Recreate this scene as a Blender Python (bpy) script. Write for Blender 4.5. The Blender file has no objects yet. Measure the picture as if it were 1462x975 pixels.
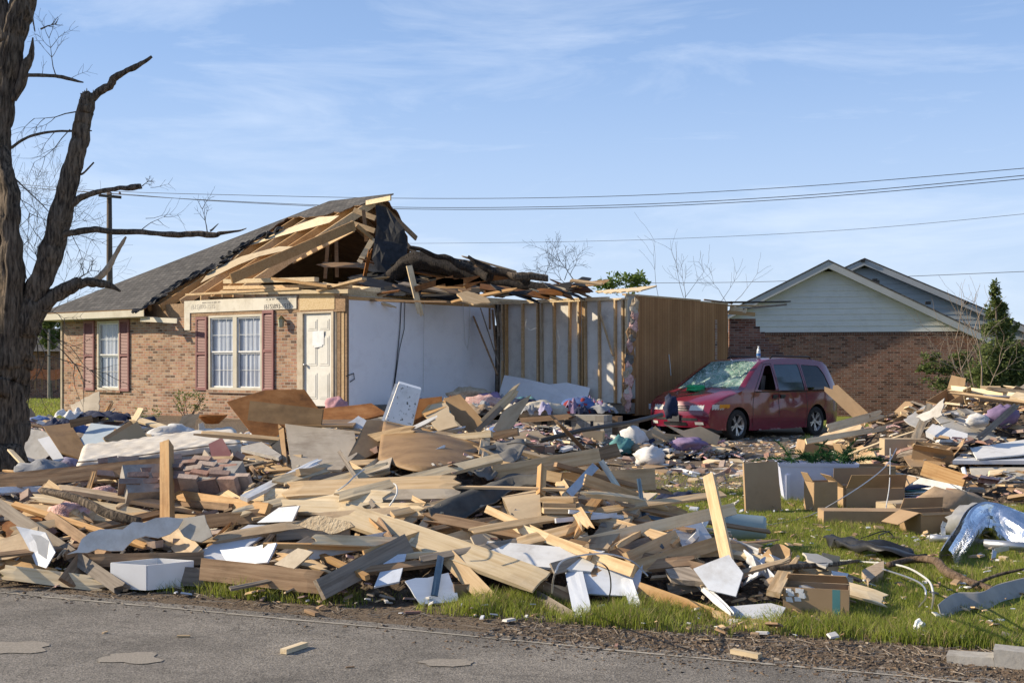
import bpy, bmesh, math, random
import numpy as np
from mathutils import Vector, Matrix, Euler, noise
from mathutils.geometry import delaunay_2d_cdt
R = random.Random(7)
SC = bpy.context.scene
COL = SC.collection
# ------------------------------------------------------------------ camera, sky, sun, exposure
F, CX, HY, EYE = 1765.0, 731.0, 520.0, 1.7
cam = bpy.data.cameras.new('camera'); camo = bpy.data.objects.new('camera', cam); COL.objects.link(camo)
camo.location = (0, 0, EYE); camo.rotation_euler = (math.radians(90), 0, 0)
cam.sensor_width = 36; cam.lens = 36 * F / 1462; cam.shift_y = (HY - 487.5) / 1462
cam.clip_start = 0.1; cam.clip_end = 3000
SC.camera = camo
SUN_EL, SUN_AZ = math.radians(27), math.radians(-84)
S = Vector((math.sin(SUN_AZ) * math.cos(SUN_EL), math.cos(SUN_AZ) * math.cos(SUN_EL), math.sin(SUN_EL)))
world = bpy.data.worlds.new('World'); SC.world = world; world.use_nodes = True
nt = world.node_tree; nt.nodes.clear()
sky = nt.nodes.new('ShaderNodeTexSky'); sky.sky_type = 'NISHITA'; sky.sun_disc = False
sky.sun_elevation = SUN_EL; sky.sun_rotation = SUN_AZ % (2 * math.pi)
sky.air_density = 1.0; sky.dust_density = 0.6; sky.ozone_density = 2.2; sky.altitude = 100
wo = nt.nodes.new('ShaderNodeOutputWorld'); bg = nt.nodes.new('ShaderNodeBackground')
bg.inputs['Strength'].default_value = 0.10
tc = nt.nodes.new('ShaderNodeTexCoord'); mp = nt.nodes.new('ShaderNodeMapping')
mp.inputs['Rotation'].default_value = (0, 0.12, 0.1); mp.inputs['Location'].default_value = (0.35, 0.0, 0.0); mp.inputs['Scale'].default_value = (1.6, 1.6, 9.0)
n1 = nt.nodes.new('ShaderNodeTexNoise'); n1.inputs['Scale'].default_value = 2.1; n1.inputs['Detail'].default_value = 9
n1.inputs['Roughness'].default_value = 0.62; n1.inputs['Distortion'].default_value = 0.5
r1 = nt.nodes.new('ShaderNodeValToRGB'); r1.color_ramp.elements[0].position = 0.50; r1.color_ramp.elements[1].position = 0.85
r1.color_ramp.elements[1].color = (0.42, 0.42, 0.42, 1)
mx = nt.nodes.new('ShaderNodeMixRGB'); mx.inputs[2].default_value = (8.3, 8.7, 9.2, 1)
L = nt.links.new
L(tc.outputs['Generated'], mp.inputs['Vector']); L(mp.outputs[0], n1.inputs['Vector']); L(n1.outputs['Fac'], r1.inputs['Fac'])
hz = nt.nodes.new('ShaderNodeSeparateXYZ'); L(tc.outputs['Generated'], hz.inputs[0])
hr = nt.nodes.new('ShaderNodeMapRange'); hr.inputs['From Min'].default_value = 0.0; hr.inputs['From Max'].default_value = 0.55; hr.inputs['To Min'].default_value = 0.93; hr.inputs['To Max'].default_value = 0.25; hr.interpolation_type = 'SMOOTHSTEP'
L(hz.outputs['Z'], hr.inputs['Value'])
hc = nt.nodes.new('ShaderNodeValToRGB'); ee = hc.color_ramp.elements; ee[0].position = 0; ee[1].position = .42; ee[0].color = (.66, .78, .93, 1); ee[1].color = (.24, .41, .82, 1)
q_ = ee.new(.13); q_.color = (.49, .65, .93, 1); q_ = ee.new(.24); q_.color = (.34, .52, .89, 1)
L(hz.outputs['Z'], hc.inputs['Fac'])
hs = nt.nodes.new('ShaderNodeVectorMath'); hs.operation = 'SCALE'; hs.inputs['Scale'].default_value = 7.7; L(hc.outputs[0], hs.inputs[0])
hm = nt.nodes.new('ShaderNodeMixRGB'); L(hr.outputs[0], hm.inputs[0]); L(sky.outputs[0], hm.inputs[1]); L(hs.outputs[0], hm.inputs[2])
L(r1.outputs['Color'], mx.inputs[0]); L(hm.outputs[0], mx.inputs[1]); L(mx.outputs[0], bg.inputs['Color']); L(bg.outputs[0], wo.inputs['Surface'])
sun = bpy.data.lights.new('sun', 'SUN'); suno = bpy.data.objects.new('sun', sun); COL.objects.link(suno)
sun.energy = 5.0; sun.angle = math.radians(0.55); sun.color = (1.0, 0.85, 0.63)
suno.rotation_euler = S.to_track_quat('Z', 'Y').to_euler(); suno.location = (-30, 5, 30)
SC.view_settings.view_transform = 'Standard'; SC.view_settings.look = 'None'; SC.view_settings.gamma = 1
SC.view_settings.use_curve_mapping = False; SC.view_settings.exposure = 0.5
SC.cycles.max_bounces = 6; SC.cycles.diffuse_bounces = 3; SC.cycles.transparent_max_bounces = 8

# ------------------------------------------------------------------ helpers
def W(x, y, D): return Vector(((x - CX) / F * D, D, EYE - (y - HY) / F * D))
def pxl(p): return (CX + p[0] / p[1] * F, HY + (EYE - p[2]) / p[1] * F)
def sm(a, b, x):
    t = min(1, max(0, (x - a) / (b - a))); return t * t * (3 - 2 * t)
def nz(x, y, z=0.0, s=1.0): return noise.noise(Vector((x * s, y * s, z)))

class MB:
    def __init__(s): s.v = []; s.f = []; s.m = []
    def face(s, pts, m=0):
        b = len(s.v); s.v += [tuple(p) for p in pts]; s.f.append(tuple(range(b, b + len(pts)))); s.m.append(m)
    def hexa(s, p, m=0):       # 8 corners: bottom 0-3 ccw, top 4-7
        b = len(s.v); s.v += [tuple(q) for q in p]
        for q in ((3, 2, 1, 0), (4, 5, 6, 7), (0, 1, 5, 4), (1, 2, 6, 5), (2, 3, 7, 6), (3, 0, 4, 7)):
            s.f.append(tuple(b + i for i in q)); s.m.append(m)
    def box(s, c, d, M=None, m=0):
        hx, hy, hz = d[0] / 2, d[1] / 2, d[2] / 2
        P = [Vector((a * hx, b * hy, e * hz)) for e in (-1, 1) for a, b in ((-1, -1), (1, -1), (1, 1), (-1, 1))]
        c = Vector(c)
        s.hexa([(M @ q if M else q) + c for q in P], m)
    def bar(s, a, b, w, t, hint=(0, 0, 1), m=0):
        a, b = Vector(a), Vector(b); x = (b - a).normalized(); h = Vector(hint); z = h - x * h.dot(x)
        if z.length < 1e-3: z = x.orthogonal()
        z.normalize(); y = z.cross(x)
        P = [q + y * (w / 2 * e) + z * (t / 2 * g) for g in (-1, 1) for q, e in ((a, -1), (b, -1), (b, 1), (a, 1))]
        s.hexa(P, m)
    def tube(s, pts, rad, n=8, m=0, cap=True, rough=0.0, seed=0):
        b0 = len(s.v); pts = [Vector(p) for p in pts]; N = len(pts); prev = None
        for i, p in enumerate(pts):
            d = (pts[min(i + 1, N - 1)] - pts[max(i - 1, 0)]).normalized()
            x = prev - d * prev.dot(d) if prev else d.orthogonal()
            if x.length < 1e-4: x = d.orthogonal()
            x.normalize(); prev = x; y = d.cross(x); r = rad[i] if hasattr(rad, '__len__') else rad
            for k in range(n):
                a = 2 * math.pi * k / n; q = r
                if rough: q = r * (1 + rough * (noise.noise(Vector((math.cos(a) * 1.6, math.sin(a) * 1.6, i * 0.16 + seed))) * 1.3 + 0.4 * noise.noise(Vector((math.cos(a) * 7, math.sin(a) * 7, i * 0.5 + seed))) - (1.3 * (1 - 2.2 * abs(noise.noise(Vector((math.cos(a) * 6, math.sin(a) * 6, i * 0.10 + seed + 4))))) if n > 20 else 0)))
                s.v.append(tuple(p + (x * math.cos(a) + y * math.sin(a)) * q))
        for i in range(N - 1):
            for k in range(n):
                k2 = (k + 1) % n
                s.f.append((b0 + i * n + k, b0 + i * n + k2, b0 + (i + 1) * n + k2, b0 + (i + 1) * n + k)); s.m.append(m)
        if cap:
            s.f.append(tuple(b0 + k for k in reversed(range(n)))); s.m.append(m)
            s.f.append(tuple(b0 + (N - 1) * n + k for k in range(n))); s.m.append(m)
    def lathe(s, prof, n=16, M=None, m=0):   # prof: (r,z) around local z
        b0 = len(s.v)
        for r, z in prof:
            for k in range(n):
                a = 2 * math.pi * k / n; q = Vector((r * math.cos(a), r * math.sin(a), z)); s.v.append(tuple(M @ q if M else q))
        for i in range(len(prof) - 1):
            for k in range(n):
                k2 = (k + 1) % n; s.f.append((b0 + i * n + k, b0 + i * n + k2, b0 + (i + 1) * n + k2, b0 + (i + 1) * n + k)); s.m.append(m)
    def grid(s, fn, nu, nv, m=0, close=False):
        b0 = len(s.v)
        for i in range(nu + 1):
            for j in range(nv + 1): s.v.append(tuple(fn(i / nu, j / nv)))
        for i in range(nu):
            for j in range(nv):
                a = b0 + i * (nv + 1) + j; s.f.append((a, a + nv + 1, a + nv + 2, a + 1)); s.m.append(m)
    def build(s, name, mats, parent=None, smooth=False, loc=None, M=None, solid=0.0, uv=True):
        me = bpy.data.meshes.new(name)
        if not isinstance(mats, (list, tuple)): mats = [mats]
        vs = s.v
        pl = Vector(loc) if loc is not None else Vector((0, 0, 0))
        par_off = Vector((0, 0, 0))
        if parent is not None:
            q = parent
            while q is not None: par_off += Vector(q.location); q = q.parent
        if M is None:
            o3 = pl if loc is not None else par_off
            vs = [(a - o3[0], b - o3[1], c - o3[2]) for a, b, c in vs]
        me.from_pydata(vs, [], s.f)
        for mt in mats: me.materials.append(mt)
        me.polygons.foreach_set('material_index', s.m)
        me.polygons.foreach_set('use_smooth', [smooth] * len(s.f))
        if uv and len(s.f) < 60000:
            me.update(); ul = me.uv_layers.new(name='UVMap'); co = s.v; dat = [0.0] * (2 * len(me.loops))
            for p in me.polygons:
                n = p.normal
                if abs(n.z) > 0.97: tu = Vector((1, 0, 0)); tv = Vector((0, 1, 0))
                else:
                    tu = Vector((-n.y, n.x, 0)).normalized(); tv = n.cross(tu)
                    if tv.z < 0: tv = -tv
                for li in p.loop_indices:
                    c = Vector(co[me.loops[li].vertex_index]); dat[2 * li] = c.dot(tu); dat[2 * li + 1] = c.dot(tv)
            ul.data.foreach_set('uv', dat)
        me.update()
        o = bpy.data.objects.new(name, me); COL.objects.link(o)
        if parent is not None: o.parent = parent
        if M is not None: o.matrix_local = M if parent is None else M
        elif loc is not None: o.location = pl - par_off
        if solid:
            md = o.modifiers.new('solid', 'SOLIDIFY'); md.thickness = solid; md.offset = 0
        return o
LABELS = {}
def tag(o, label, cat, group=None, kind=None):
    o['label'] = label; o['category'] = cat
    if group: o['group'] = group
    o['kind'] = kind or 'thing'
    return o
def empty(name, loc, label=None, cat=None, group=None):
    o = bpy.data.objects.new(name, None); COL.objects.link(o); o.location = loc
    if label: tag(o, label, cat, group)
    return o
def structure(o): o['kind'] = 'structure'; return o
def stuff(o, label, cat): o['kind'] = 'stuff'; o['label'] = label; o['category'] = cat; return o
def frame(P, x, zh):
    x = Vector(x).normalized(); z = Vector(zh) - x * Vector(zh).dot(x)
    if z.length < 1e-3: z = x.orthogonal()
    z.normalize(); y = z.cross(x); M = Matrix((x, y, z)).transposed().to_4x4(); M.translation = Vector(P); return M

# ------------------------------------------------------------------ materials
MT = {}
def node(n, t, **kw):
    q = n.new(t)
    for k, v in kw.items(): setattr(q, k, v)
    return q
def mat(name, cols, scale=(3, 3, 3), nscale=1.0, rough=0.8, bump=0.2, bscale=None, stain=None, stain_amt=0.3, var=0.25, coord='Object', metallic=0.0, detail=6, spec=0.3, lo=0.3, hi=0.7, bdist=0.01):
    """layered noise material: colour ramp over stretched noise, broad stains, per-object brightness."""
    if name in MT: return MT[name]
    m = bpy.data.materials.new(name); m.use_nodes = True; t = m.node_tree; n = t.nodes; l = t.links.new
    b = n['Principled BSDF']; b.inputs['Roughness'].default_value = rough; b.inputs['Metallic'].default_value = metallic
    b.inputs['Specular IOR Level'].default_value = spec
    tc = n.new('ShaderNodeTexCoord'); mp = n.new('ShaderNodeMapping'); mp.inputs['Scale'].default_value = scale
    l(tc.outputs[coord], mp.inputs[0])
    oi = n.new('ShaderNodeObjectInfo'); add = node(n, 'ShaderNodeVectorMath', operation='ADD')
    sc = node(n, 'ShaderNodeVectorMath', operation='SCALE'); cm = n.new('ShaderNodeCombineXYZ')
    for i in range(3): l(oi.outputs['Random'], cm.inputs[i])
    l(cm.outputs[0], sc.inputs[0]); sc.inputs['Scale'].default_value = 37.0
    l(mp.outputs[0], add.inputs[0]); l(sc.outputs[0], add.inputs[1])
    ns = n.new('ShaderNodeTexNoise'); ns.inputs['Scale'].default_value = nscale; ns.inputs['Detail'].default_value = detail; ns.inputs['Roughness'].default_value = 0.65
    l(add.outputs[0], ns.inputs['Vector'])
    rp = n.new('ShaderNodeValToRGB'); e = rp.color_ramp.elements
    e[0].position = lo; e[1].position = hi; e[0].color = (*cols[0], 1); e[1].color = (*cols[-1], 1)
    for i in range(1, len(cols) - 1):
        q = e.new(lo + (hi - lo) * i / (len(cols) - 1)); q.color = (*cols[i], 1)
    l(ns.outputs['Fac'], rp.inputs[0]); last = rp.outputs[0]
    if stain:
        n2 = n.new('ShaderNodeTexNoise'); n2.inputs['Scale'].default_value = 2.3; n2.inputs['Detail'].default_value = 8; n2.inputs['Roughness'].default_value = 0.7
        a2 = node(n, 'ShaderNodeVectorMath', operation='ADD'); l(tc.outputs[coord], a2.inputs[0]); l(sc.outputs[0], a2.inputs[1]); l(a2.outputs[0], n2.inputs['Vector'])
        r2 = n.new('ShaderNodeValToRGB'); r2.color_ramp.elements[0].position = 0.5; r2.color_ramp.elements[1].position = 0.68
        r2.color_ramp.elements[1].color = (stain_amt,) * 3 + (1,)
        l(n2.outputs['Fac'], r2.inputs[0])
        m2 = n.new('ShaderNodeMixRGB'); m2.inputs[2].default_value = (*stain, 1); l(r2.outputs[0], m2.inputs[0]); l(last, m2.inputs[1]); last = m2.outputs[0]
    if var:
        mr = n.new('ShaderNodeMapRange'); mr.inputs['To Min'].default_value = 1 - var; mr.inputs['To Max'].default_value = 1 + var * 0.6
        l(oi.outputs['Random'], mr.inputs['Value'])
        m3 = node(n, 'ShaderNodeVectorMath', operation='SCALE'); l(last, m3.inputs[0]); l(mr.outputs[0], m3.inputs['Scale']); last = m3.outputs[0]
    l(last, b.inputs['Base Color'])
    if bump:
        bp = n.new('ShaderNodeBump'); bp.inputs['Strength'].default_value = bump; bp.inputs['Distance'].default_value = bdist
        if bscale:
            n3 = n.new('ShaderNodeTexNoise'); n3.inputs['Scale'].default_value = bscale; n3.inputs['Detail'].default_value = 6; l(tc.outputs[coord], n3.inputs['Vector']); l(n3.outputs['Fac'], bp.inputs['Height'])
        else: l(ns.outputs['Fac'], bp.inputs['Height'])
        l(bp.outputs[0], b.inputs['Normal'])
    MT[name] = m; return m
def plain(name, c, rough=0.5, metallic=0.0, spec=0.5, emit=None):
    if name in MT: return MT[name]
    return mat(name, [tuple(x * 0.85 for x in c), tuple(min(1, x * 1.1) for x in c)], nscale=4, rough=rough, metallic=metallic, spec=spec, bump=0.05, var=0)
WS = (1.2, 22, 22)
pine = mat('fresh pine', [(.42, .27, .13), (.58, .41, .23), (.66, .50, .31)], WS, 1.5, .75, .25, stain=(.25, .15, .08), stain_amt=.35)
pine_pale = mat('pale pine', [(.56, .41, .23), (.70, .56, .36), (.76, .63, .44)], WS, 1.5, .75, .2, stain=(.33, .24, .15), stain_amt=.4)
wood_brown = mat('brown timber', [(.17, .105, .06), (.28, .18, .105), (.38, .26, .16)], WS, 1.5, .8, .3, stain=(.1, .06, .03), stain_amt=.5)
wood_grey = mat('weathered timber', [(.16, .13, .10), (.28, .235, .19), (.36, .31, .25)], WS, 1.5, .85, .35, stain=(.09, .07, .05), stain_amt=.5)
wood_orange = mat('orange pine', [(.38, .20, .075), (.50, .30, .13), (.56, .37, .18)], WS, 1.5, .75, .25, stain=(.2, .1, .04), stain_amt=.4)
ply = mat('plywood', [(.36, .26, .16), (.49, .37, .24), (.55, .44, .30)], (1.5, 9, 9), 1.2, .8, .15, stain=(.2, .13, .08), stain_amt=.5)
hardboard = mat('brown hardboard', [(.20, .12, .055), (.29, .18, .085), (.34, .22, .11)], (2, 5, 5), 1, .6, .1, stain=(.09, .05, .025), stain_amt=.5)
rustboard = mat('rust brown panel', [(.13, .05, .015), (.27, .11, .03), (.36, .17, .06)], (2, 3, 3), 2.2, .7, .2, stain=(.06, .03, .015), stain_amt=.7)
beige = mat('beige laminate', [(.42, .35, .26), (.54, .46, .35)], (1.2, 6, 6), 1, .6, .1, stain=(.22, .16, .1), stain_amt=.6)
white_paint = mat('white painted wood', [(.68, .68, .67), (.80, .80, .79)], (2, 12, 12), 1, .55, .1, stain=(.30, .25, .2), stain_amt=.5, var=.12)
bluewhite = mat('blue white paint', [(.55, .59, .66), (.68, .72, .78)], (2, 12, 12), 1, .5, .1, stain=(.28, .25, .22), stain_amt=.5, var=.1)
speckle = mat('mildewed white board', [(.06, .06, .05), (.70, .70, .68), (.76, .76, .75)], (9, 9, 9), 3, .6, .05, stain=(.3, .28, .24), stain_amt=.4, lo=.36, hi=.42, var=.05)
drywall = mat('drywall paper', [(.40, .37, .32), (.52, .49, .43)], (3, 3, 3), 1, .85, .1, stain=(.24, .19, .14), stain_amt=.5)
gypsum = mat('white gypsum', [(.52, .50, .46), (.66, .64, .61)], (5, 5, 5), 1.5, .9, .3, stain=(.30, .25, .2), stain_amt=.5)
card = mat('cardboard', [(.33, .22, .125), (.41, .285, .17)], (1, 1, 1), 1.5, .85, .06, stain=(.22, .14, .08), stain_amt=.4, var=.18)
card_pale = mat('pale cardboard', [(.46, .35, .22), (.54, .43, .29)], (1, 1, 1), 1.5, .85, .06, stain=(.27, .19, .12), stain_amt=.3, var=.12)
felt = mat('black roofing felt', [(.012, .013, .016), (.035, .037, .042)], (4, 4, 4), 2, .75, .4, bscale=9, var=.3)
greyfelt = mat('grey felt', [(.10, .10, .095), (.20, .19, .175)], (3, 3, 3), 1.5, .85, .3, stain=(.28, .24, .19), stain_amt=.5, bscale=12)
pink = mat('pink insulation', [(.40, .20, .19), (.60, .38, .35), (.66, .50, .44)], (6, 6, 6), 3, .95, .8, bscale=40, stain=(.3, .2, .14), stain_amt=.6, bdist=.03)
tanins = mat('tan insulation', [(.35, .27, .18), (.56, .47, .34)], (6, 6, 6), 3, .95, .8, bscale=40, bdist=.03)
alu = mat('crumpled aluminium', [(.62, .66, .72), (.80, .83, .88)], (4, 4, 4), 2, .22, .5, metallic=1.0, bscale=6, var=0, bdist=.04)
steel = mat('galvanised steel', [(.42, .43, .45), (.55, .56, .58)], (6, 6, 6), 2, .4, .1, metallic=.8, var=.1)
bluemetal = mat('dark blue painted steel', [(.04, .075, .12), (.07, .12, .18)], (6, 6, 6), 2, .35, .1, stain=(.12, .07, .04), stain_amt=.3, var=.1, spec=.5)
blackp = mat('black plastic', [(.012, .012, .013), (.03, .03, .032)], (6, 6, 6), 2, .45, .1, var=.2)
cement = mat('mortar grey', [(.26, .24, .22), (.38, .36, .33)], (9, 9, 9), 2, .95, .4, stain=(.16, .13, .1), stain_amt=.5)
conc = mat('concrete', [(.30, .28, .25), (.42, .40, .36)], (6, 6, 6), 3, .92, .4, stain=(.17, .14, .1), stain_amt=.6, var=.1)
whiteplastic = plain('white plastic', (.78, .79, .80), .4)
cloth_cols = {'white': (.70, .69, .68), 'cream': (.58, .52, .42), 'pink': (.58, .32, .36), 'purple': (.26, .19, .33), 'blue': (.10, .18, .42), 'navy': (.02, .03, .07), 'tan': (.40, .29, .19), 'grey': (.30, .31, .33), 'green': (.05, .30, .12), 'red': (.35, .05, .05), 'lilac': (.42, .40, .60), 'brown': (.13, .07, .05), 'teal': (.12, .32, .34)}
def cloth(c):
    k = cloth_cols[c]; return mat('cloth ' + c, [tuple(x * .75 for x in k), k], (4, 4, 4), 2, .9, .3, bscale=14, stain=(.18, .14, .1), stain_amt=.3, var=.1, bdist=.02)
bark = None
def brickmat(name, ramp, mortar, bw=.203, bh=.068, bias=0):
    m = bpy.data.materials.new(name); m.use_nodes = True; t = m.node_tree; n = t.nodes; l = t.links.new; b = n['Principled BSDF']
    b.inputs['Roughness'].default_value = .9; b.inputs['Specular IOR Level'].default_value = .2
    tc = n.new('ShaderNodeTexCoord'); br = n.new('ShaderNodeTexBrick'); br.inputs['Scale'].default_value = 1
    br.inputs['Brick Width'].default_value = bw; br.inputs['Row Height'].default_value = bh; br.inputs['Mortar Size'].default_value = .007
    br.inputs['Mortar Smooth'].default_value = .3; br.inputs['Color1'].default_value = (0, 0, 0, 1); br.inputs['Color2'].default_value = (1, 1, 1, 1); br.inputs['Mortar'].default_value = (.5, .5, .5, 1)
    l(tc.outputs['UV'], br.inputs['Vector'])
    n1 = n.new('ShaderNodeTexNoise'); n1.inputs['Scale'].default_value = 9; n1.inputs['Detail'].default_value = 8; l(tc.outputs['UV'], n1.inputs['Vector'])
    ad = node(n, 'ShaderNodeMath', operation='MULTIPLY_ADD'); ad.inputs[1].default_value = .5; l(n1.outputs['Fac'], ad.inputs[0])
    ml = node(n, 'ShaderNodeMath', operation='MULTIPLY_ADD'); ml.inputs[1].default_value = .9; ml.inputs[2].default_value = -.2
    l(br.outputs['Color'], ml.inputs[0]); l(ml.outputs[0], ad.inputs[2])
    rp = n.new('ShaderNodeValToRGB'); e = rp.color_ramp.elements; e[0].color = (*ramp[0], 1); e[1].color = (*ramp[-1], 1); e[0].position = .05; e[1].position = .95
    for i in range(1, len(ramp) - 1):
        q = e.new(.05 + .9 * i / (len(ramp) - 1)); q.color = (*ramp[i], 1)
    l(ad.outputs[0], rp.inputs[0])
    n2 = n.new('ShaderNodeTexNoise'); n2.inputs['Scale'].default_value = .9; n2.inputs['Detail'].default_value = 6; l(tc.outputs['UV'], n2.inputs['Vector'])
    mr = n.new('ShaderNodeMapRange'); mr.inputs['From Min'].default_value = .3; mr.inputs['From Max'].default_value = .7; mr.inputs['To Min'].default_value = .8; mr.inputs['To Max'].default_value = 1.15; l(n2.outputs['Fac'], mr.inputs[0])
    mx = n.new('ShaderNodeMixRGB'); mx.inputs[2].default_value = (*mortar, 1); l(br.outputs['Fac'], mx.inputs[0]); l(rp.outputs[0], mx.inputs[1])
    sc = node(n, 'ShaderNodeVectorMath', operation='SCALE'); l(mx.outputs[0], sc.inputs[0]); l(mr.outputs[0], sc.inputs['Scale']); l(sc.outputs[0], b.inputs['Base Color'])
    bp = n.new('ShaderNodeBump'); bp.invert = True; bp.inputs['Strength'].default_value = .8; bp.inputs['Distance'].default_value = .008; l(br.outputs['Fac'], bp.inputs['Height'])
    b2 = n.new('ShaderNodeBump'); b2.inputs['Strength'].default_value = .4; b2.inputs['Distance'].default_value = .01; l(n1.outputs['Fac'], b2.inputs['Height']); l(bp.outputs[0], b2.inputs['Normal']); l(b2.outputs[0], b.inputs['Normal'])
    return m
brick_tan = brickmat('tan brick', [(.12, .08, .06), (.27, .15, .095), (.40, .25, .155), (.34, .17, .12), (.45, .31, .21), (.30, .20, .145)], (.42, .37, .31))
brick_dark = brickmat('dark red brick', [(.08, .04, .032), (.20, .085, .055), (.27, .125, .085), (.18, .10, .075), (.31, .165, .115)], (.31, .26, .22))
shingle = brickmat('asphalt shingles', [(.075, .072, .07), (.092, .089, .086), (.105, .10, .096), (.135, .128, .12)], (.035, .033, .032), .17, .14)
panelling = brickmat('wood panelling', [(.31, .155, .065), (.37, .19, .08), (.42, .225, .10)], (.21, .10, .042), .12, 9.0)
cmu = brickmat('concrete block', [(.24, .22, .19), (.34, .32, .28), (.42, .39, .34)], (.2, .18, .16), .40, .20)
def barkmat(name, c0, c1, s=1.0):
    m = mat(name, [c0, tuple((a + b) / 2 for a, b in zip(c0, c1)), c1], (24 * s, 24 * s, 3.2 * s), 1.3, .95, 1.0, var=0, detail=10, bdist=.05, lo=.38, hi=.62, stain=tuple(x * .5 for x in c0), stain_amt=.5); return m
bark = barkmat('furrowed bark', (.038, .029, .022), (.24, .185, .135))
twigm = barkmat('twig bark', (.09, .07, .05), (.22, .18, .14))
barewood = mat('bare pale wood', [(.30, .22, .15), (.48, .38, .27)], (8, 8, 2), 2, .85, .3, var=0)
def leafmat(name, c0, c1, trans=.25):
    m = bpy.data.materials.new(name); m.use_nodes = True; t = m.node_tree; n = t.nodes; l = t.links.new; b = n['Principled BSDF']; b.inputs['Roughness'].default_value = .6; b.inputs['Specular IOR Level'].default_value = .25
    g = n.new('ShaderNodeNewGeometry'); ns = n.new('ShaderNodeTexNoise'); ns.inputs['Scale'].default_value = 2.2; ns.inputs['Detail'].default_value = 8; ns.inputs['Roughness'].default_value = .75
    l(g.outputs['Position'], ns.inputs['Vector']); rp = n.new('ShaderNodeValToRGB'); e = rp.color_ramp.elements; e[0].position = .35; e[1].position = .68; e[0].color = (*c0, 1); e[1].color = (*c1, 1); l(ns.outputs['Fac'], rp.inputs[0])
    l(rp.outputs[0], b.inputs['Base Color']); tr = n.new('ShaderNodeBsdfTranslucent'); l(rp.outputs[0], tr.inputs['Color']); ms = n.new('ShaderNodeMixShader'); ms.inputs[0].default_value = trans
    l(b.outputs[0], ms.inputs[1]); l(tr.outputs[0], ms.inputs[2]); l(ms.outputs[0], n['Material Output'].inputs['Surface']); return m
grassm = leafmat('grass blades', (.17, .23, .03), (.40, .43, .09), .5)
strawm = leafmat('dry grass blades', (.22, .17, .08), (.40, .33, .18), .3)
cedar = leafmat('cedar foliage', (.06, .095, .025), (.19, .23, .075), .3)
firm = leafmat('dark fir needles', (.015, .06, .02), (.035, .11, .03))
leafg = leafmat('bright leaves', (.07, .13, .03), (.20, .26, .06), .4)
def glassmat(name, tint, mixf=.6, rough=.02):
    m = bpy.data.materials.new(name); m.use_nodes = True; t = m.node_tree; n = t.nodes; l = t.links.new; n.remove(n['Principled BSDF'])
    g = n.new('ShaderNodeBsdfGlossy'); g.inputs['Roughness'].default_value = rough; tr = n.new('ShaderNodeBsdfTransparent'); tr.inputs['Color'].default_value = (*tint, 1)
    lw = n.new('ShaderNodeLayerWeight'); lw.inputs['Blend'].default_value = .5; pw = node(n, 'ShaderNodeMath', operation='POWER'); pw.inputs[1].default_value = 4; l(lw.outputs['Facing'], pw.inputs[0]); fr = node(n, 'ShaderNodeMath', operation='MULTIPLY_ADD'); fr.inputs[1].default_value = .9; fr.inputs[2].default_value = .05; l(pw.outputs[0], fr.inputs[0]); ms = n.new('ShaderNodeMixShader'); l(fr.outputs[0], ms.inputs[0]); l(tr.outputs[0], ms.inputs[1]); l(g.outputs[0], ms.inputs[2]); l(ms.outputs[0], n['Material Output'].inputs['Surface']); return m
glass = glassmat('window glass', (.95, .96, .97))
tintglass = glassmat('tinted car glass', (.16, .20, .22))
# ------------------------------------------------------------------ terrain and piles (heights in metres)
RD0 = Vector((-3.88, 9.375)); RDN = Vector((.387, .922)); RDT = Vector((.922, -.387))
def rd(X, Y): return (X - RD0.x) * RDN.x + (Y - RD0.y) * RDN.y
def rt(X, Y): return (X - RD0.x) * RDT.x + (Y - RD0.y) * RDT.y
def roadp(t, d, z): return Vector((RD0.x + RDT.x * t + RDN.x * d, RD0.y + RDT.y * t + RDN.y * d, z))
def G(X, Y):
    z = .38 * sm(17, 26, Y) * (1 - sm(.5, 3.5, X)) + .02 * sm(0, 1, rd(X, Y))
    k = sm(.2, 1.5, rd(X, Y))
    return z + k * (.03 * nz(X, Y, 3, .5) + .015 * nz(X, Y, 9, 1.7))
PILES = [(-5.2, 12.0, .50, 2.2, 2.4), (-3.4, 12.0, .58, 1.6, 2.3), (-1.9, 11.9, .82, 1.5, 2.6), (-.75, 11.7, .86, 1.4, 2.7), (.35, 10.7, .62, 1.2, 2.1),
         (1.15, 9.9, .36, 1.0, 1.45), (1.75, 9.05, .20, .8, .95), (-3.2, 10.4, .30, 1.5, 1.1), (-.9, 9.7, .33, 1.5, 1.1),
         (-8.2, 21.0, .42, 3.4, 2.8), (-5.4, 20.0, .30, 2.2, 2.0), (-3.0, 21.5, .30, 2.5, 2.0), (.2, 22.2, .26, 2.2, 1.3), (2.9, 22.4, .30, 1.4, 1.0),
         (6.6, 18.2, .55, 1.6, 1.6), (7.2, 19.8, .95, 2.2, 1.9), (8.8, 20.2, 1.15, 2.4, 2.6), (7.0, 15.6, .30, 1.6, 1.5), (8.5, 16.0, .35, 2.0, 2.2), (5.3, 12.1, .14, .9, .8)]
def pile(X, Y, smooth=False):
    h = 0
    for cx, cy, hh, rx, ry in PILES:
        if abs(X - cx) > rx or abs(Y - cy) > ry: continue
        r = math.hypot((X - cx) / rx, (Y - cy) / ry)
        if r < 1: h = max(h, hh * (1 - r ** 2.6))
    if h > 0 and not smooth: h *= 1 + .16 * nz(X, Y, 5, 1.3) + .1 * nz(X, Y, 2, 3.5)
    return max(0, h)
def H(X, Y): return G(X, Y) + pile(X, Y)
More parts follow.
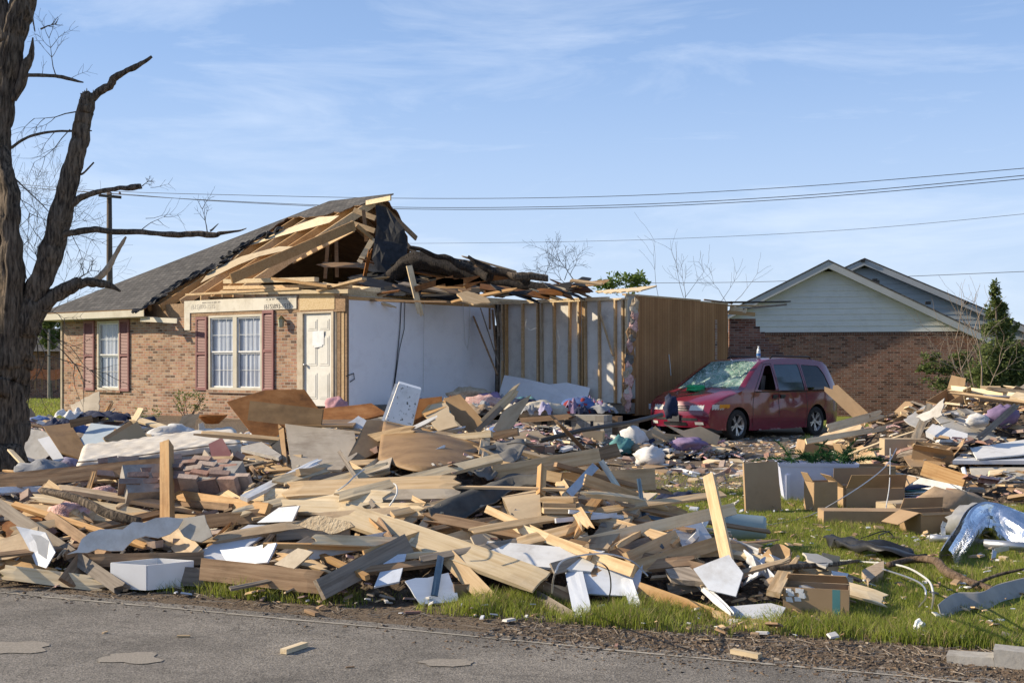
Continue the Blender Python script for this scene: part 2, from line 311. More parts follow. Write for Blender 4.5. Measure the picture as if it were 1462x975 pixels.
def hit(x, y, lift=0.0):
    dx = (x - CX) / F; dz = -(y - HY) / F; D = 6.0
    while D < 70:
        if EYE + dz * D < G(dx * D, D) + pile(dx * D, D, True) + (.06 if pile(dx * D, D, True) > .04 else 0) + lift: break
        D += .04
    return Vector((dx * D, D, EYE + dz * D))
def Hn(X, Y, e=.15):
    return Vector((-(H(X + e, Y) - H(X - e, Y)) / (2 * e), -(H(X, Y + e) - H(X, Y - e)) / (2 * e), 1)).normalized()

def ground_mat():
    m = bpy.data.materials.new('ground'); m.use_nodes = True; t = m.node_tree; n = t.nodes; l = t.links.new; b = n['Principled BSDF']; b.inputs['Roughness'].default_value = .95; b.inputs['Specular IOR Level'].default_value = .1
    g = n.new('ShaderNodeNewGeometry'); at = n.new('ShaderNodeAttribute'); at.attribute_name = 'dirt'
    n1 = n.new('ShaderNodeTexNoise'); n1.inputs['Scale'].default_value = 3; n1.inputs['Detail'].default_value = 10; n1.inputs['Roughness'].default_value = .7; l(g.outputs['Position'], n1.inputs['Vector'])
    n2 = n.new('ShaderNodeTexNoise'); n2.inputs['Scale'].default_value = 38; n2.inputs['Detail'].default_value = 6; n2.inputs['Roughness'].default_value = .8; l(g.outputs['Position'], n2.inputs['Vector'])
    def ramp(src, stops):
        r = n.new('ShaderNodeValToRGB'); e = r.color_ramp.elements; e[0].position, e[1].position = stops[0][0], stops[-1][0]; e[0].color = (*stops[0][1], 1); e[1].color = (*stops[-1][1], 1)
        for p, c in stops[1:-1]:
            q = e.new(p); q.color = (*c, 1)
        l(src, r.inputs[0]); return r.outputs[0]
    gr = ramp(n1.outputs['Fac'], [(.3, (.10, .12, .025)), (.5, (.19, .22, .045)), (.7, (.27, .26, .09))])
    dt = ramp(n2.outputs['Fac'], [(.3, (.06, .045, .033)), (.48, (.17, .13, .095)), (.6, (.26, .21, .155)), (.72, (.40, .35, .29))])
    ad = node(n, 'ShaderNodeMath', operation='MULTIPLY_ADD'); ad.inputs[1].default_value = 1.3; l(n1.outputs['Fac'], ad.inputs[0])
    sb = node(n, 'ShaderNodeMath', operation='SUBTRACT'); l(at.outputs['Fac'], sb.inputs[0]); sb.inputs[1].default_value = 1.15; l(sb.outputs[0], ad.inputs[2])
    st = n.new('ShaderNodeMapRange'); st.inputs['From Min'].default_value = 0; st.inputs['From Max'].default_value = .2; l(ad.outputs[0], st.inputs[0])
    mx = n.new('ShaderNodeMixRGB'); l(st.outputs[0], mx.inputs[0]); l(gr, mx.inputs[1]); l(dt, mx.inputs[2]); l(mx.outputs[0], b.inputs['Base Color'])
    bp = n.new('ShaderNodeBump'); bp.inputs['Strength'].default_value = .9; bp.inputs['Distance'].default_value = .03; l(n2.outputs['Fac'], bp.inputs['Height']); l(bp.outputs[0], b.inputs['Normal'])
    return m
def dirtness(X, Y):
    d = rd(X, Y); t = rt(X, Y)
    w = .36 + .05 * max(0, t) + .25 * nz(X, Y, 1, 1.1)
    a = 1 - sm(w - .1, w + .25, d)
    b = .92 * sm(15.0, 17.8, Y + 1.2 * nz(X, Y, 4, .5) + (.0 if X > 0 else 5)) * (1 - sm(31, 36, Y)) * (1 - sm(14, 18, X)) * sm(-11, -9.5, X)
    return max(a, b, min(1, pile(X, Y) * 8))
xs = np.concatenate([-np.geomspace(900, 14, 26), np.arange(-13.8, 13.8, .12), np.geomspace(14, 900, 26)])
ys = np.concatenate([[-900, -300, -100, -30, -10, 0, 3], np.arange(5, 20, .1), np.arange(20, 42, .3), np.geomspace(42.5, 1500, 30)])
V = []; DA = []
for Y in ys:
    for X in xs:
        fx, fy = float(X), float(Y); near = abs(fx) < 16 and 4 < fy < 44
        V.append((fx, fy, G(fx, fy) if near else (.38 * sm(17, 26, fy) * (1 - sm(.5, 3.5, fx)) + .02 * sm(0, 1, rd(fx, fy))) * (1 - sm(40, 60, fy)))); DA.append(dirtness(fx, fy) if near else (0 if rd(fx, fy) > 1 else 1))
nx = len(xs); Fq = [(j * nx + i, j * nx + i + 1, (j + 1) * nx + i + 1, (j + 1) * nx + i) for j in range(len(ys) - 1) for i in range(nx - 1)]
me = bpy.data.meshes.new('ground'); me.from_pydata(V, [], Fq); me.materials.append(ground_mat()); a = me.attributes.new('dirt', 'FLOAT', 'POINT'); a.data.foreach_set('value', DA)
me.polygons.foreach_set('use_smooth', [True] * len(Fq)); gro = bpy.data.objects.new('ground', me); COL.objects.link(gro); structure(gro)
# road
def road_mat():
    m = bpy.data.materials.new('asphalt'); m.use_nodes = True; t = m.node_tree; n = t.nodes; l = t.links.new; b = n['Principled BSDF']; b.inputs['Roughness'].default_value = .85; b.inputs['Specular IOR Level'].default_value = .3
    g = n.new('ShaderNodeNewGeometry'); P = g.outputs['Position']
    def ns(s, d=6, r=.6):
        q = n.new('ShaderNodeTexNoise'); q.inputs['Scale'].default_value = s; q.inputs['Detail'].default_value = d; q.inputs['Roughness'].default_value = r; l(P, q.inputs['Vector']); return q.outputs['Fac']
    def mr(src, a0, a1, b0, b1):
        q = n.new('ShaderNodeMapRange'); q.inputs['From Min'].default_value = a0; q.inputs['From Max'].default_value = a1; q.inputs['To Min'].default_value = b0; q.inputs['To Max'].default_value = b1; l(src, q.inputs[0]); return q.outputs[0]
    def mul(a, c):
        q = node(n, 'ShaderNodeMath', operation='MULTIPLY'); l(a, q.inputs[0]); l(c, q.inputs[1]); return q.outputs[0]
    sp = mr(ns(95, 3, .8), .35, .65, .35, 1.7); md = mr(ns(1.1, 8, .7), .3, .7, .66, 1.3); st = mr(ns(7, 6, .7), .3, .7, .85, 1.15)
    vo = node(n, 'ShaderNodeTexVoronoi', feature='DISTANCE_TO_EDGE'); vo.inputs['Scale'].default_value = .9
    dn = n.new('ShaderNodeTexNoise'); dn.inputs['Scale'].default_value = 2.5; dn.inputs['Detail'].default_value = 8; l(P, dn.inputs['Vector'])
    mxv = n.new('ShaderNodeMixRGB'); mxv.inputs[0].default_value = .35; l(P, mxv.inputs[1]); l(dn.outputs['Color'], mxv.inputs[2]); l(mxv.outputs[0], vo.inputs['Vector'])
    ck0 = mr(vo.outputs['Distance'], .0, .007, .68, 1.0)
    fac = mul(mul(sp, md), mul(st, ck0))
    sc = node(n, 'ShaderNodeVectorMath', operation='SCALE'); sc.inputs[0].default_value = (.225, .203, .175); l(fac, sc.inputs['Scale']); l(sc.outputs[0], b.inputs['Base Color'])
    bp = n.new('ShaderNodeBump'); bp.inputs['Strength'].default_value = .7; bp.inputs['Distance'].default_value = .006; l(sp, bp.inputs['Height']); l(bp.outputs[0], b.inputs['Normal'])
    return m
rm = road_mat(); mb = MB()
N = 900
for i in range(N):
    t0, t1 = -60 + i * .12, -60 + (i + 1) * .12
    e0, e1 = [.05 * nz(t, 0, 8, 1.3) + .03 * nz(t, 0, 6, 6) for t in (t0, t1)]
    mb.face([roadp(t0, -7, .006), roadp(t1, -7, .006), roadp(t1, e1, .006), roadp(t0, e0, .006)])
structure(mb.build('road', rm))
linem = mat('faded edge line', [(.24, .215, .18), (.34, .31, .26), (.42, .38, .32)], (6, 6, 6), 3, .9, .2, var=0)
mb = MB()
t = -20.0
while t < 12:
    dt = R.uniform(.15, .7); a, c = [-.13 + .03 * nz(q, 3, 8, .7) for q in (t, t + dt)]
    wd = R.uniform(.02, .04)
    mb.face([roadp(t, a - wd, .0105), roadp(t + dt, c - wd * .8, .0105), roadp(t + dt, c, .0105), roadp(t, a, .0105)]); t += dt + R.choice([0.0, .0, .005, .05])
structure(mb.build('road_edge_line', linem))
patchm = mat('worn asphalt patch', [(.20, .175, .145), (.27, .24, .20), (.36, .32, .27)], (40, 40, 40), 2, .9, .5, var=.05)
for cx, cy, rx, ry in ((20, 926, 58, 10), (190, 942, 48, 8), (640, 948, 40, 6)):
    mb = MB(); pts = []
    for k in range(22):
        a = 2 * math.pi * k / 22; f = 1 + .55 * noise.noise(Vector((math.cos(a) * 1.5, math.sin(a) * 1.5, cx)))
        x, y = cx + rx * f * math.cos(a), cy + ry * f * math.sin(a); D = EYE * F / (y - HY); pts.append(Vector(((x - CX) / F * D, D, .0105)))
    mb.face(pts[::-1]); structure(mb.build('road_patch', patchm))
# kerb at the end of the driveway
kb = MB(); A0 = W(1352, 949, 7.02); A1 = A0 + Vector((RDT.x, RDT.y, 0)) * 4.5; A0.z = A1.z = 0
for i in range(18):
    p, q = A0.lerp(A1, i / 18), A0.lerp(A1, (i + 1) / 18); nn = Vector((RDN.x, RDN.y, 0)) * .16
    z0, z1 = [.10 + .012 * nz(r.x, r.y, 7, 6) - (.05 if i == 0 else 0) for r in (p, q)]
    kb.hexa([p, q, q + nn, p + nn, p + Vector((0, .012, z0)), q + Vector((0, .012, z1)), q + nn + Vector((0, 0, z1)), p + nn + Vector((0, 0, z0))])
structure(kb.build('kerb', conc))
# pile mounds (fine rubble under the loose things)
moundm = mat('fine rubble', [(.02, .015, .011), (.06, .044, .032), (.12, .09, .065), (.28, .23, .18)], (7, 7, 7), 2, .95, 1.0, var=0, bscale=16, bdist=.05, lo=.32, hi=.7)  # dark tones stand in for shade in the gaps between loose pieces
def mound(x0, x1, y0, y1, st, label, name='rubble'):
    mb = MB(); idx = {}
    nxx = int((x1 - x0) / st); nyy = int((y1 - y0) / st)
    def vid(i, j):
        if (i, j) not in idx:
            X, Y = x0 + i * st, y0 + j * st; p = pile(X, Y); idx[(i, j)] = len(mb.v)
            mb.v.append((X + .03 * nz(X, Y, 1, 9), Y, G(X, Y) + (p - .13 + .06 * nz(X, Y, 4, 5) + .04 * nz(X, Y, 4, 14) if p > .0 else -.12)))
        return idx[(i, j)]
    for i in range(nxx):
        for j in range(nyy):
            if pile(x0 + (i + .5) * st, y0 + (j + .5) * st) > .01:
                mb.f.append((vid(i, j), vid(i + 1, j), vid(i + 1, j + 1), vid(i, j + 1))); mb.m.append(0)
    return stuff(mb.build(name, moundm, smooth=False, uv=False), label, 'rubble')
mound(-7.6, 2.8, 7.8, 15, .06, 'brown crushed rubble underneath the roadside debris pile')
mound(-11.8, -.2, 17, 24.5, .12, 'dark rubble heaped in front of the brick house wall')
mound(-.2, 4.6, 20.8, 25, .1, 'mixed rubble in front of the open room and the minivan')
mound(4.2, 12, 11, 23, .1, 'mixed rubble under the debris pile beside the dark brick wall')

# ------------------------------------------------------------------ the wrecked brick house
HA = Vector((-3.67, 27.2)); HU = Vector((.788, -.616)); HV = Vector((.616, .788))
def P(s, w, z): return Vector((HA.x + HU.x * s + HV.x * w, HA.y + HU.y * s + HV.y * w, z))
def s_px(x, w=0.0):
    k = (x - CX) / F; bx = HA.x + HV.x * w; by = HA.y + HV.y * w; return (k * by - bx) / (HU.x - k * HU.y)
def w_px(x, s):
    k = (x - CX) / F; bx = HA.x + HU.x * s; by = HA.y + HU.y * s; return (k * by - bx) / (HV.x - k * HV.y)
def z_px(s, w, y):
    return EYE - (y - HY) / F * P(s, w, 0).y
def hb(mb, s0, s1, w0, w1, z0, z1, m=0):
    mb.hexa([P(s0, w0, z0), P(s1, w0, z0), P(s1, w1, z0), P(s0, w1, z0), P(s0, w0, z1), P(s1, w0, z1), P(s1, w1, z1), P(s0, w1, z1)], m)
SL = s_px(88); FZ = .785; TZ = 3.21
house = empty('brick_house', P(SL, 0, .3), 'tan brick house with its roof torn open and rafters bare', 'house')
def wallgrid(mb, s0, s1, z0, z1, w, th, holes, top=None):
    ss = sorted({s0, s1, *[h[0] for h in holes], *[h[1] for h in holes]}); zs = sorted({z0, z1, *[h[2] for h in holes], *[h[3] for h in holes]})
    for a, b in zip(ss, ss[1:]):
        for c, d in zip(zs, zs[1:]):
            ms, mz = (a + b) / 2, (c + d) / 2
            if any(h[0] < ms < h[1] and h[2] < mz < h[3] for h in holes): continue
            mb.face([P(a, w, c), P(b, w, c), P(b, w, d), P(a, w, d)]); mb.face([P(a, w + th, d), P(b, w + th, d), P(b, w + th, c), P(a, w + th, c)])
    for h in holes:
        a, b, c, d = h
        mb.face([P(a, w, c), P(a, w, d), P(a, w + th, d), P(a, w + th, c)][::-1]); mb.face([P(b, w, c), P(b, w, d), P(b, w + th, d), P(b, w + th, c)])
        mb.face([P(a, w, d), P(b, w, d), P(b, w + th, d), P(a, w + th, d)]); mb.face([P(a, w, c), P(b, w, c), P(b, w + th, c), P(a, w + th, c)])
    mb.face([P(s0, w, z0), P(s0, w + th, z0), P(s0, w + th, z1), P(s0, w, z1)]); mb.face([P(s1, w, z0), P(s1, w + th, z0), P(s1, w + th, z1), P(s1, w, z1)][::-1])
    mb.face([P(s0, w, z1), P(s1, w, z1), P(s1, w + th, z1), P(s0, w + th, z1)])
w1s0, w1s1 = s_px(140), s_px(171.5); w1z0, w1z1 = z_px(w1s0, 0, 556), z_px(w1s0, 0, 459)
w2s0, w2s1 = s_px(299), s_px(375); w2z0, w2z1 = z_px(w2s0, 0, 556), z_px(w2s0, 0, 451)
ds0, ds1 = s_px(425), s_px(474.5); dz0, dz1 = FZ - .03, z_px(ds0, 0, 446)
sb0 = s_px(264); WB = w_px(707, 0)
mb = MB(); wallgrid(mb, SL, ds0 - .002, 0.0, 2.86, 0, .11, [(w1s0, w1s1, w1z0, w1z1), (w2s0, w2s1, w2z0, w2z1)])
wall = mb.build('wall', brick_tan, house)
mb = MB()   # other outer walls
mb.hexa([P(SL, .112, 0), P(SL + .11, .112, 0), P(SL + .11, 9.6, 0), P(SL, 9.6, 0), P(SL, .112, 2.86), P(SL + .11, .112, 2.86), P(SL + .11, 9.6, 2.86), P(SL, 9.6, 2.86)])
hb(mb, SL, 3.9, 9.602, 9.72, 0, 2.86); mb.build('wall', brick_tan, house)
mb = MB()   # interior face + floor + ceilings
hb(mb, SL + .12, ds0 - .03, .113, .22, .4, TZ); mb.build('inner_wall', drywall, house)
mb = MB(); hb(mb, SL + .12, 0, .23, 9.59, FZ - .25, FZ); hb(mb, .002, 3.9, WB + .2, 9.59, FZ - .25, FZ); mb.build('floor', wood_grey, house)
mb = MB(); hb(mb, SL + .1, -.12, .2, 9.6, TZ, TZ + .014); hb(mb, -.118, 3.85, 5.3, 9.6, TZ, TZ + .014); mb.build('ceiling', drywall, house)
# corner board
mb = MB(); hb(mb, SL - .012, SL + .07, -.03, -.001, .25, 2.9); mb.build('downpipe', beige, house)
# windows
curt = mat('white curtain', [(.38, .42, .50), (.50, .54, .63)], (9, 9, .6), 1.4, .9, .5, var=0, bdist=.03)
trim = mat('cream trim', [(.50, .46, .37), (.60, .56, .47)], (2, 2, 2), 1, .6, .05, stain=(.35, .3, .22), stain_amt=.4, var=.05)
def window(s0, s1, z0, z1, n):
    mb = MB(); t = .055
    hb(mb, s0, s0 + t, -.028, .05, z0, z1); hb(mb, s1 - t, s1, -.028, .05, z0, z1); hb(mb, s0 + t, s1 - t, -.028, .05, z1 - t, z1); hb(mb, s0 + t, s1 - t, -.028, .05, z0, z0 + t)
    if n == 2: hb(mb, (s0 + s1) / 2 - .07, (s0 + s1) / 2 + .07, -.026, .05, z0 + t, z1 - t)
    f = mb.build('window', trim, house)
    cells = [(s0 + t, s1 - t)] if n == 1 else [(s0 + t, (s0 + s1) / 2 - .07), ((s0 + s1) / 2 + .07, s1 - t)]
    for a, b in cells:
        mb = MB(); zm = (z0 + z1) / 2; q = .035
        for lo, hi, w in ((zm, z1 - t, .0), (z0 + t, zm + .0, .03)):
            hb(mb, a, a + q, w, w + .025, lo, hi); hb(mb, b - q, b, w, w + .025, lo, hi); hb(mb, a + q, b - q, w, w + .025, hi - q, hi - .002); hb(mb, a + q, b - q, w, w + .025, lo + .002, lo + q)
            for k in range(1, 3): x = a + (b - a) * k / 3; hb(mb, x - .006, x + .006, w + .014, w + .018, lo + q, hi - q)
            hb(mb, a + q, b - q, w + .0145, w + .0175, (lo + hi) / 2 - .006, (lo + hi) / 2 + .006)
        mb.build('sash', white_paint, f)
        mb = MB()
        for w_, c_, d_ in ((.010, zm + q, z1 - t - q), (.040, z0 + t + q, zm - q)): mb.face([P(a + q, w_, c_), P(b - q, w_, c_), P(b - q, w_, d_), P(a + q, w_, d_)])
        mb.build('pane', glass, f)
        mb = MB(); mb.grid(lambda i, j: P(a + (b - a) * i, .068 + .014 * math.sin(i * 34) * (.5 + .5 * (1 - j)), z0 + t + (z1 - z0 - 2 * t) * j), 60, 2)
        o = mb.build('curtain', curt, f, smooth=True)
    mb = MB(); hb(mb, s0 - .06, s1 + .06, -.05, -.002, z0 - .075, z0 - .003); mb.build('sill', brick_tan, f)
window(w1s0, w1s1, w1z0, w1z1, 1); window(w2s0, w2s1, w2z0, w2z1, 2)
shut = mat('mauve shutter paint', [(.20, .085, .085), (.28, .13, .125)], (2, 2, 2), 1, .55, .05, stain=(.3, .2, .18), stain_amt=.3, var=.06)
for x0, x1, za, zb in ((121, 135.5, w1z0 - .03, w1z1 + .03), (171.8, 185.5, w1z0 - .03, w1z1 + .03), (281, 296.5, w2z0 - .02, w2z1 - .02), (376, 392, w2z0 - .02, w2z1 + .08)):
    a, b = s_px(x0), s_px(x1); mb = MB()
    hb(mb, a, a + .05, -.045, -.004, za, zb); hb(mb, b - .05, b, -.045, -.004, za, zb); zm = (za + zb) / 2
    for c, d in ((za, za + .07), (zb - .07, zb), (zm - .03, zm + .03)): hb(mb, a + .05, b - .05, -.044, -.004, c, d)
    sh = mb.build('shutter', shut, house); mb = MB(); z = za + .09
    while z < zb - .09:
        if abs(z - zm) > .05: mb.hexa([P(a + .05, -.038, z - .02), P(b - .05, -.038, z - .02), P(b - .05, -.034, z - .02), P(a + .05, -.034, z - .02), P(a + .05, -.016, z + .016), P(b - .05, -.016, z + .016), P(b - .05, -.012, z + .016), P(a + .05, -.012, z + .016)])
        z += .038
    mb.build('louvre_panel', shut, sh)
    mb = MB(); hb(mb, a + .05, b - .05, -.008, -.005, za + .07, zb - .07); mb.build('backing', shut, sh)
# door
a, b = s_px(433), s_px(473.5); dw = .03
mb = MB(); hb(mb, ds0, a - .003, -.02, .08, dz0, dz1); hb(mb, b + .003, b + .07, -.02, .08, dz0, dz1); hb(mb, a - .003, b + .003, -.02, .08, z_px(a, 0, 448), dz1); mb.build('door_frame', beige, house)
dt = z_px(a, 0, 448.5); mb = MB(); hb(mb, a, b, dw, dw + .04, dz0 + .01, dt)
cols = [(a + .11, (a + b) / 2 - .04), ((a + b) / 2 + .04, b - .11)]; hD = dt - dz0
for c0, c1 in cols:
    for f0, f1 in ((.08, .36), (.44, .76), (.82, .94)):
        z0, z1 = dz0 + hD * f0, dz0 + hD * f1
        hb(mb, c0, c1, dw - .009, dw - .001, z0, z1); hb(mb, c0 + .035, c1 - .035, dw - .017, dw - .0095, z0 + .04, z1 - .04)
door = mb.build('door', mat('white door paint', [(.62, .61, .56), (.74, .73, .68)], (2, 2, 2), 1, .5, .05, stain=(.4, .36, .28), stain_amt=.3, var=0), house)
mb = MB(); kM = Matrix.Translation(P(a + .06, dw - .05, dz0 + .93)); mb.lathe([(.0, -.03), (.025, -.025), (.03, 0), (.025, .025), (0, .03)], 10, kM); mb.bar(P(a + .06, dw, dz0 + .93), P(a + .06, dw - .05, dz0 + .93), .025, .025); mb.build('handle', steel, door, smooth=True)
mb = MB()
for i, (q0, q1, zz) in enumerate(((.32, .72, .40), (.38, .66, .44))): mb.hexa([P(a + (b - a) * q0, dw - .026 - .002 * i, dt - zz - .33), P(a + (b - a) * q1, dw - .026 - .002 * i, dt - zz - .3), P(a + (b - a) * q1, dw - .025, dt - zz - .3), P(a + (b - a) * q0, dw - .025, dt - zz - .33), P(a + (b - a) * q0, dw - .026 - .002 * i, dt - zz), P(a + (b - a) * q1, dw - .026 - .002 * i, dt - zz + .02), P(a + (b - a) * q1, dw - .025, dt - zz + .02), P(a + (b - a) * q0, dw - .025, dt - zz)])
mb.build('paper_notice', whiteplastic, door)
# end studs, header board, boards with printed number
def ubar(mb, s0, s1, w0, z, hgt, th=.04): hb(mb, s0, s1, w0, w0 + th, z - hgt / 2, z + hgt / 2)
for i, (x0, x1, mt_) in enumerate(((475.2, 479.5, beige), (480, 485, wood_brown), (485.5, 489.5, pine), (490, 493, wood_brown))):
    mb = MB(); hb(mb, s_px(x0), s_px(x1), .01 + .012 * i, .11, FZ - .2, TZ - .09); mb.build('stud', mt_, house)
osb = mat('osb sheathing', [(.46, .32, .15), (.62, .47, .27), (.68, .55, .36)], (14, 14, 14), 2.5, .8, .2, var=.05)
mb = MB(); hb(mb, s_px(428), s_px(478), -.012, .05, z_px(ds0, 0, 443.5), z_px(ds0, 0, 421)); mb.build('header_board', osb, house)
wrap = mat('printed sheathing', [(.60, .56, .47), (.72, .68, .60)], (3, 3, 3), 1, .75, .05, stain=(.3, .25, .18), stain_amt=.5, var=0)
mb = MB(); bz0, bz1 = z_px(s_px(345), 0, 444), z_px(s_px(345), 0, 426); hb(mb, sb0, s_px(424), -.022, -.002, bz0, bz1); hb(mb, sb0, s_px(272), -.022, -.002, bz0 - .42, bz0 - .002); band = mb.build('sheathing_board', wrap, house)
inkm = plain('faded ink', (.10, .09, .09), .8); inkp = plain('very faded ink', (.42, .39, .34), .8)
def text(body, size, M, mtl, parent, name='lettering'):
    cu = bpy.data.curves.new(name, 'FONT'); cu.body = body; cu.size = size; cu.extrude = .001; tmp = bpy.data.objects.new('tmp', cu); COL.objects.link(tmp)
    bpy.context.view_layer.update(); me = bpy.data.meshes.new_from_object(tmp.evaluated_get(bpy.context.evaluated_depsgraph_get())); bpy.data.objects.remove(tmp); bpy.data.curves.remove(cu)
    me.materials.clear(); me.materials.append(mtl); o = bpy.data.objects.new(name, me); COL.objects.link(o); o.parent = parent
    off = Vector((0, 0, 0)); q = parent
    while q is not None: off += Vector(q.location); q = q.parent
    M = M.copy(); M.translation = M.translation - off; o.matrix_local = M; return o
def wallM(s, w, z): 
    M = Matrix((Vector((HU.x, HU.y, 0)), Vector((0, 0, 1)), Vector((-HV.x, -HV.y, 0)))).transposed().to_4x4(); M.translation = P(s, w, z); return M
text('(615)893-1515', .155, wallM(s_px(378), -.0245, z_px(s_px(400), 0, 440.5)), inkm, band)
text('(615)893-1515', .155, wallM(s_px(274), -.0245, z_px(s_px(300), 0, 440.5)), inkp, band)
mb = MB()
for k in range(16):
    s = s_px(381) + k * .05 + R.uniform(-.01, .01); hb(mb, s, s + R.uniform(.01, .03), -.0245, -.0225, bz1 - .075, bz1 - .045)
for k in range(14):
    s = s_px(290) + k * .05 + R.uniform(-.01, .01); hb(mb, s, s + R.uniform(.01, .03), -.0245, -.0225, bz1 - .08, bz1 - .05)
mb.build('lettering', inkm, band)
# lamp beside door
mb = MB(); c = P(s_px(407), -.12, z_px(s_px(407), 0, 459)); M_ = Matrix.Translation(c)
mb.lathe([(0, .14), (.03, .12), (.085, .06), (.09, .05)], 6, M_); mb.lathe([(.08, .05), (.06, -.13), (.0, -.15)], 6, M_, 1); mb.bar(c + Vector((0, 0, .1)), P(s_px(407), 0, c.z + .02), .03, .03)
mb.build('wall_lantern', [mat('aged brass', [(.10, .08, .03), (.22, .18, .08)], (5, 5, 5), 2, .5, .2, metallic=.7), mat('lantern glass', [(.25, .26, .18), (.4, .4, .3)], (5, 5, 5), 2, .2, .1)], house)
# orange spray paint on the wall
op = mat('faded orange spray paint', [(.50, .20, .09), (.62, .26, .12)], (9, 9, 9), 2, .9, .1, var=0)
mb = MB()
def sline(x0, y0, x1, y1, wd=.03):
    a = Vector((s_px(x0), z_px(s_px(x0), 0, y0))); b = Vector((s_px(x1), z_px(s_px(x1), 0, y1))); n_ = Vector((-(b - a).y, (b - a).x)).normalized() * wd / 2
    N = 14
    for i in range(N):
        if R.random() < .3: continue
        p, q = a.lerp(b, i / N), a.lerp(b, (i + 1) / N); j = R.uniform(.4, 1.3); k = R.uniform(.4, 1.3)
        mb.face([P(*(p - n_ * j).to_tuple()[:1], -.0022, (p - n_ * j).y), P((q - n_ * k).x, -.0022, (q - n_ * k).y), P((q + n_ * k).x, -.0022, (q + n_ * k).y), P((p + n_ * j).x, -.0022, (p + n_ * j).y)])
sline(96, 512, 121, 552); sline(120, 512, 97, 556); sline(99, 540, 112, 562); sline(104, 520, 117, 520); sline(98, 570, 104, 590)
mb.build('spray_paint_mark', op, house)
# roof
eW, eZ = -.42, 3.10; eS = SL - .42
k = None
for i in range(2000):
    t_ = i * .005; p = P(eS + t_, eW + t_, 0)
    if pxl((p.x, p.y, 0))[0] > 470: break
RT = t_; pr = P(eS + RT, eW + RT, 0); zR = EYE + (HY - 287) / F * pr.y; RM = (zR - eZ) / RT; RW = eW + RT
print('roof', SL, RT, zR, RM, RW)
def on_plane(x, y, front=True, off=0.0):
    dx = (x - CX) / F; dz = -(y - HY) / F
    # z - e0 - m*(w-w0)=0 ; w=(P-A).v
    a = dx * HV.x + HV.y; b = -(HA.x * HV.x + HA.y * HV.y)
    if front: e0, m, w0 = eZ + off, RM, eW
    else: e0, m, w0 = zR + off, -RM, RW
    D = (e0 - EYE + m * (b - w0)) / (dz - m * a); return Vector((dx * D, D, EYE + dz * D))
def slab(pts, th, mats, name, parent, jag=0, seed=1, tri=False):
    """plate from planar 3-D polygon; material 0 top, 1 underside and edges."""
    pts = [Vector(p) for p in pts]; n_ = Vector((0, 0, 0))
    for i in range(len(pts)): n_ += (pts[i] - pts[0]).cross(pts[(i + 1) % len(pts)] - pts[0])
    n_.normalize()
    if n_.z < 0: pts.reverse(); n_ = -n_
    mb = MB(); mb.face(pts, 0); mb.face([p - n_ * th for p in reversed(pts)], 1)
    for i in range(len(pts)):
        a, b = pts[i], pts[(i + 1) % len(pts)]; mb.face([a, a - n_ * th, b - n_ * th, b], 1)
    return mb.build(name, mats, parent)
def jagline(a, b, n, amp, rr=R):
    out = []; a, b = Vector(a), Vector(b); d = b - a; pr = Vector((-d.y, d.x)) / max(1e-6, d.length)
    for i in range(n): out.append(a.lerp(b, i / n) + pr * rr.uniform(-amp, amp) * (1 if i else .2))
    return out
torn = [(206, 441), (222, 428), (261, 405), (300, 384), (324, 376), (352, 348), (376, 334), (398, 318), (414, 311), (449, 309), (484, 303), (505, 294), (549, 285)]
tj = []
for a, b in zip(torn, torn[1:]): tj += jagline(a, b, 5, 1.8)
tj.append(Vector(torn[-1]))
Rtop = P(eS + RT, RW, zR); ec = P(eS, eW, eZ)
poly = [ec] + [on_plane(x, y) for x, y in tj]; poly[-1] = P((poly[-1].xy - HA).dot(HU), RW, zR)
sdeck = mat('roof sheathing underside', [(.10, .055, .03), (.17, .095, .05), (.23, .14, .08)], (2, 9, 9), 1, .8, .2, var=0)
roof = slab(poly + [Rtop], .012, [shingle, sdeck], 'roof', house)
slab([p - Vector((0, 0, .016)) for p in poly + [Rtop]], .018, [pine, sdeck], 'sheathing', roof)
backL = P(eS, 2 * RW - eW, eZ)
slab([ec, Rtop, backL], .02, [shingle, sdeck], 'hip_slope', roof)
sR = (poly[-1].xy - HA).dot(HU)
bt = [(552, 286), (566, 300), (576, 318), (582, 345), (590, 372), (604, 396)]
bt2 = []
for a, b in zip(bt, bt[1:]): bt2 += jagline(a, b, 4, 2)
bp_ = [on_plane(x, y, False, -.002) for x, y in bt2]; lastb = bp_[-1]; sb_ = (lastb.xy - HA).dot(HU)
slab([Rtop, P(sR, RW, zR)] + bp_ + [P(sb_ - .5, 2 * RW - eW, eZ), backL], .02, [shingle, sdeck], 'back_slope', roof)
# fascia and soffit
mb = MB(); sF = s_px(206, eW); hb(mb, eS, sF, eW - .02, eW, eZ - .20, eZ - .035); mb.build('fascia', trim, house)
mb = MB(); hb(mb, eS, sF, eW + .002, -.005, eZ - .215, eZ - .2); hb(mb, eS, SL - .014, -.004, 9.6, eZ - .215, eZ - .2); mb.build('soffit', trim, house)
mb = MB(); hb(mb, eS - .02, eS, eW, 9.9, eZ - .2, eZ - .035); mb.build('fascia', trim, house)
mb = MB(); mb.bar(P(sF - .3, eW + .1, eZ - .26), P(sF + 1.3, eW + .02, eZ - .34), .12, .02, (HV.x, HV.y, 0)); mb.build('fascia', trim, house)
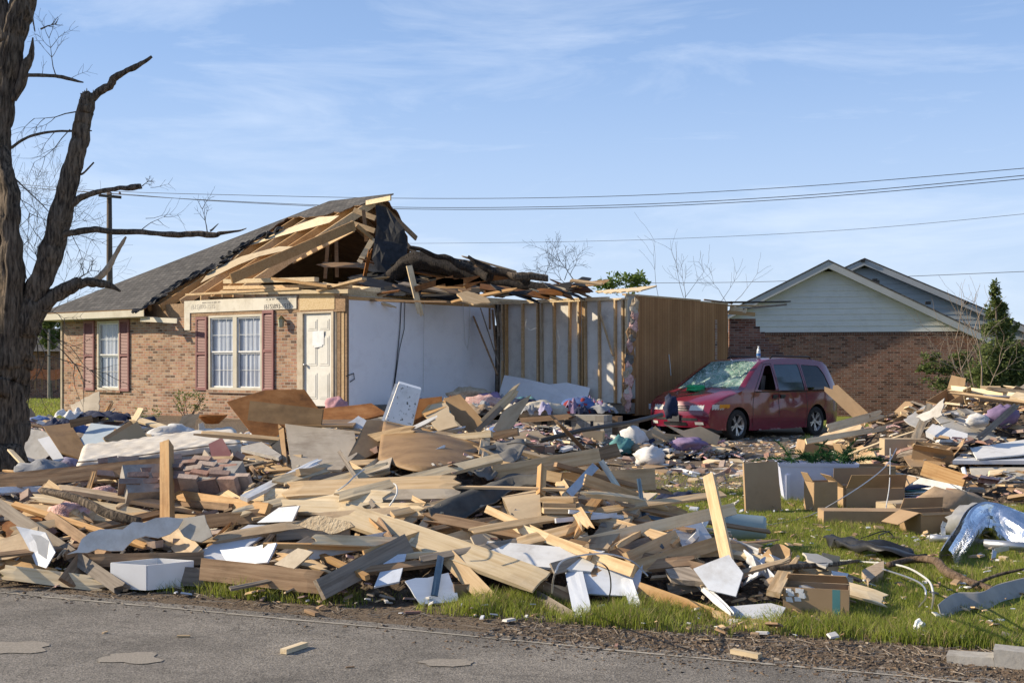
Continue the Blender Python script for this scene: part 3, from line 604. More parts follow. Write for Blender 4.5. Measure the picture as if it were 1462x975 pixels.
# rafters
s5 = s_px(536, RW)
def rz(w): return eZ + RM * (w - eW)
def rafter(s, w0, w1, mt_, dz=-.035, th=.14, ds=0):
    mb = MB(); n_ = Vector((-HV.x * RM, -HV.y * RM, 1)).normalized()
    a, b = P(s, w0, rz(w0) + dz) - n_ * th / 2, P(s + ds, w1, rz(w1) + dz) - n_ * th / 2; mb.bar(a, b, .042, th, n_); return mb.build('rafter', mt_, roof)
spn = .58
for i in range(0, 15):
    s = s5 - spn * i
    if s < eS + .6: break
    wtop = min(RW - .02, eW + (s - eS) - .1)
    rafter(s, (eW + .25 if i > 3 else R.choice([.0, .2, .3])), wtop, wood_orange if i % 3 else pine, th=.21 if i else .22)
for i in range(0, 14):
    s = s5 - spn * i; mb = MB(); w0, w1 = RW + .02, 2 * RW - eW - .3
    if i == 0: w1 = RW + 1.6
    if s < eS + RT: continue
    mb.bar(P(s + .05, w0, zR - .14), P(s + .05, w1, zR - .14 - RM * (w1 - w0)), .042, .14, (HV.x * RM, HV.y * RM, 1)); mb.build('rafter', wood_brown, roof)
mb = MB(); hb(mb, eS + RT, s5 + .12, RW - .02, RW + .02, zR - .22, zR - .03); mb.build('ridge_board', pine, roof)
# broken ridge end pieces
for (a, b, wd, mt_) in (((523, 290, 32.2), (558, 283, 31.6), .12, pine_pale), ((500, 318, 32.0), (535, 330, 31.8), .13, pine), ((505, 300, 32.6), (536, 312, 32.4), .14, pine), ((509, 322, 31.6), (532, 341, 31.8), .1, wood_orange), ((519, 300, 31.9), (523, 345, 32.0), .09, wood_brown), ((513, 375, 31.8), (533, 340, 31.8), .14, pine_pale),
                    ((480, 340, 32.4), (481, 396, 32.4), .09, wood_brown), ((468, 348, 33), (464, 398, 33), .09, wood_brown), ((418, 372, 33), (505, 326, 31.4), .19, pine)):
    mb = MB(); mb.bar(W(*a), W(*b), .045, wd, (0, .1, 1) if abs(a[0] - b[0]) > 12 else (1, 0, 0)); mb.build('broken_truss_member', mt_, roof)
# second heavy lower rafter (340,392)-(505,325)
mb = MB(); mb.bar(W(330, 398, 28.4), W(506, 322, 31.4), .045, .24, (0, 0, 1)); mb.build('broken_truss_member', wood_orange, roof)
# torn plywood strips left over the rafters
for pts in (((330, 374), (352, 352), (404, 336), (470, 318), (484, 308), (455, 310), (400, 330), (352, 350)), ((286, 404), (340, 378), (370, 366), (414, 356), (440, 352), (398, 352), (345, 366), (300, 386))):
    slab([on_plane(x, y, True, -.01) for x, y in pts], .014, [pine_pale, pine], 'sheathing', roof)
# black felt torn along the boundary
for i in range(10):
    x, y = 208 + i * 20 + R.uniform(-5, 5), 438 - i * 12 + R.uniform(-3, 3)
    c = on_plane(x, y, True, .05); mb = MB(); L_ = R.uniform(.5, 1.1); Wd = R.uniform(.15, .35); an = R.uniform(-.5, .5); seed = i
    dirn = (on_plane(x + 20, y - 12) - on_plane(x, y)).normalized(); nr = Vector((-HV.x * RM, -HV.y * RM, 1)).normalized(); cr = dirn.cross(nr)
    mb.grid(lambda a, b: c + dirn * (a - .5) * L_ + cr * (b - .5) * Wd * (1 + .5 * nz(a * 3, seed)) + nr * (.10 * nz(a * 4, b * 3, seed) + .12 * (b - .5) ** 2), 10, 4); mb.build('torn_felt', felt, roof, solid=.006)
# hanging felt sheet at broken ridge end
fp = [(536, 292), (552, 296), (566, 314), (577, 327), (582, 350), (580, 372), (572, 386), (556, 393), (540, 388), (531, 370), (534, 345), (538, 320)]
me_pts = [W(x, y, 31.6 - (y - 290) * .006) for x, y in fp]; cen = W(556, 345, 31.35)
mb = MB()
for i in range(len(me_pts)):
    a, b = me_pts[i], me_pts[(i + 1) % len(me_pts)]
    for q in range(4):
        f0, f1 = q / 4, (q + 1) / 4
        def wob(p, f): return p + Vector((0, .14 * nz(p.x * 2, p.z * 2, 1) - .1 * f, 0))
        mb.face([wob(a.lerp(cen, f0), f0), wob(b.lerp(cen, f0), f0), wob(b.lerp(cen, f1), f1), wob(a.lerp(cen, f1), f1)])
mb.build('hanging_felt', felt, roof, solid=.01, smooth=False)
# ceiling joists and plates
mb = MB(); hb(mb, SL + .1, .0, .0, .1, 2.862 + .002, TZ - .002); mb.build('top_plate', wood_brown, house)
for s in np.arange(SL + .5, .0, .41):
    s = float(s)
    w_ = max(eW + .6, 0)
    if s > s_px(250): mb = MB(); hb(mb, s, s + .042, .15 if s > -5.5 else .6, 9.4, TZ + .016, TZ + .19); mb.build('joist', pine if s > -7 else wood_brown, house)
for i, (x0, y0, x1, y1, w, wd, mt_) in enumerate(((322, 402, 452, 399, .05, .10, pine_pale), (322, 411, 500, 408, -.02, .08, pine), (318, 418, 500, 416, -.05, .09, pine_pale), (430, 404, 540, 414, .2, .09, pine_pale), (268, 421, 430, 412, -.08, .05, pine), (300, 425, 640, 431, .02, .04, wood_brown), (390, 398, 470, 409, -.2, .06, wood_orange), (455, 415, 520, 398, -.1, .05, pine))):
    mb = MB(); a = P(s_px(x0, w), w, 0); b = P(s_px(x1, w), w, 0) if s_px(x1, w) < 1 else W(x1, y1, 26.9)
    mb.bar((a.x, a.y, EYE - (y0 - HY) / F * a.y), (b.x, b.y, EYE - (y1 - HY) / F * b.y), .14, wd, (0, 0, 1)); mb.build('plate_board', mt_, house)
# white drywall partition (s=0), slightly stained
wl = mat('blue white drywall', [(.80, .81, .85), (.86, .87, .90)], (1, 1, 1), 1.5, .85, .05, stain=(.55, .54, .55), stain_amt=.25, var=0)
mb = MB(); WB = w_px(707, 0); hb(mb, -.12, 0, .10, WB, FZ - .15, TZ - .09); pw = mb.build('partition_wall', wl, house)
mb = MB(); hb(mb, -.12, .003, .1, WB, TZ - .088, TZ - .01); mb.build('top_plate', wood_orange, house)
wirem = plain('black cable', (.02, .02, .022), .5); wirew = plain('white cable', (.6, .6, .58), .5)
for pts, r_, m_ in ((((573, 430), (571, 470), (566, 520), (560, 570)), .012, wirem), (((578, 430), (577, 470), (570, 500), (562, 560)), .009, wirem), (((606, 431), (605, 480), (604, 560)), .005, wirew), (((671, 434), (670, 470), (668, 500)), .006, wirew), (((661, 434), (664, 490), (667, 497), (670, 480)), .006, wirew), (((494, 537), (505, 533), (506, 541), (500, 545)), .012, wirem)):
    mb = MB(); q = []
    for x, y in pts: w = w_px(x, .03); q.append(P(.03, w, z_px(.03, w, y)))
    mb.tube(q, r_, 5); mb.build('cable', m_, pw)
# stud wall (w=WB) s 0..3.9
SC_ = s_px(893, WB); ZT2 = 3.30
sw = empty('stud_wall', P(SC_ / 2, WB, FZ)); sw.parent = house; sw.location = Vector(sw.location) - Vector(house.location)
bk = mat('grey drywall back', [(.68, .65, .60), (.78, .76, .71)], (2, 2, 2), 1, .85, .05, stain=(.30, .27, .24), stain_amt=.4, var=0)
mb = MB(); hb(mb, .02, SC_, WB + .092, WB + .105, FZ, ZT2 - .08); mb.build('drywall', bk, sw)
for x, wdx, ln, mt_ in ((709, 4, 0, wood_grey), (716, 4, 0, pine), (722, 5, 0, wood_orange), (745, 5.5, 0, pine), (767, 5, 0, pine), (773, 4, 1, beige), (791, 6, 0, pine), (811, 6, 0, pine), (826, 5, 0, pine), (830.5, 4, 0, wood_orange), (835, 5, 0, pine), (855, 5, 0, pine), (877, 5, 0, pine), (889, 4, 0, pine)):
    s = s_px(x, WB); mb = MB(); e = .04 * R.uniform(-1, 1)
    a, b = P(s, WB + .045, FZ), P(s + e, WB + .045, ZT2 - .09); mb.bar(a, b, .045, .088, (HV.x, HV.y, 0)); mb.build('stud', mt_, sw)
mb = MB(); hb(mb, -.1, SC_ + .03, WB, WB + .09, ZT2 - .088, ZT2 - .045); hb(mb, .1, SC_ - .5, WB - .01, WB + .09, ZT2 - .043, ZT2 - .003); mb.build('plate', pine_pale, sw)
mb = MB(); mb.bar(P(s_px(858, WB), WB - .05, z_px(2.9, WB, 447)), P(s_px(876, WB), WB - .03, z_px(2.9, WB, 508)), .04, .09, (0, 1, 0)); mb.build('loose_brace', pine, sw)
mb = MB(); mb.bar(W(676, 452, 30.6), W(710, 535, 30.0), .045, .09, (0, 1, 0)); mb.build('loose_brace', wood_brown, sw)
mb = MB(); mb.bar(W(686, 440, 30.6), W(712, 520, 30.2), .03, .07, (0, 1, 0)); mb.build('loose_brace', wood_grey, sw)
for (x, y0, y1) in ((699, 440, 470), (703, 442, 500), (707, 440, 480), (714, 445, 515)):
    mb = MB(); mb.bar(W(x, y0, 30.3), W(x + R.uniform(-3, 6), y1, 30.2), .05, .03, (0, 1, 0)); mb.build('hanging_lath', R.choice([wood_grey, wood_brown]), sw)
# loop cables on stud wall
for pts in (((752, 455), (750, 466), (757, 472), (766, 468)), ((796, 470), (800, 490), (796, 505)), ((770, 416), (771, 400), (773, 412))):
    mb = MB(); mb.tube([W(x, y, 29.2) for x, y in pts], .008, 5); mb.build('cable', wirew, sw)
# fallen white panel leaning on studs
slab([P(s_px(x, WB - .35), WB - .35 + (.25 if y < 560 else 0), z_px(2, WB - .35, y)) for x, y in ((711, 536), (738, 540), (775, 549), (800, 546), (834, 553), (835, 579), (790, 577), (750, 572), (712, 566))], .013, [wl, wl], 'fallen_drywall', sw)
# panelled room (s = SC_)
WE = w_px(1040, SC_); WM = w_px(1000, SC_); W0 = WB + .11
panel = empty('panelled_wall', P(SC_, WB, FZ)); panel.parent = house; panel.location = Vector(panel.location) - Vector(house.location)
mb = MB(); tw0 = w_px(905, SC_ + .02)
hb(mb, SC_ - .1, SC_, tw0 + .1, WM, FZ - .3, z_px(SC_, WM, 427.5) - .05); hb(mb, SC_ - .1, SC_ - .02, WM + .002, WE, FZ - .3, z_px(SC_, WE, 435)); mb.build('panelling', panelling, panel)
zt1 = z_px(SC_, WM, 427.5)
mb = MB(); hb(mb, SC_ - .1, SC_ + .01, W0 - .1, WM, zt1 - .048, zt1 - .005); hb(mb, SC_ - .1, SC_ - .01, WM + .01, WE, z_px(SC_, WE, 435) + .002, z_px(SC_, WE, 435) + .04); mb.build('plate', pine, panel)
mb = MB(); hb(mb, SC_ - .02, SC_ + .001, WB + .0, WB + .09, FZ, zt1 - .05); mb.build('stud', pine_pale, panel)
mb = MB(); hb(mb, SC_ - .02, SC_ - .004, WB + .1, tw0 + .13, FZ + .1, zt1 - .05); mb.build('drywall', drywall, panel)
# torn edge with insulation
tp = [(906, 432), (914, 432), (912, 470), (906, 500), (908, 530), (900, 560), (893, 590), (889, 560), (893, 520), (899, 480), (903, 450)]
slab([P(SC_ + .03 + R.uniform(0, .06), w_px(x, SC_ + .05), z_px(SC_, w_px(x, SC_ + .05), y)) for x, y in tp], .02, [panelling, panelling], 'torn_panel', panel)
for k in range(20):
    y = 436 + k * 7.6; x = 908 - k * .8 + R.uniform(-4, 3); c = W(x, y, 28.3); ks = R.uniform(.35, .95); mb = MB()
    mb.grid(lambda i, j: c + Vector((math.cos(i * 6.283) * math.sin(j * 3.14) * .12 * ks, -.04 * math.sin(j * 3.14) * math.sin(i * 6.28), math.cos(j * 3.14) * .17 * ks)) * (1 + .9 * nz(i * 4, j * 4, k)), 10, 6); mb.build('insulation', [pink, greyfelt, drywall, wood_brown, pink, tanins][R.randrange(6)], panel)
for x, y in ((928, 580), (943, 580)):
    w = w_px(x, SC_ + .01); mb = MB(); z = z_px(SC_, w, y); hb(mb, SC_ + .001, SC_ + .008, w - .045, w + .045, z - .065, z + .065); mb.build('outlet', whiteplastic, panel)
w = w_px(955, SC_ + .01); mb = MB(); mb.tube([P(SC_ + .02, w - .02, z_px(SC_, w, 506)), P(SC_ + .03, w + .02, z_px(SC_, w, 520)), P(SC_ + .03, w + .06, z_px(SC_, w, 536))], .012, 5); mb.build('cable', wirew, panel)
# foundation of concrete blocks below the open room
fd = MB(); fy = W(742, 594, 25.0); mbx = MB()
p0, p1 = W(742, 600, 24.6), W(862, 600, 23.6); p0.z = p1.z = 0; bk_d = Vector((.2, .5, 0))
fd.hexa([p0, p1, p1 + bk_d, p0 + bk_d, p0 + Vector((0, 0, .70)), p1 + Vector((0, 0, .72)), p1 + bk_d + Vector((0, 0, .72)), p0 + bk_d + Vector((0, 0, .70))]); fo = fd.build('foundation', cmu, house)
fd = MB(); q0 = P(0.02, -.1, 0); q0b = p0 - Vector((.02, 0, 0))
fd.hexa([q0, q0b, q0b + bk_d, q0 + bk_d] + [r + Vector((0, 0, .55)) for r in (q0, q0b, q0b + bk_d, q0 + bk_d)]); fd.build('foundation', cmu, house)
for i in range(6):
    mb = MB(); x = 760 + i * 17; c = W(x, 612, 24.42 - i * .15); mb.box(c, (R.uniform(.04, .12), .02, .3)); mb.build('damp_proof_strip', felt if i % 2 else cement, fo)
mb = MB(); hb(mb, .1, 3.4, 1.0, WB, FZ - .16, FZ - .03); mb.build('floor', wood_grey, house)
# brick pier / stepped broken wall
pier = empty('broken_brick_wall', W(1040, 600, 33.2), 'dark brick wall stub broken off in steps behind the minivan roof', 'brick wall')
D = 33.3; row = .0752; z = 0; mb = MB(); xr = [1119, 1116, 1109, 1102, 1100, 1097, 1093, 1091, 1089, 1086, 1083, 1080]
X0 = W(1041, 0, D).x
steps = [(455, 1079), (466, 1085), (474, 1092), (482, 1098), (490, 1112), (503, 1119), (640, 1119)]
prev = EYE - (455 - HY) / F * D
for i in range(len(steps) - 1):
    zt = EYE - (steps[i][0] - HY) / F * D; zb = max(0, EYE - (steps[i + 1][0] - HY) / F * D); x1 = W(steps[i][1], 0, D).x
    mb.hexa([(X0, D, zb), (x1, D, zb), (x1, D + .11, zb), (X0, D + .11, zb), (X0, D, zt), (x1, D, zt), (x1, D + .11, zt), (X0, D + .11, zt)])
mb.build('wall', brick_dark, pier)
# ragged roof corner sticking out above the pier
rc = empty('roof_remnant', W(1080, 436, 33), 'broken eave of splintered boards and shingles above the wall stub', 'roof piece')
for a, b, wd, th, mt_ in (((1012, 432, 33.2), (1124, 431, 33.6), .5, .03, shingle), ((1020, 436, 33), (1100, 437, 33.4), .35, .03, pine), ((1040, 446, 33), (1078, 449, 33), .05, .1, wood_orange), ((1042, 440, 33.1), (1066, 444, 33), .1, .12, pine_pale), ((1060, 441, 33), (1122, 435, 33.4), .1, .05, wood_grey), ((1005, 428, 33.3), (1046, 433, 33.3), .1, .04, wood_brown)):
    mb = MB(); mb.bar(W(*a), W(*b), wd, th); mb.build('splintered_board' if mt_ is not shingle else 'shingle_strip', mt_, rc)
# ------------------------------------------------------------------ the neighbour's house
ND = 40.0
def NX(x): return (x - CX) / F * ND
def NZ(y, D=ND): return EYE - (y - HY) / F * D
nb = empty('neighbour_house', (NX(1200), ND, 0), 'intact brown brick house with pale lap siding in its gable', 'house')
zE = NZ(474); xL, xR = NX(975), NX(1385); mb = MB()
mb.hexa([(xL, ND, 0), (xR, ND, 0), (xR, ND + 10, 0), (xL, ND + 10, 0), (xL, ND, zE - .1), (xR, ND, zE - .1), (xR, ND + 10, zE - .1), (xL, ND + 10, zE - .1)]); mb.build('wall', brick_dark, nb)
soldier = brickmat('soldier course', [(.10, .055, .045), (.17, .09, .07), (.13, .07, .055)], (.24, .21, .18), .075, .22)
mb = MB(); mb.hexa([(xL - .01, ND - .012, zE - .098), (xR + .01, ND - .012, zE - .098), (xR + .01, ND + .1, zE - .098), (xL - .01, ND + .1, zE - .098), (xL - .01, ND - .012, zE - .012), (xR + .01, ND - .012, zE - .012), (xR + .01, ND + .1, zE - .012), (xL - .01, ND + .1, zE - .012)]); mb.build('brick_course', soldier, nb)
sid = mat('pale blue grey siding', [(.56, .57, .57), (.64, .65, .65)], (.4, 1, 9), 1, .6, .05, stain=(.38, .38, .36), stain_amt=.3, var=0)
sid2 = mat('grey siding', [(.33, .37, .40), (.40, .44, .47)], (.4, 1, 9), 1, .6, .05, var=0)
rake = mat('grey trim paint', [(.36, .37, .37), (.44, .45, .45)], (1, 1, 1), 1, .6, .05, var=0)
def gable(xp, yp, slope, y0, D, zbase, xl, xr, msid, name_w, parent, depth=9.5, z_cut=None):
    px_, pz = (xp - CX) / F * D, EYE - (yp - HY) / F * D; mb = MB(); z = zbase; lap = .19
    while z < pz - .12:
        z1 = min(z + lap, pz - .1); h0 = (pz - z) / slope; h1 = (pz - z1) / slope
        a0, b0, a1, b1 = max(xl, px_ - h0), min(xr, px_ + h0), max(xl, px_ - h1), min(xr, px_ + h1)
        mb.face([(a0, D - .022, z), (b0, D - .022, z), (b1, D - .002, z1), (a1, D - .002, z1)]); mb.face([(a0, D - .0, z), (b0, D - .0, z), (b0, D - .022, z), (a0, D - .022, z)]); z += lap
    mb.build('siding', msid, parent)
    ov = .42
    for sg in (-1, 1):
        ex = xl - ov if sg < 0 else xr + ov; ez = pz - abs(ex - px_) * slope
        mb = MB(); mb.hexa([(px_, D - ov, pz - .02), (ex, D - ov, ez - .02), (ex, D - ov + .03, ez - .02), (px_, D - ov + .03, pz - .02), (px_, D - ov, pz + .20), (ex, D - ov, ez + .20), (ex, D - ov + .03, ez + .20), (px_, D - ov + .03, pz + .20)][::1]); mb.build('rake_board', rake, parent)
        mb = MB(); mb.hexa([(px_, D - ov + .031, pz - .015), (ex, D - ov + .031, ez - .015), (ex, D, ez - .015), (px_, D, pz - .015), (px_, D - ov + .031, pz + .0), (ex, D - ov + .031, ez), (ex, D, ez), (px_, D, pz)]); mb.build('soffit', rake, parent)
        mb = MB(); mb.hexa([(px_, D - ov - .02, pz + .205), (ex, D - ov - .02, ez + .205), (ex, D + depth, ez + .205), (px_, D + depth, pz + .205), (px_, D - ov - .02, pz + .25), (ex, D - ov - .02, ez + .25), (ex, D + depth, ez + .25), (px_, D + depth, pz + .25)]); mb.build('roof', shingle, parent)
gable(1183, 383, .505, 0, ND, zE, NX(975), NX(1385), sid, 'siding', nb)
D2 = 46.0
g2 = empty('neighbour_house', ((1300 - CX) / F * D2, D2, 0), 'second gable end in blue grey siding rising behind the pale gable', 'house')
xa, xb = (1000 - CX) / F * D2, (1452 - CX) / F * D2
mb = MB(); mb.hexa([(xa, D2, 0), (xb, D2, 0), (xb, D2 + 9, 0), (xa, D2 + 9, 0), (xa, D2, 2.6), (xb, D2, 2.6), (xb, D2 + 9, 2.6), (xa, D2 + 9, 2.6)]); mb.build('wall', brick_dark, g2)
gable(1236, 378, .455, 0, D2, 2.6, xa, xb, sid2, 'siding', g2, depth=9)
for x, y in ((1238, 371), (1250, 401), (1253, 403), (1322, 434), (1379, 433)):
    mb = MB(); mb.box(W(x, y, ND - .3 if x not in (1238, 1379) else D2 - .4), (.16, .2, .09)); mb.build('vent_cap', felt, nb if x not in (1238, 1379) else g2)
nb.rotation_euler = (0, 0, math.radians(-13)); g2.rotation_euler = (0, 0, math.radians(-13))
# white vinyl fence at the far edge
vf = empty('vinyl_fence', W(1462, 560, 37), 'white vinyl fence beyond the cedar bush', 'fence'); fence_m = plain('white vinyl', (.74, .76, .80), .4)
for k in range(5):
    mb = MB(); x = NX(1449) + k * .9; mb.box((x, 37, .9), (.1, .1, 1.8)); mb.build('post', fence_m, vf)
    if k < 4: mb = MB(); mb.box((x + .45, 37, .88), (.78, .03, 1.6)); mb.build('board_panel', fence_m, vf)
# ------------------------------------------------------------------ far background, left gap
fb = empty('far_house', W(60, 540, 62), 'distant brick house with grey roof seen past the tree trunk', 'house')
mb = MB(); D = 62; x0, x1 = W(-60, 0, D).x, W(84, 0, D).x
mb.hexa([(x0, D, 0), (x1, D, 0), (x1, D + 8, 0), (x0, D + 8, 0), (x0, D, 2.4), (x1, D, 2.4), (x1, D + 8, 2.4), (x0, D + 8, 2.4)]); mb.build('wall', brick_dark, fb)
mb = MB(); mb.face([(x0 - .4, D - .5, 2.35), (x1 + .4, D - .5, 2.35), (x1 - 1.5, D + 4, 3.6), (x0 + 1, D + 4, 3.6)]); mb.face([(x0 - .4, D + 8.5, 2.35), (x1 + .4, D + 8.5, 2.35), (x1 - 1.5, D + 4, 3.6), (x0 + 1, D + 4, 3.6)][::-1]); mb.build('roof', shingle, fb)
of = mat('orange safety netting', [(.62, .16, .05), (.70, .25, .10)], (9, 9, 9), 2, .7, .1, var=0)
en = empty('safety_netting', W(60, 545, 48), 'orange plastic safety netting strung on stakes near the distant house', 'netting')
for k in range(7):
    mb = MB(); mb.box(W(30 + k * 10, 536, 48), (.04, .04, 1.1)); mb.build('stake', wood_brown, en)
mb = MB()
for j in range(9):
    for i in range(12): mb.bar(W(28 + i * 5.6, 528 + j * 1.6 + 1.2 * math.sin(i), 47.9), W(28 + (i + 1) * 5.6, 528 + j * 1.6 + 1.2 * math.sin(i + 1), 47.9), .012, .018)
mb.build('netting', of, en)
# ------------------------------------------------------------------ utility pole and wires
pm = mat('creosoted pole', [(.06, .045, .035), (.13, .10, .08)], (5, 5, .5), 2, .85, .3, var=0)
up = empty('utility_pole', W(157, 560, 55), 'wooden utility pole with two crossarms behind the shingled roof', 'utility pole')
up.location.z = 0
mb = MB(); mb.tube([(W(158, 0, 55).x, 55, 0), (W(156.5, 0, 55).x, 55, 5), W(156, 275, 55)], [.16, .14, .11], 10); mb.build('pole', pm, up, smooth=True)
for y, x0, x1 in ((280, 141, 173),): mb = MB(); mb.bar(W(x0, y - 1, 54.8), W(x1, y + 2, 54.8), .09, .12, (0, 0, 1)); mb.build('crossarm', pm, up)
for x in (143, 157, 171): mb = MB(); mb.lathe([(0, .14), (.05, .1), (.06, 0), (0, 0)], 8, Matrix.Translation(W(x, 278, 54.8))); mb.build('insulator', plain('brown glaze', (.16, .10, .08), .3), up)
for i, (pts, r_, lb) in enumerate((
    (((10, 262, 58), (157, 273, 54.8), (330, 278.5, 52), (600, 283.5, 48), (870, 280.5, 44), (1150, 266, 40), (1480, 239, 36)), .011, 'thin black overhead wire, topmost of those crossing the sky'),
    (((40, 268, 58), (143, 276, 54.8), (300, 286, 52), (560, 296, 48), (850, 294, 44), (1150, 279, 40), (1480, 249, 36)), .012, 'thin black overhead wire, upper of the close pair below the topmost wire'),
    (((60, 270, 58), (171, 277, 54.8), (320, 288, 52), (570, 298.5, 48), (860, 297, 44), (1150, 283, 40), (1480, 254, 36)), .012, 'thin black overhead wire, lower of the close pair below the topmost wire'),
    (((380, 347, 90), (620, 347.5, 82), (900, 343, 74), (1200, 329, 66), (1480, 304, 58)), .011, 'faint far overhead wire crossing above the fallen trunk on the house'),
    (((700, 405, 100), (950, 404, 92), (1100, 402, 86), (1300, 394.5, 78), (1480, 387, 70)), .018, 'low far overhead wire passing behind the gable peaks'))):
    q = []
    P4 = [W(*p) for p in pts]
    for a in range(len(P4) - 1):
        p0 = P4[max(a - 1, 0)]; p1 = P4[a]; p2 = P4[a + 1]; p3 = P4[min(a + 2, len(P4) - 1)]
        for k in range(8):
            t = k / 8; q.append(.5 * ((2 * p1) + (p2 - p0) * t + (2 * p0 - 5 * p1 + 4 * p2 - p3) * t * t + (3 * p1 - p0 - 3 * p2 + p3) * t ** 3))
    q.append(P4[-1]); mb = MB(); mb.tube(q, r_, 5); tag(mb.build('power_line', wirem, uv=False), lb, 'power line', 'overhead wires')
# ------------------------------------------------------------------ trees
def spline(pts, n=6):
    o = []
    for a in range(len(pts) - 1):
        p0 = pts[max(a - 1, 0)]; p1 = pts[a]; p2 = pts[a + 1]; p3 = pts[min(a + 2, len(pts) - 1)]
        for k in range(n):
            t = k / n; o.append([.5 * ((2 * p1[c]) + (p2[c] - p0[c]) * t + (2 * p0[c] - 5 * p1[c] + 4 * p2[c] - p3[c]) * t * t + (3 * p1[c] - p0[c] - 3 * p2[c] + p3[c]) * t ** 3) for c in range(len(p1))])
    o.append(list(pts[-1])); return o
TD = 16.7
tree = empty('damaged_tree', W(12, 700, TD), 'large storm broken tree with split trunk and snapped bare limbs', 'tree'); tree.location.z = 0
def limb(mb, pts, D=TD, n=20, rough=.12, seed=0, sub=7):
    """pts (x,y,width_px[,dD])"""
    q = spline([(p[0], p[1], p[2], D + (p[3] if len(p) > 3 else 0)) for p in pts], sub)
    P_ = []; r_ = []
    for i, (x, y, w, d) in enumerate(q):
        c = W(x, y, d); c += Vector((noise.noise(Vector((i * .3, seed, 0))), noise.noise(Vector((i * .3, seed, 5))), noise.noise(Vector((i * .3, seed, 9))))) * .10 * (w / F * d); P_.append(c); r_.append(max(.0012, w / 2 / F * d))
    mb.tube(P_, r_, n, rough=rough, seed=seed * 3.1)
mb = MB()
limb(mb, [(-2, 716, 98), (1, 690, 82), (2, 620, 74), (4, 540, 72), (8, 480, 68), (10, 440, 56), (4, 380, 40), (0, 300, 34), (-1, 220, 32), (5, 140, 31), (17, 60, 36), (33, 0, 38), (50, -50, 33)], n=40, rough=.16, sub=12)
limb(mb, [(18, 520, 50), (36, 460, 44), (60, 400, 36), (77, 345, 34), (96, 270, 29), (112, 205, 28), (121, 160, 26), (125, 138, 23)], n=32, rough=.16, seed=3, sub=12)
limb(mb, [(8, 520, 44, -.15), (16, 420, 34, -.2), (15, 330, 30, -.25), (13, 270, 28, -.2), (0, 210, 20, -.1)], n=26, rough=.18, seed=7, sub=12)
limb(mb, [(12, 60, 30), (0, 10, 22), (-14, -40, 18)], n=20, seed=9)
limb(mb, [(4, 640, 50, .1), (-10, 700, 60, .1)], n=20, seed=12)
tr_ = mb.build('trunk', bark, tree, smooth=True)
mb = MB()  # splintered stub
for k in range(9):
    a = R.uniform(116, 136); mb.tube([W(a, 142, TD + R.uniform(-.08, .08)), W(a + R.uniform(-1, 1), R.uniform(126, 136), TD)], [.03, .004], 5)
mb.build('splintered_top', barewood, tree)
for sd, pts in enumerate((
    [(126, 146, 12), (142, 130, 11), (158, 122, 10), (162, 112, 12), (176, 104, 8), (190, 97, 8), (204, 90, 6), (217, 81, 4)],
    [(18, 142, 12), (30, 118, 14), (36, 95, 14), (44, 82, 10), (46, 68, 6), (47, 54, 2)],
    [(38, 108, 5), (60, 108, 5), (80, 109, 5), (98, 113, 5), (119, 118, 2)],
    [(16, 212, 4), (32, 200, 4), (52, 192, 4), (80, 188, 3.5), (110, 187, 3), (131, 187, 1.5)],
    [(86, 312, 14), (98, 298, 11), (112, 284, 9), (130, 277, 8), (150, 272, 7), (172, 269, 6), (190, 268, 9), (202, 266, 7)],
    [(84, 342, 14), (96, 334, 10), (112, 331, 9), (135, 328, 9), (160, 331, 8), (190, 331, 8), (220, 333, 7), (250, 335, 8), (280, 334, 8), (306, 336, 8), (316, 333, 5), (340, 330, 3), (352, 326, 1)],
    [(36, 470, 26), (56, 442, 26), (76, 424, 22), (92, 414, 20), (108, 406, 18), (118, 402, 10)],
    [(112, 408, 12), (128, 402, 13), (144, 405, 11), (158, 408, 8), (172, 416, 3)],
    [(128, 404, 9), (142, 396, 9), (156, 380, 8), (166, 362, 6), (174, 348, 5), (180, 338, 3)],
    [(90, 262, 4), (106, 250, 4), (118, 248, 3), (134, 232, 2)])):
    mb = MB(); limb(mb, pts, n=12, rough=.25, seed=20 + sd); mb.build('branch', barewood if sd in (8,) else bark if sd not in (3, 2) else twigm, tree, smooth=True)
def twigs(mb, x, y, ang, ln, w, depth, D, rr, spread=.5, droop=0):
    pts = [(x, y, w)]; a = ang
    n = 4
    for i in range(n):
        a += rr.uniform(-.25, .25); x += math.cos(a) * ln / n; y -= math.sin(a) * ln / n - droop; pts.append((x, y, max(.35, w * (1 - .18 * (i + 1)))))
        if depth > 0 and i >= 1:
            for sg in ((-1, 1) if rr.random() < .5 else (rr.choice((-1, 1)),)): twigs(mb, x, y, a + sg * rr.uniform(.3, spread + .4), ln * rr.uniform(.4, .7), w * .55, depth - 1, D + rr.uniform(-.3, .3), rr, spread, droop)
    P_ = [W(p[0], p[1], D) for p in pts]; mb.tube(P_, [p[2] / 2 / F * D for p in pts], 4, cap=False)
rr = random.Random(5)
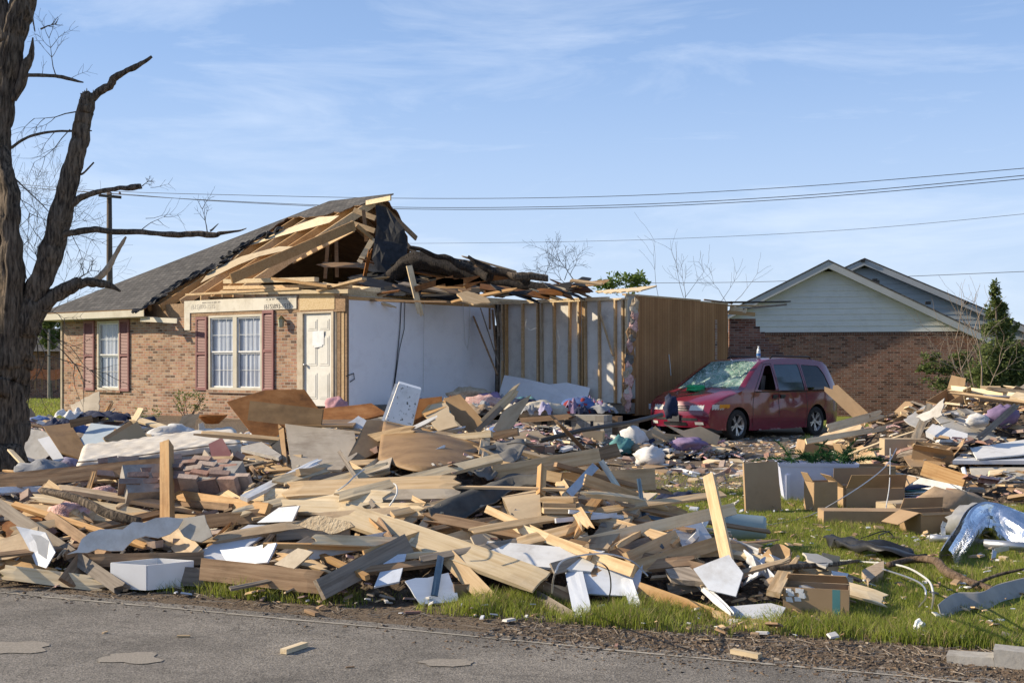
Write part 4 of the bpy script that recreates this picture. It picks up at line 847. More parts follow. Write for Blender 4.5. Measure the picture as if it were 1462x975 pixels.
for x, y, a, ln, w, dp in ((80, 187, -2.4, 30, 1.2, 1), (108, 160, 3.4, 60, 2.2, 2), (100, 185, 3.9, 70, 1.6, 1), (80, 109, 1.9, 55, 1.8, 2), (36, 0, -.9, 48, 5, 0), (58, 42, .2, 22, 3, 1), (203, 266, .6, 12, 2, 2), (215, 268, -.2, 26, 1, 1), (200, 330, .9, 40, 1.8, 1), (208, 312, .1, 46, 1, 1), (296, 332, 1.9, 34, 2, 2), (300, 330, .8, 16, 4, 0), (60, 108, 1.2, 18, 1, 1), (100, 113, .4, 26, 1, 1), (16, 250, -.6, 120, 2.5, 2), (2, 225, -1.0, 90, 2.5, 2), (6, 370, -1.1, 150, 4, 2), (55, 440, -.3, 40, 2, 2), (110, 400, .8, 24, 3, 2), (60, 400, 1.9, 50, 2, 2)):
    mb = MB(); twigs(mb, x, y, a, ln, w, dp, TD - .1, rr); mb.build('twig', twigm, tree)
# bare tree in the back
def baretree(label, x, yb, D, spec, mtl=twigm, name='bare_tree'):
    t = empty(name, W(x, yb, D), label, 'tree', None); t.location.z = 0; r_ = random.Random(int(x))
    mb = MB(); mb.tube([(t.location.x, D, 0), W(x, spec[0][1], D)], [spec[0][3] / F * D, spec[0][3] / F * D * .7], 7); mb.build('trunk', mtl, t)
    mb = MB()
    for sx, sy, a, w, ln, dp in spec: twigs(mb, sx, sy, a, ln, w, dp, D, r_)
    mb.build('crown', mtl, t); return t
greytwig = mat('hazy twigs', [(.22, .20, .17), (.32, .29, .25)], var=0, bump=0)
baretree('bare grey tree standing far behind the broken tree trunk', 70, 560, 46, [(60, 470, 1.5, 2.2, 120, 3), (56, 450, 2.1, 1.8, 120, 3), (66, 450, 1.1, 1.6, 80, 3), (75, 470, .7, 1.6, 60, 3), (45, 420, 1.7, 1.8, 130, 4)], greytwig)
baretree('thin bare sapling rising behind the brown panelled wall', 980, 560, 50, [(978, 430, 1.55, 1.2, 44, 2), (978, 425, 1.0, 1, 60, 1), (976, 425, 2.1, 1, 70, 1), (940, 425, 2.0, .9, 80, 1), (1030, 430, 1.2, 1, 45, 1)], greytwig)
baretree('bare leaning shoots behind the neighbour\'s broken eave', 1044, 560, 44, [(1036, 430, 2.0, 1, 40, 2), (1050, 430, .9, 1, 50, 1)], greytwig)
# leafy things
def leaves(mb, cen, rad, n, size, rr, flat=1.0, fn=None):
    for _ in range(n):
        while True:
            d = Vector((rr.uniform(-1, 1), rr.uniform(-1, 1), rr.uniform(-1, 1)))
            if d.length < 1: break
        p = Vector(cen) + Vector((d.x * rad[0], d.y * rad[1], d.z * rad[2])); s = size * rr.uniform(.5, 1.3)
        a = Vector((rr.uniform(-1, 1), rr.uniform(-1, 1), rr.uniform(-.4, 1))).normalized() * s; b = a.orthogonal().normalized() * s * .4
        b.rotate(Matrix.Rotation(rr.uniform(0, 6.28), 3, a.normalized())); mb.face([p, p + a * .5 + b * .5, p + a, p + a * .5 - b * .5])
def cedar_tree(label, name, cx, yb, D, clumps, n, mtl, size=.11, stem=True, seed=1, cat='tree'):
    rr = random.Random(seed); t = empty(name, W(cx, yb, D), label, cat); t.location.z = 0
    mb = MB()
    for x, y, rx, ry, k in clumps:
        c = W(x, y, D + rr.uniform(-.2, .2)); R_ = rx / F * D
        for j in range(k):   # sub clumps with gaps
            a, b = rr.uniform(0, 6.28), rr.random() ** .5; cc = c + Vector((math.cos(a) * b * R_, rr.uniform(-.5, .5) * R_, math.sin(a) * b * ry / F * D)); q = R_ * rr.uniform(.14, .34)
            leaves(mb, cc, (q * .55, q * .55, q * 1.25) if k < 200 and cat != 'bush' else (q * 1.3, q, q * .45), n, size * .8, rr)
    mb.build('crown', mtl, t, uv=False)
    if stem: mb = MB(); top = min(clumps, key=lambda c: c[1]); mb.tube([(t.location.x, D, 0), W(top[0], top[1], D)], [.07, .015], 7); mb.build('trunk', twigm, t)
    return t
cedar_tree('tall ragged cedar tree at the corner of the dark brick house', 'cedar_tree', 1425, 575, 30, [(1422, 420, 7, 20, 16), (1424, 446, 16, 16, 34), (1428, 474, 26, 16, 60), (1430, 505, 36, 18, 100), (1428, 535, 44, 20, 150), (1430, 560, 44, 14, 80), (1458, 530, 16, 26, 26)], 30, cedar, .13, seed=3)
cedar_tree('low spreading cedar bush beside the tall ragged cedar', 'cedar_bush', 1345, 575, 29, [(1330, 510, 12, 5, 12), (1345, 525, 26, 9, 36), (1322, 529, 12, 4, 10), (1350, 545, 30, 12, 50), (1370, 515, 14, 14, 24)], 26, cedar, .11, stem=False, seed=4, cat='bush')
baretree('dead bare shrub stems sticking up in front of the cedar', 1396, 570, 28, [(1398, 575, 1.65, 3, 105, 1), (1388, 570, 1.95, 2.4, 90, 2), (1384, 560, 2.0, 2, 80, 2), (1404, 575, 1.1, 2, 80, 2), (1392, 560, 1.6, 1.6, 90, 2), (1400, 470, 1.5, 1.6, 40, 1)], barewood, 'dead_shrub')
cedar_tree('bright green treetop showing over the panelled wall', 'leafy_tree', 893, 560, 60, [(893, 404, 30, 10, 46), (864, 409, 16, 6, 20), (908, 399, 14, 8, 20)], 9, leafg, .34, seed=8)
cedar_tree('far evergreen seen between the trunk and the brick corner', 'evergreen_tree', 74, 560, 58, [(74, 478, 16, 18, 50), (66, 460, 10, 12, 20)], 26, cedar, .3, seed=9)
bu = empty('foundation_shrub', W(268, 600, 26.5), 'small leafy shrub against the tan brick under the double window', 'shrub')
rr = random.Random(11); mb = MB()
for k in range(26): leaves(mb, W(R.uniform(248, 292), R.uniform(562, 584), 28.6), (.12, .12, .1), 14, .07, rr)
mb.build('foliage', leafg, bu, uv=False); mb = MB()
for k in range(8): mb.tube([W(268 + R.uniform(-4, 4), 604, 28.6), W(R.uniform(244, 296), R.uniform(560, 580), 28.6)], [.012, .004], 5)
mb.build('stem', twigm, bu)
bu = empty('foundation_shrub', W(210, 600, 27), 'yellow green sprig of shrub low on the tan brick near the mattress', 'shrub'); mb = MB()
for k in range(12): leaves(mb, W(R.uniform(196, 226), R.uniform(584, 600), 28.8), (.12, .12, .08), 14, .06, rr)
mb.build('foliage', leafg, bu, uv=False)
# ------------------------------------------------------------------ minivan (local: x back from nose, y to its own left = +, z up)
VF = Vector((-.731, -.682, 0)); VL = Vector((.682, -.731, 0))      # forward, its left side
wf = W(1053, 630, 27.3); VLn = 4.85; AX1, AX2, WR = .95, 3.87, .335
vorg = Vector((wf.x, wf.y, 0)) + (VF * AX1 - VL * .93) * 1.05
VM = Matrix((-VF, VL, Vector((0, 0, 1)))).transposed().to_4x4(); VM.translation = vorg
van = empty('minivan', vorg, 'dusty maroon minivan with a shattered windscreen and dented side', 'minivan')
VR = (Matrix((-VF, VL, Vector((0, 0, 1)))).transposed() * 1.05).to_4x4()
maroon = mat('maroon car paint', [(.155, .007, .024), (.19, .011, .032)], (2, 2, 2), 1, .22, 0, stain=(.20, .13, .11), stain_amt=.08, var=0, spec=.6)
maroon.node_tree.nodes['Principled BSDF'].inputs['Coat Weight'].default_value = .6
def vb(mb, name, mats, smooth=True, parent=None, solid=0):
    o = mb.build(name, mats, None, smooth=smooth, M=VR if parent is None else Matrix.Identity(4), solid=solid); o.parent = parent or van; return o
top = [(.20, .30), (.16, .42), (.17, .60), (.20, .70), (.27, .80), (.45, .88), (.75, .97), (1.05, 1.05), (1.12, 1.07), (1.45, 1.30), (1.80, 1.52), (2.08, 1.66), (2.35, 1.715), (2.9, 1.745), (3.5, 1.745), (4.1, 1.72), (4.45, 1.67), (4.60, 1.58), (4.72, 1.25), (4.80, 1.02), (4.85, .85), (4.85, .5), (4.83, .32)]
def hw(x, z):
    w = .965 - .05 * sm(.5, .25, z) if False else .965
    if z < .5: w -= .03 * (1 - z / .5)
    if z > 1.02: w -= .26 * ((z - 1.02) / .70) ** 1.15
    elif z > .8: w -= .012 * (z - .8) / .22
    if x < .8: w -= .30 * (1 - x / .8) ** 2.2
    if x > 4.3: w -= .10 * ((x - 4.3) / .55) ** 2
    dent = 0
    if 1.4 < x < 4.2 and .5 < z < 1.02: dent = (.020 * noise.noise(Vector((x * 1.7, z * 2.2, 4))) - .03 * math.exp(-((x - 2.25 - .5 * (z - .8)) / .2) ** 2 - ((z - .82) / .12) ** 2) - .03 * math.exp(-((x - 3.0) / .18) ** 2 - ((z - .85) / .1) ** 2)) * sm(.5, .65, z) * sm(1.02, .9, z)
    return w - .03 * math.exp(-((z - .72) / .05) ** 2) * 0 + dent
def rounded(poly, r=.06, n=4):
    out = []
    for i in range(len(poly)):
        a, b, c = Vector(poly[i - 1]), Vector(poly[i]), Vector(poly[(i + 1) % len(poly)]); d1 = (a - b); d2 = (c - b); q = min(r, d1.length * .4, d2.length * .4); p1 = b + d1.normalized() * q; p2 = b + d2.normalized() * q
        for k in range(n + 1): t = k / n; out.append(tuple((1 - t) ** 2 * p1 + 2 * t * (1 - t) * b + t * t * p2))
    return out
def inpoly(p, poly):
    c = False; j = len(poly) - 1
    for i in range(len(poly)):
        if (poly[i][1] > p[1]) != (poly[j][1] > p[1]) and p[0] < (poly[j][0] - poly[i][0]) * (p[1] - poly[i][1]) / (poly[j][1] - poly[i][1]) + poly[i][0]: c = not c
        j = i
    return c
winF = rounded([(1.62, 1.07), (2.30, 1.05), (2.36, 1.60), (2.16, 1.585)], .05)
winM = rounded([(2.42, 1.05), (3.40, 1.04), (3.42, 1.62), (2.48, 1.615)], .05)
winR = rounded([(3.50, 1.04), (4.44, 1.06), (4.34, 1.40), (4.20, 1.58), (3.52, 1.61)], .06)
def arch(cx, r=.39):
    return [(cx + r * math.cos(a), .335 + r * math.sin(a)) for a in np.linspace(math.pi + .32, -.32, 22)]
side = top + [(4.70, .25), (AX2 + .37, .22)] + arch(AX2)[::-1] + [(AX2 - .38, .21), (AX1 + .38, .21)] + arch(AX1)[::-1] + [(AX1 - .37, .24), (.35, .25)]
def cdt(outer, holes, step):
    vs = []; es = []
    for loop in [outer] + holes:
        b = len(vs); L_ = []
        for i in range(len(loop)):
            a, c = Vector(loop[i]), Vector(loop[(i + 1) % len(loop)]); k = max(1, int((c - a).length / step))
            for q in range(k): L_.append(a.lerp(c, q / k))
        vs += L_; es += [(b + i, b + (i + 1) % len(L_)) for i in range(len(L_))]
    xs_ = [v[0] for v in outer]; ys_ = [v[1] for v in outer]; x = min(xs_) + step / 2
    while x < max(xs_):
        y = min(ys_) + step / 2
        while y < max(ys_):
            if inpoly((x, y), outer) and not any(inpoly((x, y), h) for h in holes): vs.append(Vector((x + .13 * step * math.sin(y * 91), y)))
            y += step
        x += step
    r = delaunay_2d_cdt(vs, es, [], 0, 1e-5); ov, of_ = r[0], r[2]; fs = []
    for f in of_:
        c = sum((ov[i] for i in f), Vector((0, 0))) / len(f)
        if inpoly(c, outer) and not any(inpoly(c, h) for h in holes): fs.append(f)
    return ov, fs
ov, fs = cdt(side, [winF, winM, winR], .055)
mb = MB()
for sg in (1, -1):
    b = len(mb.v); mb.v += [(v[0], sg * hw(v[0], v[1]), v[1]) for v in ov]
    for f in fs: g = [b + i for i in f]; mb.f.append(tuple(g if sg < 0 else g[::-1])); mb.m.append(0)
# strip over the top; crown & nose bulge
def toppt(i, t):
    x, z = top[i]; y = hw(x, z) * t; e = 1 - t * t
    bul = .16 if i <= 4 else (.12 if i == 5 else .0); cr = .0 if i < 4 else (.045 if i < 9 else .0 if i > 18 else .035)
    if i in (9, 10): cr = .02; bul = .10
    if i in (8, 11): bul = .06
    if i > 17: bul = -.05
    return (x - bul * e, y, z + cr * e)
NT = 14
ws_cells = []; gl = MB(); rgl = MB()
for i in range(len(top) - 1):
    for j in range(NT):
        t0, t1 = -1 + 2 * j / NT, -1 + 2 * (j + 1) / NT; q = [toppt(i, t0), toppt(i, t1), toppt(i + 1, t1), toppt(i + 1, t0)]
        if 8 <= i <= 10 and 1 <= j <= NT - 2: gl.face(q); continue
        if i in (17, 18) and 1 <= j <= NT - 2: rgl.face(q); continue
        if i in (1, 2) and 3 <= j <= NT - 4 and False: continue
        mb.face(q)
bm_ = bmesh.new(); me_ = bpy.data.meshes.new('t'); me_.from_pydata(mb.v, [], mb.f); bm_.from_mesh(me_); bmesh.ops.remove_doubles(bm_, verts=bm_.verts, dist=.004); bmesh.ops.recalc_face_normals(bm_, faces=bm_.faces)
mb2 = MB(); mb2.v = [tuple(v.co) for v in bm_.verts]; bm_.verts.index_update(); mb2.f = [tuple(v.index for v in f.verts) for f in bm_.faces]; mb2.m = [0] * len(mb2.f); bm_.free()
body = vb(mb2, 'body', maroon)
md = body.modifiers.new('es', 'EDGE_SPLIT'); md.split_angle = math.radians(38)
# shattered windscreen: crumpled sheet of green white glass
def shatter():
    m = bpy.data.materials.new('shattered glass'); m.use_nodes = True; t = m.node_tree; n = t.nodes; l = t.links.new; b = n['Principled BSDF']; b.inputs['Roughness'].default_value = .25
    tc = n.new('ShaderNodeTexCoord'); v1 = node(n, 'ShaderNodeTexVoronoi', feature='DISTANCE_TO_EDGE'); v1.inputs['Scale'].default_value = 9; v2 = node(n, 'ShaderNodeTexVoronoi', feature='DISTANCE_TO_EDGE'); v2.inputs['Scale'].default_value = 30
    ns = n.new('ShaderNodeTexNoise'); ns.inputs['Scale'].default_value = 2.6; ns.inputs['Detail'].default_value = 6
    for q in (v1, v2, ns): l(tc.outputs['Object'], q.inputs['Vector'])
    r1 = n.new('ShaderNodeMapRange'); r1.inputs['From Max'].default_value = .06; r1.inputs['To Min'].default_value = 1; r1.inputs['To Max'].default_value = 0; l(v1.outputs['Distance'], r1.inputs[0])
    r2 = n.new('ShaderNodeMapRange'); r2.inputs['From Max'].default_value = .02; r2.inputs['To Min'].default_value = .8; r2.inputs['To Max'].default_value = 0; l(v2.outputs['Distance'], r2.inputs[0])
    r3 = n.new('ShaderNodeMapRange'); r3.inputs['From Min'].default_value = .38; r3.inputs['From Max'].default_value = .62; l(ns.outputs['Fac'], r3.inputs[0])
    mxx = node(n, 'ShaderNodeMath', operation='MAXIMUM'); l(r1.outputs[0], mxx.inputs[0]); l(r2.outputs[0], mxx.inputs[1])
    ad = node(n, 'ShaderNodeMath', operation='MULTIPLY_ADD'); ad.inputs[1].default_value = .6; l(r3.outputs[0], ad.inputs[0]); l(mxx.outputs[0], ad.inputs[2]); ad.use_clamp = True
    rp = n.new('ShaderNodeValToRGB'); e = rp.color_ramp.elements; e[0].color = (.03, .07, .055, 1); e[1].color = (.62, .70, .64, 1); q = e.new(.5); q.color = (.22, .36, .29, 1); l(ad.outputs[0], rp.inputs[0]); l(rp.outputs[0], b.inputs['Base Color'])
    bp = n.new('ShaderNodeBump'); bp.inputs['Strength'].default_value = .8; bp.inputs['Distance'].default_value = .02; l(mxx.outputs[0], bp.inputs['Height']); l(bp.outputs[0], b.inputs['Normal']); return m
mb = MB()
def wsp(a, t):
    k = 8 + 3 * a; i = min(10, int(k)); f = k - i; p = Vector(toppt(i, t)).lerp(Vector(toppt(i + 1, t)), f); s_ = math.sin(a * math.pi) * (1 - t * t)
    return p + Vector((.55, 0, -.8)) * s_ * (.10 + .10 * nz(a * 3.1, t * 3, 2) + .05 * nz(a * 9, t * 9, 3))
mb.grid(lambda a, b: wsp(a, -.857 + 1.714 * b), 22, 30); vb(mb, 'windscreen', shatter(), smooth=False)
vb(rgl, 'rear_window', tintglass)
# side windows & interior
for poly, nm, mt_ in ((winM, 'side_window', None), (winR, 'side_window', None)):
    for sg in (1, -1):
        mb = MB(); v_, f_ = cdt(poly, [], .12)
        for f in f_: mb.face([(v_[i][0], sg * (hw(v_[i][0], v_[i][1]) - .012), v_[i][1]) for i in (f if sg < 0 else f[::-1])])
        vb(mb, nm, mat('dark tinted pane', [(.030, .045, .055), (.05, .075, .09)], var=0, rough=.08, bump=0, spec=.7) if poly is winM else tintglass)
intm = mat('grey interior', [(.06, .055, .055), (.11, .10, .10)], var=0)
mb = MB(); mb.box((2.75, 0, .40), (3.7, 1.7, .12)); vb(mb, 'floor_pan', intm, False)
for x in (1.9, 2.9, 3.8):
    for y in ((-.42, .42) if x < 3.5 else (0,)):
        mb = MB(); wd = .5 if x < 3.5 else 1.3; mb.box((x, y, .72), (.5, wd, .16)); mb.box((x + .3, y, 1.05), (.14, wd, .66), Matrix.Rotation(.18, 4, 'Y')); mb.box((x + .37, y, 1.44), (.09, .26, .16)); vb(mb, 'seat', intm, False)
mb = MB(); mb.box((1.35, 0, .95), (.5, 1.6, .22)); vb(mb, 'dashboard', intm, False)
# dark rubber, lamps, grille, trims
rub = mat('tyre rubber', [(.018, .017, .016), (.05, .045, .04)], (9, 9, 9), 3, .9, .3, var=0)
rimm = mat('alloy rim', [(.40, .38, .36), (.56, .54, .52)], (9, 9, 9), 3, .35, .1, metallic=.7, stain=(.16, .12, .09), stain_amt=.5, var=0)
def sidestrip(mb, pts, w, off=.004, sg=1):
    for a, b in zip(pts, pts[1:]):
        d = Vector((b[0] - a[0], b[1] - a[1])).normalized(); n_ = Vector((-d.y, d.x)) * w / 2
        q = [(a[0] - n_.x, a[1] - n_.y), (b[0] - n_.x, b[1] - n_.y), (b[0] + n_.x, b[1] + n_.y), (a[0] + n_.x, a[1] + n_.y)]
        mb.face([(x, sg * (hw(x, z) + off), z) for x, z in q])
for sg in (1, -1):
    for pts in ([(1.44, .28), (1.45, .75), (1.52, 1.06), (2.12, 1.62), (2.39, 1.64), (2.40, 1.05), (2.40, .28)], [(2.40, 1.02), (3.46, 1.0), (3.47, .45), (3.40, .28)], [(3.46, 1.0), (3.47, 1.63)]):
        mb = MB(); sub = []
        for a, b in zip(pts, pts[1:]):
            k = max(1, int(math.dist(a, b) / .08)); sub += [(a[0] + (b[0] - a[0]) * i / k, a[1] + (b[1] - a[1]) * i / k) for i in range(k)]
        sidestrip(mb, sub + [pts[-1]], .013, sg=sg); vb(mb, 'door_seam', blackp, False)
    mb = MB(); sidestrip(mb, [(x, 1.028) for x in np.arange(1.55, 4.5, .08)], .022, .006, sg); vb(mb, 'belt_moulding', blackp, False)
    mb = MB(); sidestrip(mb, [(x, .42) for x in np.arange(1.42, 3.4, .08)], .10, .012, sg); vb(mb, 'sill_moulding', maroon, False)
    for x in (2.26, 2.54):
        mb = MB(); mb.box((x, sg * (hw(x, .93) + .012), .93), (.17, .03, .05)); mb.box((x, sg * (hw(x, .93) + .005), .895), (.15, .012, .045)); vb(mb, 'door_handle', blackp, False)
    for cx in (AX1, AX2):
        Mw = Matrix.Translation((cx, sg * .84, .335)) @ Matrix.Rotation(math.radians(-90 * sg), 4, 'X')
        wh = bpy.data.objects.new('wheel', None); COL.objects.link(wh); wh.parent = van; wh.matrix_local = Matrix.Identity(4)
        mb = MB(); mb.lathe([(.225, -.10), (.29, -.105), (.325, -.09), (.335, -.05), (.335, .05), (.325, .09), (.29, .105), (.225, .095)], 36, Mw); vb(mb, 'tyre', rub, parent=None); bpy.data.objects[-1] if False else None
        ty = COL.objects[-1]; ty.parent = wh
        mb = MB(); mb.lathe([(.225, -.10), (.215, .0), (.20, .05), (.225, .093), (.235, .095)], 36, Mw); mb.lathe([(0, .065), (.06, .063), (.065, .04)], 20, Mw)
        for k in range(5):
            for da in (-.16, .16):
                a = 2 * math.pi * k / 5 + .3
                p = Vector((.05 * math.cos(a), .05 * math.sin(a), .055)); q = Vector((.215 * math.cos(a + da), .215 * math.sin(a + da), .078)); b = len(mb.v); mb.bar(p, q, .034, .022, (0, 0, 1))
                for vi in range(b, len(mb.v)): mb.v[vi] = tuple(Mw @ Vector(mb.v[vi]))
        vb(mb, 'rim', rimm, False); COL.objects[-1].parent = wh
        mb = MB(); mb.lathe([(0, .0), (.2, .0)], 24, Mw); vb(mb, 'brake_disc', blackp, False); COL.objects[-1].parent = wh
        mb = MB(); n_ = 18
        for k in range(n_):
            a0, a1 = math.pi * k / n_, math.pi * (k + 1) / n_
            mb.face([(cx + .39 * math.cos(a), y, .335 + .39 * math.sin(a)) for a, y in ((a0, sg * .94), (a1, sg * .94), (a1, sg * .55), (a0, sg * .55))])
        vb(mb, 'wheel_well', blackp, False)
    # mirrors
    mb = MB(); mb.grid(lambda a, b: Vector((1.72 + .09 * math.sin(b * math.pi) * math.cos(a * 6.283), sg * (1.02 + .10 * math.cos(b * math.pi)), 1.12 + .08 * math.sin(b * math.pi) * math.sin(a * 6.283))), 12, 8)
    if sg < 0: vb(mb, 'mirror', maroon)
    # head lamps
    lamp = mat('headlamp lens', [(.50, .50, .47), (.66, .66, .62)], (20, 2, 2), 2, .12, .2, var=0, spec=.8); amb = mat('amber lens', [(.62, .22, .02), (.72, .32, .04)], var=0, rough=.15, bump=.1)
    def fr(y, z, off=.012):   # point on the nose surface
        i = max(k for k in range(0, 6) if top[k][1] <= z); f = (z - top[i][1]) / (top[i + 1][1] - top[i][1]); yw = hw(top[i][0] + (top[i + 1][0] - top[i][0]) * f, z); t = max(-1, min(1, y / yw))
        p = Vector(toppt(i, t)).lerp(Vector(toppt(i + 1, t)), f); return Vector((p.x - off, y, z))
    if sg == 1:
        frp = fr
    def corner(y0, z):        # wrap round the corner: param by arc
        return None
    mb = MB(); ys = np.linspace(.36, .66, 6)
    for a, b in zip(ys, ys[1:]): mb.face([fr(sg * a, .66), fr(sg * b, .655), fr(sg * b, .775), fr(sg * a, .75)])
    xs2 = np.linspace(top[3][0] + .02, .50, 6)
    for a, b in zip(xs2, xs2[1:]): mb.face([(a, sg * (hw(a, .7) + .01), .665), (b, sg * (hw(b, .7) + .01), .70), (b, sg * (hw(b, .78) + .01), .79), (a, sg * (hw(a, .78) + .01), .775)])
    vb(mb, 'headlight', lamp, False)
    mb = MB(); xs2 = np.linspace(.36, .62, 4)
    for a, b in zip(xs2, xs2[1:]): mb.face([(a, sg * (hw(a, .7) + .030), .695), (b, sg * (hw(b, .7) + .030), .72), (b, sg * (hw(b, .78) + .030), .785), (a, sg * (hw(a, .78) + .030), .785)])
    vb(mb, 'turn_signal', amb, False)
    mb = MB(); mb.face([fr(sg * .50, .36), fr(sg * .68, .36), fr(sg * .68, .42), fr(sg * .50, .42)]); vb(mb, 'fog_light', lamp, False)
    mb = MB(); mb.face([(4.855, sg * .70, .75), (4.86, sg * .84, .75), (4.80, sg * .85, 1.1), (4.78, sg * .72, 1.1)]); mb.face([(4.70, sg * (hw(4.7, .8) + .01), .75), (4.84, sg * (hw(4.84, .8) + .01), .75), (4.78, sg * (hw(4.78, 1.05) + .01), 1.1), (4.68, sg * (hw(4.68, 1.05) + .01), 1.1)]); vb(mb, 'tail_light', mat('red lens', [(.3, .01, .01), (.4, .03, .02)], var=0, rough=.2), False)
mb = MB()
for z0, z1 in ((.645, .675), (.69, .72), (.735, .755)):
    ys = np.linspace(-.33, .33, 8)
    for a, b in zip(ys, ys[1:]): mb.face([frp(a, z0, .012), frp(b, z0, .012), frp(b, z1, .012), frp(a, z1, .012)])
vb(mb, 'grille', blackp, False)
mb = MB(); ys = np.linspace(-.55, .55, 10)
for a, b in zip(ys, ys[1:]): mb.face([frp(a, .45, .012), frp(b, .45, .012), frp(b, .50, .012), frp(a, .50, .012)])
for a, b in zip(ys[2:-2], ys[3:-2]): mb.face([frp(a, .34, .012), frp(b, .34, .012), frp(b, .41, .012), frp(a, .41, .012)])
vb(mb, 'bumper_intake', blackp, False)
mb = MB(); mb.box(frp(0, .50, .03), (.015, .31, .16)); vb(mb, 'number_plate_holder', mat('dark grey plate', [(.05, .05, .055), (.08, .08, .085)], var=0), False)
mb = MB()
for y0, y1 in ((-.5, -.05), (.05, .5)): mb.bar((1.06, y0, 1.115), (1.12, y1, 1.13), .02, .015)
vb(mb, 'wiper', blackp, False)
for y in (-.58, .58):
    mb = MB(); mb.tube([(2.6, y, 1.75), (2.7, y, 1.80), (4.1, y, 1.79), (4.2, y, 1.73)], .018, 6); vb(mb, 'roof_rail', blackp)
# things on the van
def vp(x, y, z): return vorg + VR.to_3x3() @ Vector((x, y, z))
c = vp(.92, -.15, 1.10); mb = MB(); q = Matrix.Rotation(.5, 4, 'Z')
mb.grid(lambda a, b: c + q.to_3x3() @ (Vector((math.copysign(abs(math.cos(a * 6.283)) ** .5, math.cos(a * 6.283)) * .22 * math.sin(b * math.pi) ** .4, math.copysign(abs(math.sin(a * 6.283)) ** .5, math.sin(a * 6.283)) * .14 * math.sin(b * math.pi) ** .4, -.08 * math.cos(b * math.pi))) * (1 + .2 * nz(a * 5, b * 5, 1))), 20, 10)
gb = empty('green_box', c, 'small crushed bright green box on the minivan hood', 'box'); mb.build('box_body', mat('bright green plastic', [(.01, .26, .08), (.03, .42, .16)], (9, 9, 9), 2, .5, .3, var=0), gb)
mb = MB(); mb.bar(c + Vector((-.1, -.05, .083)), c + Vector((.08, .0, .09)), .1, .004); mb.build('paper_label', whiteplastic, gb)
c = vp(2.5, .35, 1.745); bt_ = empty('plastic_bottle', c, 'clear plastic bottle with blue label standing on the van roof', 'bottle')
mb = MB(); mb.lathe([(0, 0), (.045, .005), (.048, .05), (.046, .15), (.04, .2), (.018, .24), (.017, .27)], 14, Matrix.Translation(c)); mb.build('bottle_body', mat('cloudy plastic', [(.5, .54, .58), (.66, .7, .74)], var=0, rough=.15, bump=.05), bt_, smooth=True)
mb = MB(); mb.lathe([(.0485, .06), (.0485, .12)], 14, Matrix.Translation(c)); mb.build('paper_label', mat('blue label', [(.05, .15, .4), (.1, .25, .55)], var=0), bt_, smooth=True)
mb = MB(); mb.lathe([(.02, .265), (.02, .29), (0, .292)], 10, Matrix.Translation(c)); mb.build('cap', whiteplastic, bt_)
_before = set(bpy.data.objects)
# ------------------------------------------------------------------ debris builders
HERO = []      # (px x, px y, phrase)
def pt(p):
    """(x, y) -> on the pile; (x, y, D) with D > 5 explicit distance; D < 5: lift above the pile"""
    if len(p) == 2: return hit(p[0], p[1], .03)
    if p[2] < 5: return hit(p[0], p[1], p[2])
    if p[2] < 14:
        h_ = hit(p[0], p[1]); return W(p[0], p[1], min(p[2], h_.y - .03))
    return W(*p)
def clear(Ps, gap=.045):
    if sum(p.y for p in Ps) / len(Ps) > 14.2: return Ps
    c0 = Vector((0, 0, EYE))
    def ok(Q):
        for i in range(len(Q)):
            for j in range(i, len(Q)):
                for f in ((0,) if i == j else (.2, .4, .5, .6, .8)):
                    p = Q[i].lerp(Q[j], f); h = pile(p.x, p.y, True)
                    if h > .03 and p.z < G(p.x, p.y) + h + gap * min(1, h * 5): return False
        return True
    for k in range(60):
        Q = [c0 + (p - c0) * (1 - .006 * k) for p in Ps]
        if min(q.z for q in Q) < -.05 and k: return Q
        if ok(Q): return Q
    return Ps
